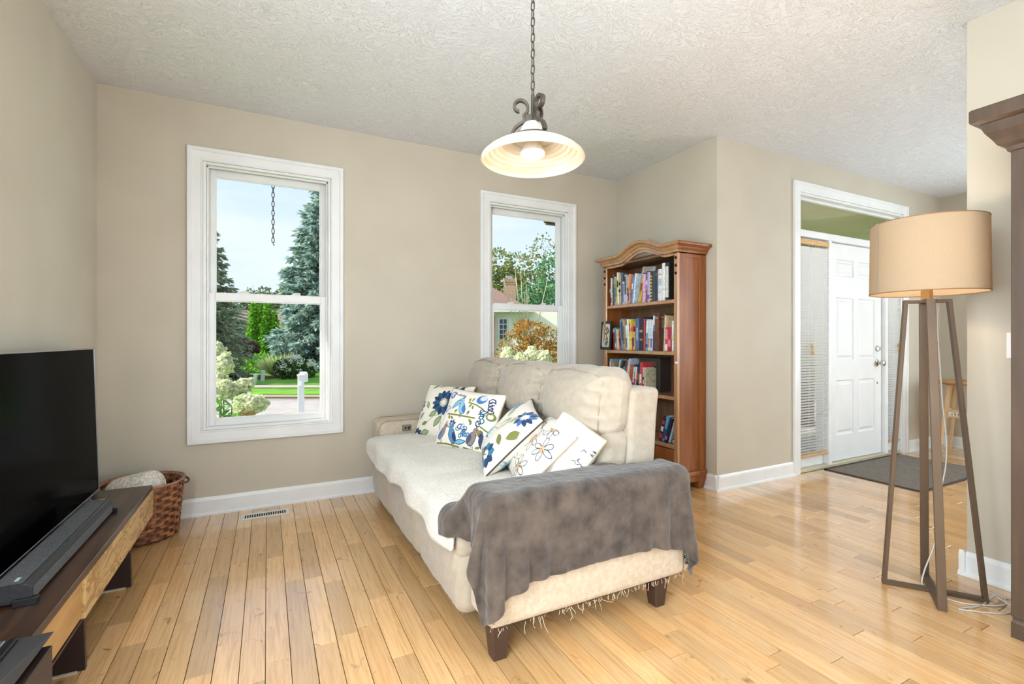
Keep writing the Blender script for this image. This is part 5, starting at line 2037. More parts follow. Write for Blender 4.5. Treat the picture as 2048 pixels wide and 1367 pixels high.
for i in range(60):
    t = i / 59
    a = t * 3.2 * 2 * PI
    r = 0.012 + 0.05 * t
    d = (b_ - a_).normalized()
    s1 = d.cross(Vector((0, 0, 1))).normalized()
    s2 = s1.cross(d)
    sp.append(b_ - d * 0.012 + s1 * r * math.cos(a) + s2 * r * math.sin(a))
MB().tube(sp, 0.004, 6).build('rolled_edge', m_roll, roll, smooth='all')
m_strap = M('brown_leather_strap', (96, 58, 42), rough=0.5)
pts = []
for i in range(20):
    a = i / 20 * 2 * PI
    d = (b_ - a_).normalized()
    s1 = d.cross(Vector((0, 0, 1))).normalized()
    s2 = s1.cross(d)
    c_ = a_.lerp(b_, 0.02)
    pts.append(c_ + s1 * 0.03 * math.cos(a) + s2 * 0.045 * math.sin(a))

# ------------------------------------------------------------------ floor lamp
m_bronze = M('brushed_bronze', (104, 85, 67), rough=0.42, metal=0.45, col2=(94, 76, 60), nscale=3, stretch=(1, 1, 1))
m_shade = M('linen_shade', (206, 186, 158), rough=0.9, spec=0.1, col2=(201, 181, 153), nscale=240, ndetail=2, bump=0.2, bscale=300, bdist=0.002, translucent=0.4)
m_shadetrim = M('shade_trim', (150, 110, 76), rough=0.7)
m_bulb = M('lit_bulb', (255, 244, 222), rough=0.3, emit=8.0, emit_col=(255, 226, 180))
LC = Vector((2.745, 1.095, 0))
lamp = thing('floor_lamp', LC, 'bronze floor lamp with four bar legs and a lit drum shade', 'lamp')
dA = Vector((0.21, -0.29, 0)).normalized()
dB = Vector((0.31, 0.19, 0)).normalized()
ZT = 1.352
LT = LC + Vector((-0.026, 0.012, 0))          # the head sits slightly off the foot
for d, hb, ht in ((dA, 0.182, 0.078), (dB, 0.18, 0.078)):
    side = Vector((-d.y, d.x, 0))
    for sg in (-1, 1):
        a = LC + d * sg * hb + Vector((0, 0, 0.0))
        b = LT + d * sg * ht + Vector((0, 0, ZT))
        w = d * 0.008
        s_ = side * 0.016
        q = [a - w - s_, a + w - s_, a + w + s_, a - w + s_, b - w - s_, b + w - s_, b + w + s_, b - w + s_]
        MB().hexa(q).build('leg', m_bronze, lamp, bevel=0.001)
    p0, p1 = LC - d * (hb - 0.006), LC + d * (hb - 0.006)
    zoff = 0.008 if d is dA else 0.0085
    MB().bar(p0 + Vector((0, 0, zoff)), p1 + Vector((0, 0, zoff)), 0.032, 0.016).build('base_bar', m_bronze, lamp, bevel=0.001)
    p0, p1 = LT - d * (ht - 0.006) + Vector((0, 0, ZT - 0.008)), LT + d * (ht - 0.006) + Vector((0, 0, ZT - 0.008))
    MB().bar(p0, p1, 0.032, 0.016).build('top_bar', m_bronze, lamp, bevel=0.001)
m_gold = M('warm_brass', (206, 164, 104), rough=0.35, metal=0.6)
MB().box(LT.x - 0.017, LT.y - 0.017, ZT, LT.x + 0.017, LT.y + 0.017, ZT + 0.07).build('neck', m_gold, lamp, bevel=0.002)
MB().lathe([(0.018, 0), (0.018, 0.05), (0.014, 0.055)], 16, (LT.x, LT.y, ZT + 0.07), True, True).build('socket', m_gold, lamp, smooth=True)
MB().lathe([(0.012, 0), (0.016, 0.02), (0.03, 0.05), (0.031, 0.068), (0.02, 0.092), (0.002, 0.1)], 20, (LT.x, LT.y, ZT + 0.12)).build('bulb', m_bulb, lamp, smooth=True)
SZ0, SZ1, SR = 1.382, 1.707, 0.211
sh = MB().lathe([(SR + 0.004, 0), (SR, SZ1 - SZ0), (SR - 0.002, SZ1 - SZ0), (SR + 0.002, 0), (SR + 0.004, 0)], 96, (LT.x, LT.y, SZ0)).build('shade', m_shade, lamp, smooth=True)
for z, r in ((SZ0, SR + 0.003), (SZ1, SR - 0.001)):
    MB().tube([(LT.x + r * math.cos(2 * PI * i / 72), LT.y + r * math.sin(2 * PI * i / 72), z) for i in range(72)], 0.0024, 6, closed=True).build('shade_ring', m_shadetrim, sh, smooth='all')
va = math.atan2(-LT.y, -LT.x) - 0.62 * 1.55
a0 = va
MB().box(-0.001, -0.001, 0, 0.001, 0.001, 0.001)
sx, sy = LT.x + (SR + 0.0035) * math.cos(a0), LT.y + (SR + 0.0035) * math.sin(a0)
ta = (-math.sin(a0), math.cos(a0))
MB().hexa([(sx - ta[0] * 0.012, sy - ta[1] * 0.012, SZ0), (sx + ta[0] * 0.012, sy + ta[1] * 0.012, SZ0), (sx + ta[0] * 0.012 + 0.001 * math.cos(a0), sy + ta[1] * 0.012 + 0.001 * math.sin(a0), SZ0),
           (sx - ta[0] * 0.012 + 0.001 * math.cos(a0), sy - ta[1] * 0.012 + 0.001 * math.sin(a0), SZ0),
           (sx - ta[0] * 0.012, sy - ta[1] * 0.012, SZ1), (sx + ta[0] * 0.012, sy + ta[1] * 0.012, SZ1), (sx + ta[0] * 0.012 + 0.001 * math.cos(a0), sy + ta[1] * 0.012 + 0.001 * math.sin(a0), SZ1),
           (sx - ta[0] * 0.012 + 0.001 * math.cos(a0), sy - ta[1] * 0.012 + 0.001 * math.sin(a0), SZ1)]).build('shade_seam', m_shade, sh)
mb = MB()
for i in range(3):
    a = i * 2 * PI / 3 + 0.4
    mb.tube([(LT.x, LT.y, SZ1 - 0.03), (LT.x + SR * 0.985 * math.cos(a), LT.y + SR * 0.985 * math.sin(a), SZ1 - 0.006)], 0.002, 6)
mb.tube([(LT.x, LT.y, ZT + 0.12), (LT.x + 0.04, LT.y, ZT + 0.2), (LT.x, LT.y, SZ1 - 0.03)], 0.002, 6)
mb.build('shade_harp', m_bronze, lamp)
lb_ = light('floor_lamp_light', 'POINT', (LT.x, LT.y, ZT + 0.19), (0, 0, 0), 15, (1.0, 0.84, 0.64), shadow_soft_size=0.04)
# cord
m_clear = M('clear_cord', (206, 198, 190), rough=0.3)


def catmull(P, n=8):
    P = [Vector(p) for p in P]
    out = []
    Q = [P[0]] + P + [P[-1]]
    for i in range(1, len(Q) - 2):
        for k in range(n):
            t = k / n
            a, b, c, d = Q[i - 1], Q[i], Q[i + 1], Q[i + 2]
            out.append(0.5 * ((2 * b) + (c - a) * t + (2 * a - 5 * b + 4 * c - d) * t * t + (3 * b - a - 3 * c + d) * t ** 3))
    out.append(P[-1])
    return out


cp_ = [(2.742, 1.08, 1.375), (2.775, 1.085, 1.33), (2.79, 1.095, 1.22), (2.83, 1.10, 1.02), (2.865, 1.105, 0.86), (2.90, 1.105, 0.70), (2.895, 1.105, 0.56), (2.87, 1.12, 0.40),
       (2.885, 1.125, 0.27), (2.85, 1.14, 0.15), (2.80, 1.15, 0.06), (2.76, 1.14, 0.006), (2.72, 1.07, 0.004), (2.74, 0.98, 0.004), (2.86, 0.90, 0.004), (2.93, 0.905, 0.004), (2.92, 0.935, 0.02), (2.88, 0.945, 0.004),
       (2.78, 0.94, 0.004), (2.67, 0.97, 0.004), (2.68, 0.95, 0.004), (2.78, 0.87, 0.004), (2.87, 0.86, 0.004), (2.885, 0.885, 0.012), (2.90, 0.925, 0.022), (2.95, 0.92, 0.004), (3.02, 0.86, 0.004), (3.05, 0.78, 0.004)]
MB().tube(catmull(cp_), 0.0032, 6).build('cord', m_clear, lamp, smooth='all')

# ------------------------------------------------------------------ pendant lamp
m_iron = M('weathered_iron', (98, 88, 79), rough=0.5, metal=0.5, col2=(76, 67, 60), nscale=18)
m_alab = M('alabaster_glass', (248, 240, 226), rough=0.3, spec=0.5, col2=(238, 222, 198), nscale=4, ndetail=2, stretch=(1, 1, 6), translucent=0.35)
m_bulb2 = M('lit_flood_bulb', (255, 250, 240), rough=0.3, emit=3.0, emit_col=(255, 242, 220))
PC = Vector((0.945, 1.672, 0))
ZR = 1.883
pd = thing('pendant_lamp', (PC.x, PC.y, ZR), 'lit pendant lamp with ribbed alabaster bowl, iron scrolls and chain', 'lamp')
prof = []
NP = 44
for i in range(NP + 1):
    t = i / NP
    r = 0.207 - 0.125 * t
    z = 0.006 + 0.076 * (t ** 0.62) + 0.0016 * math.sin(t * NP * 0.95)
    prof.append((r, z))
prof = [(0.203, 0.0), (0.208, 0.003)] + prof
inner = [(r - 0.005, z - 0.004) for r, z in prof[::-1]]
MB().lathe(prof + inner, 72, (PC.x, PC.y, ZR)).build('bowl', m_alab, pd, smooth='all')
MB().lathe([(0.085, 0.078), (0.090, 0.082), (0.088, 0.088), (0.070, 0.092), (0.066, 0.088)], 48, (PC.x, PC.y, ZR)).build('collar', m_iron, pd, smooth=True)
MB().lathe([(0.070, 0.088), (0.058, 0.10), (0.046, 0.13), (0.036, 0.145), (0.02, 0.15)], 32, (PC.x, PC.y, ZR), False, True).build('socket_cup', M('cream_socket', (222, 212, 196), rough=0.5), pd, smooth=True)
MB().lathe([(0.02, 0.085), (0.022, 0.072), (0.036, 0.056), (0.046, 0.040), (0.048, 0.030)], 32, (PC.x, PC.y, ZR)).build('bulb_neck', MATS['cream_socket'], pd, smooth=True)
MB().lathe([(0.048, 0.030), (0.047, 0.022), (0.036, 0.014), (0.001, 0.010)], 32, (PC.x, PC.y, ZR)).build('bulb', m_bulb2, pd, smooth=True)
MB().lathe([(0.0815, 0.0795), (0.06, 0.083), (0.024, 0.084)], 40, (PC.x, PC.y, ZR)).build('inner_cap', MATS['cream_socket'], pd, smooth=True)
MB().tube([(PC.x, PC.y, ZR + 0.14), (PC.x, PC.y, ZR + 0.262)], 0.0075, 10).build('stem', m_iron, pd, smooth=True)


def flatbar(pts, w, h):
    """Flat strap following points in a vertical plane: w thick in the plane, h across."""
    pts = [Vector(p) for p in pts]
    lo = []
    n_ = None
    for i, p in enumerate(pts):
        t = (pts[min(i + 1, len(pts) - 1)] - pts[max(i - 1, 0)]).normalized()
        lo.append((p, t))
    return lo


for k in range(3):
    a = math.radians(153 + 120 * k)
    rx, ry = math.cos(a), math.sin(a)
    nrm = Vector((-ry, rx, 0))
    prof2 = []
    # foot on the collar, sweeping up to the hub, then curling outwards in a scroll
    for (r, z) in ((0.087, 0.092), (0.084, 0.108), (0.072, 0.128), (0.055, 0.143), (0.038, 0.152), (0.033, 0.165), (0.036, 0.178)):
        prof2.append((r, z))
    for i in range(1, 22):
        t = i / 21
        an = math.radians(-125 - 320 * t)
        rr = 0.036 * (1 - 0.55 * t)
        prof2.append((0.052 + rr * math.cos(an), 0.212 + rr * math.sin(an)))
    lo = []
    P3 = [Vector((PC.x + r * rx, PC.y + r * ry, ZR + z)) for r, z in prof2]
    for i, p in enumerate(P3):
        t = (P3[min(i + 1, len(P3) - 1)] - P3[max(i - 1, 0)]).normalized()
        s_ = t.cross(nrm).normalized() * 0.0055
        q = nrm * 0.0085
        lo.append([p - s_ - q, p + s_ - q, p + s_ + q, p - s_ + q])
    MB().loft(lo).build('scroll', m_iron, pd, smooth=True)
    c0 = Vector((PC.x, PC.y, ZR + 0.165))
    MB().bar(c0, c0 + Vector((rx, ry, 0)) * 0.034, 0.017, 0.036).build('hub_block', m_iron, pd, bevel=0.002)


def chain(parent, x, y, z0, z1, ll, lw, r, mat, a0=0.0):
    """Hanging chain from z1 down to z0; every link is a part."""
    pitch = ll - 2 * r * 1.6
    n_ = int((z1 - z0) / pitch)
    base = {}
    for i in range(n_):
        zc = z0 + pitch * (i + 0.5)
        ang = a0 + (PI / 2 if i % 2 else 0)
        if i % 2 not in base:
            pts = []
            hs = ll / 2 - lw / 2
            for k in range(16):
                t = 2 * PI * k / 16
                px = (lw / 2 - r) * math.cos(t)
                pz = (lw / 2 - r) * math.sin(t) + (hs if math.sin(t) > 0 else -hs)
                pts.append((px * math.cos(ang), px * math.sin(ang), pz))
            o = MB().tube(pts, r, 6, closed=True).build('link', mat, parent, smooth='all', origin=(0, 0, 0))
            base[i % 2] = o
        else:
            o = base[i % 2].copy()
            COL.objects.link(o)
        o.location = Vector((x, y, zc)) - world_loc(parent)


chain(pd, PC.x, PC.y, ZR + 0.252, H - 0.02, 0.040, 0.019, 0.0026, m_iron, 0.5)
MB().lathe([(0.012, -0.05), (0.03, -0.045), (0.062, -0.018), (0.065, 0.0)], 32, (PC.x, PC.y, H), True, False).build('canopy', m_iron, pd, smooth=True)
light('pendant_light', 'POINT', (PC.x, PC.y, ZR - 0.002), (0, 0, 0), 0.9, (1.0, 0.90, 0.76), shadow_soft_size=0.008)

# ------------------------------------------------------------------ dark hutch at the right edge
m_hutch = M('grey_brown_hutch', (82, 63, 47), rough=0.5, col2=(70, 53, 39), nscale=3, stretch=(8, 8, 1), coat=0.15)
HX, HY0, HY1 = 2.602, -0.55, 0.790
hu = thing('hutch', (2.85, 0.12, 0), 'tall grey-brown wooden hutch with crown moulding, cut off by the right frame edge', 'hutch')
MB().box(HX + 0.02, HY0, 0.08, XR - 0.03, HY1 - 0.002, 1.915).build('carcass', m_hutch, hu, bevel=0.002)
MB().box(HX, HY1 - 0.06, 0.08, HX + 0.02, HY1, 1.915).build('stile', m_hutch, hu, bevel=0.002)
MB().box(HX, HY0, 0.08, HX + 0.02, HY0 + 0.06, 1.915).build('stile', m_hutch, hu, bevel=0.002)
for (ya, yb) in ((HY0 + 0.063, 0.118), (0.122, HY1 - 0.063)):
    for (za, zb_) in ((0.12, 0.78), (0.84, 1.86)):
        d = MB()
        d.box(HX - 0.004, ya, za, HX + 0.018, ya + 0.07, zb_).box(HX - 0.004, yb - 0.07, za, HX + 0.018, yb, zb_)
        d.box(HX - 0.004, ya + 0.07, za, HX + 0.018, yb - 0.07, za + 0.07).box(HX - 0.004, ya + 0.07, zb_ - 0.07, HX + 0.018, yb - 0.07, zb_)
        d.box(HX + 0.006, ya + 0.07, za + 0.07, HX + 0.016, yb - 0.07, zb_ - 0.07)
        dd = d.build('door', m_hutch, hu, bevel=0.002)
        yk = yb - 0.03 if yb < 0.2 else ya + 0.03
        MB().lathe([(0.005, 0), (0.008, 0.012), (0.014, 0.02), (0.010, 0.028)], 14, (0, 0, 0), True, True).xform(Matrix.Translation((HX - 0.004, yk, (za + zb_) / 2)) @ Matrix.Rotation(-PI / 2, 4, 'Y')).build('knob', m_stud, dd, smooth=True)
for z in (1.80, 1.70, 0.95):
    MB().tube([(HX - 0.005, HY1 - 0.062, z - 0.035), (HX - 0.005, HY1 - 0.062, z + 0.035)], 0.005, 8).build('hinge', m_chrome, hu, smooth=True)
lo = []
for o, z in ((0.0, 1.905), (0.008, 1.908), (0.012, 1.925), (0.030, 1.935), (0.040, 1.955), (0.058, 1.985), (0.066, 2.005), (0.068, 2.02), (0.092, 2.03), (0.094, 2.036), (0.094, 2.078), (0.088, 2.084)):
    lo.append([(HX - o, HY0 - o, z), (XR - 0.005, HY0 - o, z), (XR - 0.005, HY1 + o, z), (HX - o, HY1 + o, z)])
MB().loft(lo).build('crown', m_hutch, hu)
lo = []
for o, z in ((0.0, 0.0), (0.0, 0.06), (-0.004, 0.07), (-0.004, 0.085)):
    lo.append([(HX - o, HY0 - o, z), (XR - 0.03, HY0 - o, z), (XR - 0.03, HY1 + o, z), (HX - o, HY1 + o, z)])
MB().loft(lo).build('plinth', m_hutch, hu)

# ------------------------------------------------------------------ stool in the foyer
m_teak = M('honey_wood', (190, 140, 88), rough=0.5, col2=(158, 110, 64), nscale=4, stretch=(10, 1.5, 4))
m_pale = M('pale_stool_leg', (224, 190, 148), rough=0.5, col2=(206, 168, 122), nscale=5, stretch=(5, 5, 1))
m_cane = M('white_woven_cord', (238, 230, 214), rough=0.8)
SC = Vector((6.14, 2.20, 0))
st = thing('stool', SC, 'round-topped wooden stool with woven cord band, in the foyer behind the lamp', 'stool')
loops = []
for r, z in ((0.13, 0.722), (0.20, 0.728), (0.225, 0.742), (0.228, 0.752), (0.20, 0.758), (0.10, 0.752), (0.01, 0.750)):
    loops.append([(SC.x + r * 1.12 * math.cos(2 * PI * i / 40), SC.y + r * 0.95 * math.sin(2 * PI * i / 40), z) for i in range(40)])
MB().loft(loops).build('seat', m_teak, st, smooth=True)
legpos = []
for k in range(4):
    a = PI / 4 + k * PI / 2 + 0.1
    top = SC + Vector((0.12 * math.cos(a), 0.12 * math.sin(a), 0.726))
    bot = SC + Vector((0.215 * math.cos(a), 0.215 * math.sin(a), 0))
    legpos.append((top, bot))
    MB().tube([bot, bot.lerp(top, 0.15), bot.lerp(top, 0.5), bot.lerp(top, 0.85), top], [0.013, 0.016, 0.021, 0.022, 0.028], 14).build('leg', m_pale, st, smooth=True)
for k in range(4):
    a, b = legpos[k], legpos[(k + 1) % 4]
    p, q = a[1].lerp(a[0], 0.60), b[1].lerp(b[0], 0.60)
    rail = MB().tube([p + Vector((0, 0, 0.03)), q + Vector((0, 0, 0.03))], 0.009, 10).tube([p - Vector((0, 0, 0.03)), q - Vector((0, 0, 0.03))], 0.009, 10).build('rail', m_pale, st, smooth=True)
    mb = MB()
    n_ = 9
    for i in range(n_):
        u0, u1 = i / n_, (i + 1) / n_
        for sgn in (1, -1):
            mb.tube([p.lerp(q, u0) + Vector((0, 0, 0.04 * sgn)), p.lerp(q, u1) - Vector((0, 0, 0.04 * sgn))], 0.005, 6)
    mb.build('cord_weave', m_cane, rail, smooth='all')

# ------------------------------------------------------------------ outdoors: porch, eaves
GZ = -0.55
struct('porch_slab', MB().box(3.3, YD + WT, -0.25, 7.2, 4.7, -0.02), m_conc)
struct('porch_ceiling', MB().box(XR + WT, YD + WT, 2.52, 7.4, YB + WT, 2.60).box(2.72, YB + WT, 2.52, 7.4, 4.45, 2.60), m_soffit)
struct('house_foundation', MB().box(XL - WT, YB + WT - 0.02, GZ, XR + WT, YB + WT + 0.02, 0.0), m_brick)
m_fascia = M('brown_fascia', (120, 92, 70), rough=0.7)
struct('porch_fascia', MB().box(2.70, 4.45, 2.42, 7.4, 4.5, 2.64).box(2.68, YB + WT, 2.44, 2.72, 4.5, 2.62), m_fascia)
struct('eave_soffit', MB().box(XL - 0.6, YB + WT, 2.66, 2.70, YB + WT + 0.62, 2.72), m_soffit)
col_ = thing('porch_column', (6.55, 4.2, -0.02), 'red brick porch column outside the front door transom', 'column')
for i in range(34):
    z = -0.02 + i * 0.075
    for j in range(2):
        off = 0.0 if i % 2 else 0.11
        xx = 6.40 + j * 0.22 - (0.0 if i % 2 else 0.0)
        MB().box(6.38 + j * 0.2, 4.03, z, 6.38 + j * 0.2 + 0.193, 4.38, z + 0.066).build('brick', m_brick, col_)
MB().box(6.386, 4.036, -0.02, 6.765, 4.374, 2.52).build('mortar', M('mortar', (176, 166, 152), rough=0.95), col_)

# chain hanging from the eave outside the large window
ch = thing('hanging_chain', (0.041, 4.48, 1.95), 'thin dark chain hanging outside the upper pane of the large window', 'chain')
m_dchain = M('dark_chain', (70, 62, 54), rough=0.5, metal=0.5)
chain(ch, 0.041, 4.48, 1.98, 2.665, 0.048, 0.026, 0.0032, m_dchain, 0.2)
MB().tube([(0.041, 4.48, 1.985), (0.041, 4.48, 1.965), (0.047, 4.48, 1.955), (0.053, 4.48, 1.962)], 0.0028, 6).build('hook', m_dchain, ch, smooth='all')

# ------------------------------------------------------------------ ground
m_lawn = M('lawn_grass', (136, 186, 76), rough=0.95, spec=0.1, col2=(108, 158, 58), nscale=1.4, ndetail=8, bump=0.6, bscale=30, bdist=0.05)
m_walk = M('pale_sidewalk', (206, 190, 170), rough=0.9, col2=(194, 178, 158), nscale=2)
m_road = M('grey_driveway', (192, 182, 172), rough=0.9, col2=(178, 168, 158), nscale=3, ndetail=6)
m_curb = M('tan_curb', (196, 176, 142), rough=0.9)
m_mulch = M('brown_mulch', (112, 74, 58), rough=0.95, col2=(84, 54, 44), nscale=9)


def lawn_z(r, d):
    z = GZ
    if d > 19:
        t = min(1, (d - 19) / 9)
        z += 0.42 * t * t * (3 - 2 * t)
    return z + 0.04 * math.sin(r * 0.5) * min(1, max(0, (d - 19) / 6))


def strip(name, d0, d1, mat, dz=0.0, nd=24, r0=-30, r1=48, nr=40):
    V, F = [], []
    for j in range(nd + 1):
        d = d0 + (d1 - d0) * j / nd
        for i in range(nr + 1):
            r = r0 + (r1 - r0) * i / nr
            p = yard(r, d, lawn_z(r, d) + dz)
            V.append(p)
    for j in range(nd):
        for i in range(nr):
            a = j * (nr + 1) + i
            F.append((a, a + 1, a + nr + 2, a + nr + 1))
    # turned-down edge so that the strip has depth
    o = len(V)
    for j in (0, nd):
        for i in range(nr + 1):
            p = V[j * (nr + 1) + i]
            V.append(Vector((p.x, p.y, p.z - 0.3)))
    for q, j in ((0, 0), (1, nd)):
        for i in range(nr):
            a = j * (nr + 1) + i
            b = o + q * (nr + 1) + i
            F.append((a, a + 1, b + 1, b))
    return tag(np_mesh(name, np.array([tuple(p) for p in V]), F, mat, smooth=True), kind='structure')


strip('front_lawn', 2.0, 9.0, m_lawn, 0.0, nd=8, r0=-14, r1=20)
strip('driveway', 9.0, 14.3, m_road, -0.03, nd=6)
strip('curb', 14.3, 14.75, m_curb, 0.02, nd=2)
strip('verge_lawn', 14.75, 16.75, m_lawn, 0.03, nd=6)
strip('sidewalk', 16.75, 17.75, m_walk, 0.05, nd=2)
strip('far_lawn', 17.75, 75, m_lawn, 0.03, nd=60, r0=-60, r1=70)

# ------------------------------------------------------------------ foliage helpers
m_leafy = M('foliage', (90, 130, 60), rough=0.75, spec=0.2, attr='Col', translucent=0.4)
m_bark = M('grey_bark', (112, 92, 76), rough=0.95, col2=(82, 66, 54), nscale=12, stretch=(1, 1, 0.3))


def shards(name, P, D, ln, wd, C, parent, rng, jitter=0.5, smooth=False):
    """Foliage: one kinked quad per point P along direction D (unit), length ln, width wd, colour C."""
    n = len(P)
    ln = np.broadcast_to(ln, n)[:, None]
    wd = np.broadcast_to(wd, n)[:, None]
    D = D + rng.normal(0, jitter, (n, 3))
    D /= np.linalg.norm(D, axis=1, keepdims=True) + 1e-9
    A = rng.normal(0, 1, (n, 3))
    S = np.cross(D, A)
    S /= np.linalg.norm(S, axis=1, keepdims=True) + 1e-9
    Nn = np.cross(D, S)
    v0 = P
    v1 = P + D * ln * 0.55 + S * wd * 0.5 + Nn * wd * 0.12
    v2 = P + D * ln
    v3 = P + D * ln * 0.55 - S * wd * 0.5 + Nn * wd * 0.12
    V = np.stack([v0, v1, v2, v3], axis=1).reshape(-1, 3)
    F = np.arange(4 * n).reshape(n, 4)
    Cc = np.repeat(C, 4, axis=0)
    return np_mesh(name, V, F, m_leafy, parent, col=Cc)


def palette(cols, n, rng, var=0.16):
    base = np.array([L3(c) for c in cols])
    k = rng.integers(0, len(cols), n)
    return np.clip(base[k] * 1.2 * (1 + rng.normal(0, var, (n, 1))), 0, 0.95)


def spruce(name, base, height, rad, cols, label, seed, skirt=0.3, levels=26, dens=1.0, cat='tree', group=None):
    rng = np.random.default_rng(seed)
    t = thing(name, base, label, cat, group)
    b = np.array(base)
    MB().tube([tuple(b), tuple(b + [0, 0, height * 0.5]), tuple(b + [0, 0, height * 0.98])], [height * 0.022, height * 0.014, 0.02], 10).build('trunk', m_bark, t, smooth='all')
    P, D, LN = [], [], []
    br = MB()
    for li in range(levels):
        f = li / (levels - 1)
        z = skirt + (height - skirt) * f ** 0.92
        R = rad * (1 - f) ** 0.82 + 0.12
        nb = max(5, int(13 * (1 - f) + 5))
        for k in range(nb):
            a = 2 * PI * (k + rng.random() * 0.7) / nb + li * 0.9
            Rk = R * rng.uniform(0.72, 1.08)
            droop = 0.24 * Rk
            m = max(4, int(Rk * 9 * dens))
            s_ = np.linspace(0.18, 1, m)
            pz = z - droop * s_ ** 1.4 + 0.28 * droop * np.maximum(0, s_ - 0.7) ** 1 * 3
            px = Rk * s_ * math.cos(a)
            py = Rk * s_ * math.sin(a)
            line = np.stack([px, py, pz], axis=1)
            dirv = np.array([math.cos(a), math.sin(a), -0.25])
            perp = np.array([-math.sin(a), math.cos(a), 0])
            rep = max(3, int(5 * dens))
            for q in range(rep):
                off = rng.normal(0, 1, (m, 1)) * perp * (0.11 * Rk * (1.1 - s_))[:, None]
                P.append(line + off + rng.normal(0, 0.03, (m, 3)) * height / 8)
                D.append(np.tile(dirv * 0.8, (m, 1)) + perp * rng.normal(0, 0.55, (m, 1)) + np.array([0, 0, -0.15]))
                LN.append(np.full(m, 0.045 * height * rng.uniform(0.8, 1.2)) * 0.75)
    P = np.concatenate(P) + b
    D = np.concatenate(D)
    LN = np.concatenate(LN)
    D /= np.linalg.norm(D, axis=1, keepdims=True)
    C = palette(cols, len(P), rng)
    tag(shards('needles', P, D, LN, LN * 0.30, C, t, rng, 0.35), kind='stuff')
    return t


def blob_tree(name, base, height, clusters, cols, label, seed, leaf=0.16, per=700, trunk=True, cat='tree', group=None, fol='leaves', branches=5):
    """Broad-leaved tree or shrub: leaf shards on the skins of ellipsoid clusters (dx, dy, z, rx, rz)."""
    rng = np.random.default_rng(seed)
    t = thing(name, base, label, cat, group)
    b = np.array(base)
    if trunk:
        mb = MB()
        mb.tube([tuple(b), tuple(b + [0.03 * height, 0, height * 0.35]), tuple(b + [0, 0.02 * height, height * 0.7])], [0.03 * height, 0.02 * height, 0.008 * height], 8)
        for k in range(branches):
            c = clusters[k % len(clusters)]
            mb.tube([tuple(b + [0.02 * height, 0, height * (0.25 + 0.05 * k)]), tuple(b + [c[0] * 0.5, c[1] * 0.5, (c[2] + height * 0.3) * 0.5 + 0.05 * height]), tuple(b + [c[0], c[1], c[2]])],
                    [0.012 * height, 0.008 * height, 0.003 * height], 6)
        mb.build('trunk', m_bark, t, smooth='all')
    P, D = [], []
    for (dx, dy, z, rx, rz) in clusters:
        n = int(per * (rx * rx + rx * rz))
        v = rng.normal(0, 1, (n, 3))
        v /= np.linalg.norm(v, axis=1, keepdims=True)
        rr = rng.uniform(0.55, 1.0, (n, 1)) ** 0.6 * (1 + 0.12 * np.sin(v[:, :1] * 9 + dx) * np.cos(v[:, 1:2] * 7))
        P.append(b + np.array([dx, dy, z]) + v * rr * np.array([rx, rx, rz]))
        D.append(v + np.array([0, 0, -0.1]))
    P = np.concatenate(P)
    D = np.concatenate(D)
    D /= np.linalg.norm(D, axis=1, keepdims=True)
    n = len(P)
    C = palette(cols, n, rng)
    ln = leaf * rng.uniform(0.7, 1.3, n)
    tag(shards(fol, P, D, ln, ln * 0.6, C, t, rng, 0.8), kind='stuff')
    return t


def gpos(u, d, dz=0.0):
    r = (u - 1024) / FPX * d
    p = yard(r, d)
    return (p.x, p.y, lawn_z(r, d) + dz)


BLUE = [(164, 186, 180), (138, 162, 154), (186, 204, 198), (116, 140, 130), (150, 168, 142)]
OLV = [(146, 160, 130), (118, 134, 110), (168, 178, 152), (150, 142, 118)]
spruce('blue_spruce', gpos(655, 25.5), 10.6, 2.9, BLUE, 'large blue-grey spruce at the right of the large window view', 21, skirt=0.2, levels=36, dens=1.5)
spruce('spruce', gpos(392, 19.0), 7.6, 1.9, OLV, 'olive-grey spruce with reaching branches at the left of the large window view', 22, skirt=0.3, levels=24, dens=1.5)
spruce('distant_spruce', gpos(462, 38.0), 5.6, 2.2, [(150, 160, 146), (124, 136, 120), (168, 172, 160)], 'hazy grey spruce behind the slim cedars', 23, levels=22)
ARB = [(104, 158, 44), (128, 180, 56), (84, 132, 38), (150, 194, 76)]
for (u, top, w, sd) in ((508, 602, 0.44, 31), (520, 612, 0.36, 32), (534, 606, 0.46, 33), (549, 622, 0.36, 34)):
    d = 31.0
    base = gpos(u, d)
    hgt = (679 - top) / FPX * d + CAM_H - base[2]
    cl = [(0, 0, hgt * f, w * (1.0 - 0.75 * max(0, f - 0.35) / 0.65) * (0.85 + 0.15 * min(1, f * 6)), hgt * 0.09) for f in np.linspace(0.07, 0.95, 12)]
    which = {31: 'tallest slim green cedar, left of its group', 32: 'slim green cedar tucked second from the left in its group', 33: 'broad slim green cedar third from the left in its group',
             34: 'shortest slim green cedar, right of its group'}[sd]
    blob_tree('slim_cedar', base, hgt, cl, ARB, which, sd, leaf=0.16, per=1500, group='slim cedars across the street', fol='foliage', branches=2)
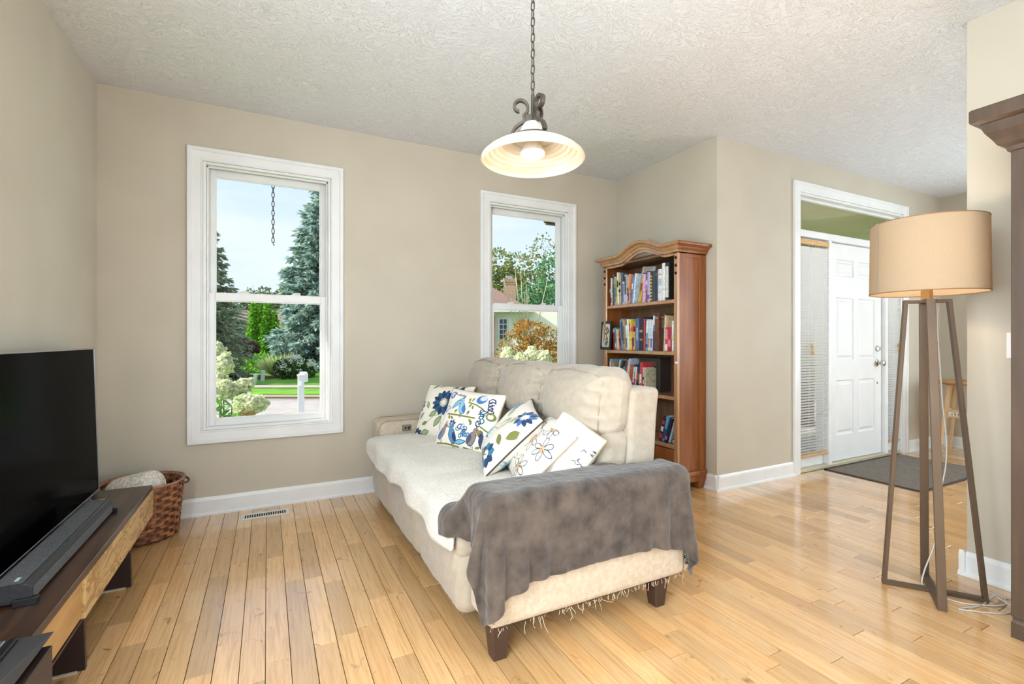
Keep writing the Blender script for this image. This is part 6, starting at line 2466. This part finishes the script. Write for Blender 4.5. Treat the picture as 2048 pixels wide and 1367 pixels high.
# shrubs across the street
blob_tree('round_shrub', gpos(517, 23.0), 0.9, [(0, 0, 0.35, 0.85, 0.5), (0.5, 0.1, 0.3, 0.6, 0.4)], [(120, 172, 60), (96, 148, 46), (140, 186, 84)], 'low bright green shrub in front of the slim cedars', 41, leaf=0.12, per=1500, trunk=False, cat='shrub')
blob_tree('dark_shrub', gpos(484, 25.0), 1.3, [(0, 0, 0.6, 0.7, 0.75), (0.3, 0, 0.9, 0.5, 0.5)], [(96, 66, 70), (78, 54, 58), (110, 84, 78)], 'dark maroon shrub left of the slim cedars', 42, leaf=0.12, per=1500, trunk=False, cat='shrub')
ws = blob_tree('white_hydrangea', gpos(588, 20.6), 1.2, [(0, 0, 0.4, 0.6, 0.45), (0.45, 0, 0.32, 0.4, 0.34), (-0.35, 0, 0.5, 0.4, 0.34)], [(70, 96, 44), (90, 116, 56), (60, 82, 42)], 'white flowering hydrangea shrub across the street', 43, leaf=0.13, per=1200, trunk=False, cat='shrub')
rng = np.random.default_rng(77)
b = np.array(gpos(588, 20.6))
Q = []
for i in range(46):
    v = rng.normal(0, 1, 3)
    v[2] = abs(v[2])
    v /= np.linalg.norm(v)
    Q.append(b + np.array([0.1, 0, 0.32]) + v * np.array([0.75, 0.65, 0.6]))
Q = np.repeat(np.array(Q), 26, axis=0) + rng.normal(0, 0.055, (46 * 26, 3))
tag(shards('blossom', Q, rng.normal(0, 1, Q.shape), 0.075, 0.06, palette([(244, 236, 214), (236, 228, 198), (250, 244, 230)], len(Q), rng, 0.05), ws, rng, 0.5), kind='stuff')
# ornamental grass clump
og = thing('ornamental_grass', gpos(556, 21.6), 'pale arching ornamental grass clump across the street', 'grass clump')
rng = np.random.default_rng(9)
b = np.array(gpos(556, 21.6))
n = 900
a = rng.uniform(0, 2 * PI, n)
tl = rng.uniform(0.25, 1.0, n)
D = np.stack([np.cos(a) * tl, np.sin(a) * tl, np.full(n, 0.75)], axis=1)
D /= np.linalg.norm(D, axis=1, keepdims=True)
P = b + np.stack([np.cos(a) * 0.25 * rng.random(n), np.sin(a) * 0.25 * rng.random(n), np.zeros(n)], axis=1)
tag(shards('blades', P, D, rng.uniform(0.6, 1.15, n), 0.05, palette([(196, 208, 140), (176, 192, 112), (212, 216, 164)], n, rng, 0.1), og, rng, 0.15), kind='stuff')
# mulch bed
mbed = MB()
pts = []
for i in range(28):
    aa = 2 * PI * i / 28
    p = gpos(452, 20.6)
    q = yard(2.3 * math.cos(aa) * (1 + 0.1 * math.sin(3 * aa)), 0.9 * math.sin(aa))
    pts.append((p[0] + q.x, p[1] + q.y))
lo = []
for k, z in ((1.0, -0.02), (0.96, 0.08), (0.6, 0.16), (0.05, 0.19)):
    lo.append([(gpos(452, 20.6)[0] + (x - gpos(452, 20.6)[0]) * k, gpos(452, 20.6)[1] + (y - gpos(452, 20.6)[1]) * k, gpos(452, 20.6)[2] + z) for x, y in pts])
tag(mbed.loft(lo).build('mulch_bed', m_mulch, smooth=True), 'brown mulch bed under the olive-grey spruce', 'mulch bed')
# tree line behind
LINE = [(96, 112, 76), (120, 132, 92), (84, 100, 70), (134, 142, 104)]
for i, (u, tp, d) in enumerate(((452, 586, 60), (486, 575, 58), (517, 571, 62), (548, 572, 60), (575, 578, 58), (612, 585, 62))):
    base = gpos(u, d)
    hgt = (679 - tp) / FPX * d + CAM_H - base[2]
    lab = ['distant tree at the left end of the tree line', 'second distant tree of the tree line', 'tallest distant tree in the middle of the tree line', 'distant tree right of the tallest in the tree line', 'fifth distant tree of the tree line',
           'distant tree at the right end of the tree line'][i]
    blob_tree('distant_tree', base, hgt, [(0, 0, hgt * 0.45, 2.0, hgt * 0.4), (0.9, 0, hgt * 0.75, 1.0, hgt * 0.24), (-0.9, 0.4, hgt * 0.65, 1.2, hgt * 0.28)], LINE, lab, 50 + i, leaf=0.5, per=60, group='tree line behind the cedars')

# far house glimpsed left of the cedars
m_stucco = M('tan_stucco', (196, 172, 156), rough=0.9)
m_shingle = M('brown_shingles', (150, 126, 112), rough=0.95, col2=(128, 106, 96), nscale=30, stretch=(1, 1, 1))
m_win = M('dark_window_glass', (70, 84, 110), rough=0.1)


def box_house(t, c, w, dpt, h0, h1, mat, ang):
    ca, sa = math.cos(ang), math.sin(ang)
    def P(x, y, z):
        return (c[0] + x * ca - y * sa, c[1] + x * sa + y * ca, c[2] + z)
    MB().hexa([P(-w / 2, 0, h0), P(w / 2, 0, h0), P(w / 2, dpt, h0), P(-w / 2, dpt, h0), P(-w / 2, 0, h1), P(w / 2, 0, h1), P(w / 2, dpt, h1), P(-w / 2, dpt, h1)]).build('wall', mat, t)
    return P


def house_window(t, P, x0, x1, z0, z1, y=-0.02, cols=2, rows=3):
    def bx(a, b, c_, d_, y0, y1):
        return [P(a, y0, c_), P(b, y0, c_), P(b, y1, c_), P(a, y1, c_), P(a, y0, d_), P(b, y0, d_), P(b, y1, d_), P(a, y1, d_)]
    e = 0.09
    mb = MB()
    mb.hexa(bx(x0 - e, x0, z0 - e, z1 + e, y - 0.06, y)).hexa(bx(x1, x1 + e, z0 - e, z1 + e, y - 0.06, y)).hexa(bx(x0, x1, z0 - e, z0, y - 0.06, y)).hexa(bx(x0, x1, z1, z1 + e, y - 0.06, y))
    for i in range(1, cols):
        xx = x0 + (x1 - x0) * i / cols
        mb.hexa(bx(xx - 0.02, xx + 0.02, z0, z1, y - 0.04, y))
    for i in range(1, rows):
        zz_ = z0 + (z1 - z0) * i / rows
        mb.hexa(bx(x0, x1, zz_ - 0.02, zz_ + 0.02, y - 0.04, y))
    f = mb.build('window', m_trim, t)
    MB().hexa(bx(x0, x1, z0, z1, y - 0.02, y)).build('pane', m_win, f)


p = gpos(470, 47.0)
h1 = thing('far_house', p, 'tan house with a dark window, half hidden left of the slim cedars', 'house')
Pf = box_house(h1, p, 9.0, 6.0, -0.5, 2.6, m_stucco, -YAW)
house_window(h1, Pf, 0.75, 1.35, 0.5, 1.5)
MB().loft([[Pf(-5, -0.5, 2.5), Pf(5, -0.5, 2.5)], [Pf(-5, 3, 4.4), Pf(5, 3, 4.4)], [Pf(-5, 6.5, 2.5), Pf(5, 6.5, 2.5)], [Pf(-5, 6.5, 2.45), Pf(5, 6.5, 2.45)], [Pf(-5, 3, 4.3), Pf(5, 3, 4.3)], [Pf(-5, -0.5, 2.45), Pf(5, -0.5, 2.45)], [Pf(-5, -0.5, 2.5), Pf(5, -0.5, 2.5)]], closed=False).build('roof', m_shingle, h1)

# mailbox post and utility pedestals
mpb = gpos(602, 11.4)
mp_ = thing('mailbox_post', mpb, 'white square post with newspaper box standing at the drive edge', 'mailbox post')
m_wpost = M('white_painted_post', (240, 240, 238), rough=0.5)
x, y, z = mpb
MB().box(x - 0.07, y - 0.07, z, x + 0.07, y + 0.07, z + 0.86).build('post', m_wpost, mp_, bevel=0.006)
MB().loft([[(x - r, y - r, zz_), (x + r, y - r, zz_), (x + r, y + r, zz_), (x - r, y + r, zz_)] for r, zz_ in ((0.07, z + 0.86), (0.085, z + 0.865), (0.085, z + 0.885), (0.01, z + 0.925))]).build('cap', m_wpost, mp_)
MB().box(x + 0.0, y + 0.08, z + 0.70, x + 0.16, y + 0.50, z + 0.93).build('letter_box', m_wpost, mp_, bevel=0.02)
MB().hexa([(x - 0.035, y - 0.07, z + 0.62), (x + 0.035, y - 0.07, z + 0.62), (x + 0.035, y - 0.07, z + 0.75), (x - 0.035, y - 0.07, z + 0.75), (x - 0.03, y - 0.13, z + 0.64), (x + 0.03, y - 0.13, z + 0.64), (x + 0.02, y - 0.08, z + 0.75), (x - 0.02, y - 0.08, z + 0.75)]).build('paper_hook', m_wpost, mp_)
m_ped = M('pale_green_pedestal', (206, 220, 206), rough=0.6)
for (u, d, hh, ti, lab) in ((525, 19.6, 0.46, 4, 'taller pale green utility pedestal on the lawn across the street'), (508, 18.4, 0.42, 10, 'leaning pale green utility pedestal nearer the sidewalk')):
    g = gpos(u, d)
    t = thing('utility_pedestal', g, lab, 'pedestal', 'utility pedestals across the street')
    MB().box(-0.06, -0.06, -0.05, 0.06, 0.06, hh - 0.06).build('body', m_ped, t, bevel=0.008, origin=(0, 0, 0))
    MB().box(-0.066, -0.066, hh - 0.06, 0.066, 0.066, hh).build('cap', m_ped, t, bevel=0.012, origin=(0, 0, 0))
    t.rotation_euler = (0, math.radians(ti), -YAW)


# ------------------------------------------------------------------ hydrangeas under the windows
def hydrangea(label, base, blooms, leaves, seed):
    rng = np.random.default_rng(seed)
    t = thing('hydrangea', base, label, 'shrub', 'hydrangeas below the windows')
    b = Vector(base)
    for (q, ax, ln, rad) in blooms:
        q = Vector(q)
        ax = Vector(ax).normalized()
        n = 900
        s_ = rng.random(n) ** 0.8
        rr = rad * np.sin(np.clip(s_ * 0.92 + 0.1, 0, 1) * PI) ** 0.6 * (1.05 - 0.45 * s_)
        an = rng.uniform(0, 2 * PI, n)
        e1 = ax.orthogonal().normalized()
        e2 = ax.cross(e1)
        Pq = np.array(q) + np.outer(s_ * ln, np.array(ax)) + np.outer(rr * np.cos(an), np.array(e1)) + np.outer(rr * np.sin(an), np.array(e2))
        D = np.outer(np.cos(an), np.array(e1)) + np.outer(np.sin(an), np.array(e2)) + np.outer(s_ * 0.8, np.array(ax))
        Pq -= D * 0.02
        D /= np.linalg.norm(D, axis=1, keepdims=True)
        # florets: flat little quads facing outwards
        A = rng.normal(0, 1, (n, 3))
        S1 = np.cross(D, A)
        S1 /= np.linalg.norm(S1, axis=1, keepdims=True)
        S2 = np.cross(D, S1)
        sz = rng.uniform(0.013, 0.021, (n, 1))
        Pc = Pq + D * (0.02 + rng.normal(0, 0.010, (n, 1)))
        D = D + rng.normal(0, 0.45, (n, 3))
        D /= np.linalg.norm(D, axis=1, keepdims=True)
        S1 = np.cross(D, A)
        S1 /= np.linalg.norm(S1, axis=1, keepdims=True)
        S2 = np.cross(D, S1)
        V = np.stack([Pc + S1 * sz, Pc + S2 * sz + D * 0.004, Pc - S1 * sz, Pc - S2 * sz + D * 0.004], axis=1).reshape(-1, 3)
        C = palette([(226, 226, 200), (214, 220, 178), (234, 232, 214), (200, 210, 162)], n, rng, 0.06)
        bl = np_mesh('bloom', V, np.arange(4 * n).reshape(n, 4), m_leafy, t, col=np.repeat(C, 4, axis=0))
        core = MB().tube([q + ax * ln * f for f in (0.05, 0.3, 0.6, 0.92)], [rad * 0.4, rad * 0.55, rad * 0.38, rad * 0.06], 10)
        core.build('bloom_core', M('bloom_core', (206, 214, 168), rough=0.8), bl, smooth='all')
        foot = Vector((b.x + (q.x - b.x) * 0.3, b.y + (q.y - b.y) * 0.3, b.z))
        MB().tube([foot, foot.lerp(q, 0.6) + Vector((0, 0, 0.08)), q + ax * 0.02], [0.008, 0.006, 0.004], 6).build('stem', M('brown_stem', (120, 92, 60), rough=0.8), t, smooth='all')
    # leaves: broad, folded along the midrib, each a small object of six points
    m_hl = M('hydrangea_leaf', (96, 164, 58), rough=0.45, col2=(124, 188, 80), nscale=6, translucent=0.3)
    lm = None
    for (q, yaw_, pitch, s_) in leaves:
        if lm is None:
            V = np.array([(0, 0, 0), (0.33, 0.20, 0.04), (0.7, 0.17, 0.03), (1, 0, -0.06), (0.7, -0.17, 0.03), (0.33, -0.20, 0.04), (0.35, 0, 0.0), (0.7, 0, -0.01)])
            F = [(0, 6, 1, 1), (0, 5, 6, 6), (6, 7, 2, 1), (6, 5, 4, 7), (7, 3, 2, 2), (7, 4, 3, 3)]
            me = bpy.data.meshes.new('leaf')
            me.from_pydata([tuple(v) for v in V], [], [tuple(dict.fromkeys(f)) for f in F])
            me.materials.append(m_hl)
            lm = me
        o = bpy.data.objects.new('leaf', lm)
        COL.objects.link(o)
        o.parent = t
        o.location = Vector(q) - b
        o.rotation_euler = (0, pitch, yaw_)
        o.scale = (s_, s_, s_)
    return t


rng = random.Random(12)


def leaf_field(u0, u1, v0, v1, d0, d1, n):
    out = []
    for i in range(n):
        out.append((at(rng.uniform(u0, u1), rng.uniform(v0, v1), rng.uniform(d0, d1)), rng.uniform(0, 6.28), rng.uniform(-0.2, 0.7), rng.uniform(0.09, 0.16)))
    return out


bl1 = [(at(446, 745, 4.55), (0.15, -0.1, 1), 0.19, 0.075), (at(448, 778, 4.5), (-0.1, -0.3, 0.6), 0.16, 0.07), (at(462, 795, 4.35), (0.75, 0.1, 0.7), 0.24, 0.085), (at(468, 812, 4.2), (1.0, -0.1, 0.05), 0.27, 0.10),
       (at(440, 790, 4.3), (0.3, -0.3, 0.6), 0.15, 0.075), (at(436, 716, 4.8), (0.0, 0, 1), 0.15, 0.07)]
hydrangea('cream-blossomed hydrangea outside the lower left of the large window', (at(450, 800, 4.4).x, at(450, 800, 4.4).y, GZ), bl1, leaf_field(424, 490, 790, 850, 4.15, 4.5, 56) + leaf_field(424, 530, 828, 860, 4.1, 4.4, 30), 61)
bl2 = [(at(1017, 724, 5.15), (-0.1, -0.05, 1), 0.16, 0.08), (at(1062, 726, 5.1), (0.1, 0, 1), 0.17, 0.09), (at(1085, 728, 5.05), (0.3, 0, 0.9), 0.14, 0.08), (at(1045, 732, 5.0), (-0.2, 0, 1), 0.14, 0.075)]
hydrangea('cream-blossomed hydrangea peeking over the sofa at the narrow window', (at(1050, 760, 5.1).x, at(1050, 760, 5.1).y, GZ), bl2, leaf_field(990, 1110, 724, 780, 4.95, 5.25, 40), 62)
rf = thing('red_flowers', at(492, 832, 4.2), 'small red-orange flowers below the hydrangea', 'flowers')
for i, (u, v) in enumerate(((488, 826), (494, 829), (500, 824), (484, 831), (506, 828))):
    q = at(u, v, 4.15)
    mb = MB()
    for k in range(5):
        a = k * 2 * PI / 5
        mb.add([q, q + Vector((0.012 * math.cos(a - 0.4), 0.012 * math.sin(a - 0.4), 0.006)), q + Vector((0.02 * math.cos(a), 0.02 * math.sin(a), 0.004)), q + Vector((0.012 * math.cos(a + 0.4), 0.012 * math.sin(a + 0.4), 0.006))], [(0, 1, 2, 3)])
    mb.tube([q, q - Vector((0, 0, 0.25))], 0.002, 5)
    mb.build('flower', M('red_petal', (226, 84, 44), rough=0.6), rf)

# ------------------------------------------------------------------ neighbour house, trees seen through the narrow window
hp = yard((1000 - 1024) / FPX * 30.0, 30.0)
hc = (hp.x, hp.y, GZ)
nh = thing('neighbour_house', hc, 'cream house with brown shingle roof and brick chimney beyond the narrow window', 'house')
ang = -YAW
m_cream = M('cream_siding', (252, 240, 226), rough=0.8)
Pn = box_house(nh, hc, 10.0, 8.0, 0, 3.55, m_cream, ang)
sh_ = -2.6
m_roof = M('taupe_roof', (150, 124, 110), rough=0.95, col2=(126, 102, 90), nscale=3.0, ndetail=8, stretch=(4, 4, 10))
# hipped roof whose right slope falls across the window
MB().loft([[Pn(-6, -0.6, 3.5), Pn(2.15, -0.6, 3.5), Pn(2.15, 8.5, 3.5), Pn(-6, 8.5, 3.5)], [Pn(-6, 3.9, 6.3), Pn(-2.2, 3.9, 6.3), Pn(-2.2, 4.1, 6.3), Pn(-6, 4.1, 6.3)]]).build('roof', m_roof, nh)
MB().hexa([Pn(-6, -0.65, 3.42), Pn(2.2, -0.65, 3.42), Pn(2.2, -0.55, 3.42), Pn(-6, -0.55, 3.42), Pn(-6, -0.65, 3.54), Pn(2.2, -0.65, 3.54), Pn(2.2, -0.55, 3.54), Pn(-6, -0.55, 3.54)]).build('gutter', m_trim, nh)
m_cbrick = M('tan_chimney_brick', (196, 164, 132), rough=0.9, col2=(172, 138, 110), nscale=9, stretch=(1, 1, 3))
for i in range(24):
    z = 3.9 + i * 0.075 * 1.0
    grow = 0.06 if i > 20 else (0.03 if i > 18 else 0)
    for j in range(4):
        x0_ = 0.2 + j * 0.205 - (grow if j == 0 else 0)
        x1_ = 0.2 + (j + 1) * 0.205 - 0.015 + (grow if j == 3 else 0)
        MB().hexa([Pn(x0_, 1.2 - grow, z), Pn(x1_, 1.2 - grow, z), Pn(x1_, 1.9 + grow, z), Pn(x0_, 1.9 + grow, z), Pn(x0_, 1.2 - grow, z + 0.063), Pn(x1_, 1.2 - grow, z + 0.063), Pn(x1_, 1.9 + grow, z + 0.063), Pn(x0_, 1.9 + grow, z + 0.063)]).build('chimney_brick', m_cbrick, nh)
MB().hexa([Pn(0.205, 1.205, 3.5), Pn(1.0, 1.205, 3.5), Pn(1.0, 1.895, 3.5), Pn(0.205, 1.895, 3.5), Pn(0.205, 1.205, 5.69), Pn(1.0, 1.205, 5.69), Pn(1.0, 1.895, 5.69), Pn(0.205, 1.895, 5.69)]).build('chimney_core', M('pale_mortar', (206, 190, 170), rough=0.95), nh)
MB().hexa([Pn(0.42, 1.4, 5.69), Pn(0.8, 1.4, 5.69), Pn(0.8, 1.75, 5.69), Pn(0.42, 1.75, 5.69), Pn(0.45, 1.4, 5.9), Pn(0.77, 1.4, 5.9), Pn(0.77, 1.75, 5.9), Pn(0.45, 1.75, 5.9)]).build('chimney_cap', m_bezel, nh)
house_window(nh, Pn, -0.02, 0.42, 1.75, 3.0, cols=2, rows=4)
house_window(nh, Pn, 1.35, 1.8, 2.3, 3.0, cols=3, rows=2)
m_nb = M('neighbour_brick', (190, 134, 108), rough=0.9, col2=(164, 110, 88), nscale=7, stretch=(1, 1, 3))
MB().hexa([Pn(-5, -0.3, 0), Pn(-0.32, -0.3, 0), Pn(-0.32, 0.0, 0), Pn(-5, 0.0, 0), Pn(-5, -0.3, 3.2), Pn(-0.32, -0.3, 3.2), Pn(-0.32, 0.0, 3.2), Pn(-5, 0.0, 3.2)]).build('brick_wing', m_nb, nh)
AUT = [(206, 134, 62), (190, 116, 52), (142, 130, 58), (108, 120, 58), (216, 156, 84), (120, 104, 60)]
g = gpos(1062, 20.0)
blob_tree('autumn_maple', g, 2.9, [(0.0, 0, 2.05, 0.75, 0.42), (0.7, -0.1, 1.75, 0.75, 0.5), (-0.75, 0.1, 1.5, 0.62, 0.5), (0.3, -0.2, 1.1, 0.9, 0.6), (1.1, -0.5, 1.0, 0.8, 0.7), (-0.35, 0, 2.25, 0.4, 0.25), (-1.0, 0.1, 0.95, 0.55, 0.5)], AUT,
          'spreading orange and green maple in front of the cream house', 71, leaf=0.105, per=720, branches=7)
GRN = [(120, 136, 66), (96, 124, 70), (142, 144, 78), (110, 140, 88), (156, 140, 84)]
GR2 = [(90, 142, 98), (74, 122, 84), (112, 158, 110), (96, 132, 80)]
for i, (u, tp, d, cols, lab, wd) in enumerate(((995, 492, 42, GRN, 'olive green tree above the neighbour roof, behind the chimney', 2.6), (1038, 500, 44, GRN, 'yellow-green tree right of the chimney', 2.4),
                                              (1088, 462, 40, GRN, 'tall loose-leaved tree at the right of the narrow window view', 2.0), (1075, 560, 36, GR2, 'bluish green tree below the tall loose-leaved one', 2.6),
                                              (1128, 480, 38, GR2, 'green tree at the far right of the narrow window view', 2.0))):
    base = gpos(u, d)
    hgt = (679 - tp) / FPX * d + CAM_H - base[2]
    loose = i == 2
    cl = [(0, 0, hgt * 0.4, wd, hgt * 0.3), (wd * 0.45, 0, hgt * 0.62, wd * 0.7, hgt * 0.2), (-wd * 0.5, 0.3, hgt * 0.68, wd * 0.6, hgt * 0.2), (0, 0, hgt * 0.83, wd * 0.55, hgt * 0.15)]
    blob_tree('yard_tree', base, hgt, cl, cols, lab, 80 + i, leaf=0.30 if not loose else 0.24, per=95 if not loose else 70, group='trees behind the neighbour house')
bare = thing('bare_sapling', gpos(1052, 28.0), 'thin pale bare-stemmed sapling beside the chimney', 'tree')
rng2 = random.Random(4)
b = Vector(gpos(1052, 28.0))
mb = MB()
for k in range(9):
    a = rng2.uniform(-1, 1)
    tip = b + yard(a * 1.6, 0, 0) + Vector((0, 0, 4.6 + rng2.uniform(-0.8, 1.0)))
    mb.tube([b + yard(a * 0.2, 0, 0), b.lerp(tip, 0.5) + yard(a * 0.1, 0, 0), tip], [0.05, 0.035, 0.012], 6)
    for q in range(3):
        s0 = b.lerp(tip, 0.45 + 0.15 * q)
        mb.tube([s0, s0 + yard(rng2.uniform(-0.7, 0.7), 0, 0) + Vector((0, 0, 0.6))], [0.02, 0.006], 5)
mb.build('stems', M('pale_bark', (190, 180, 150), rough=0.9), bare, smooth='all')
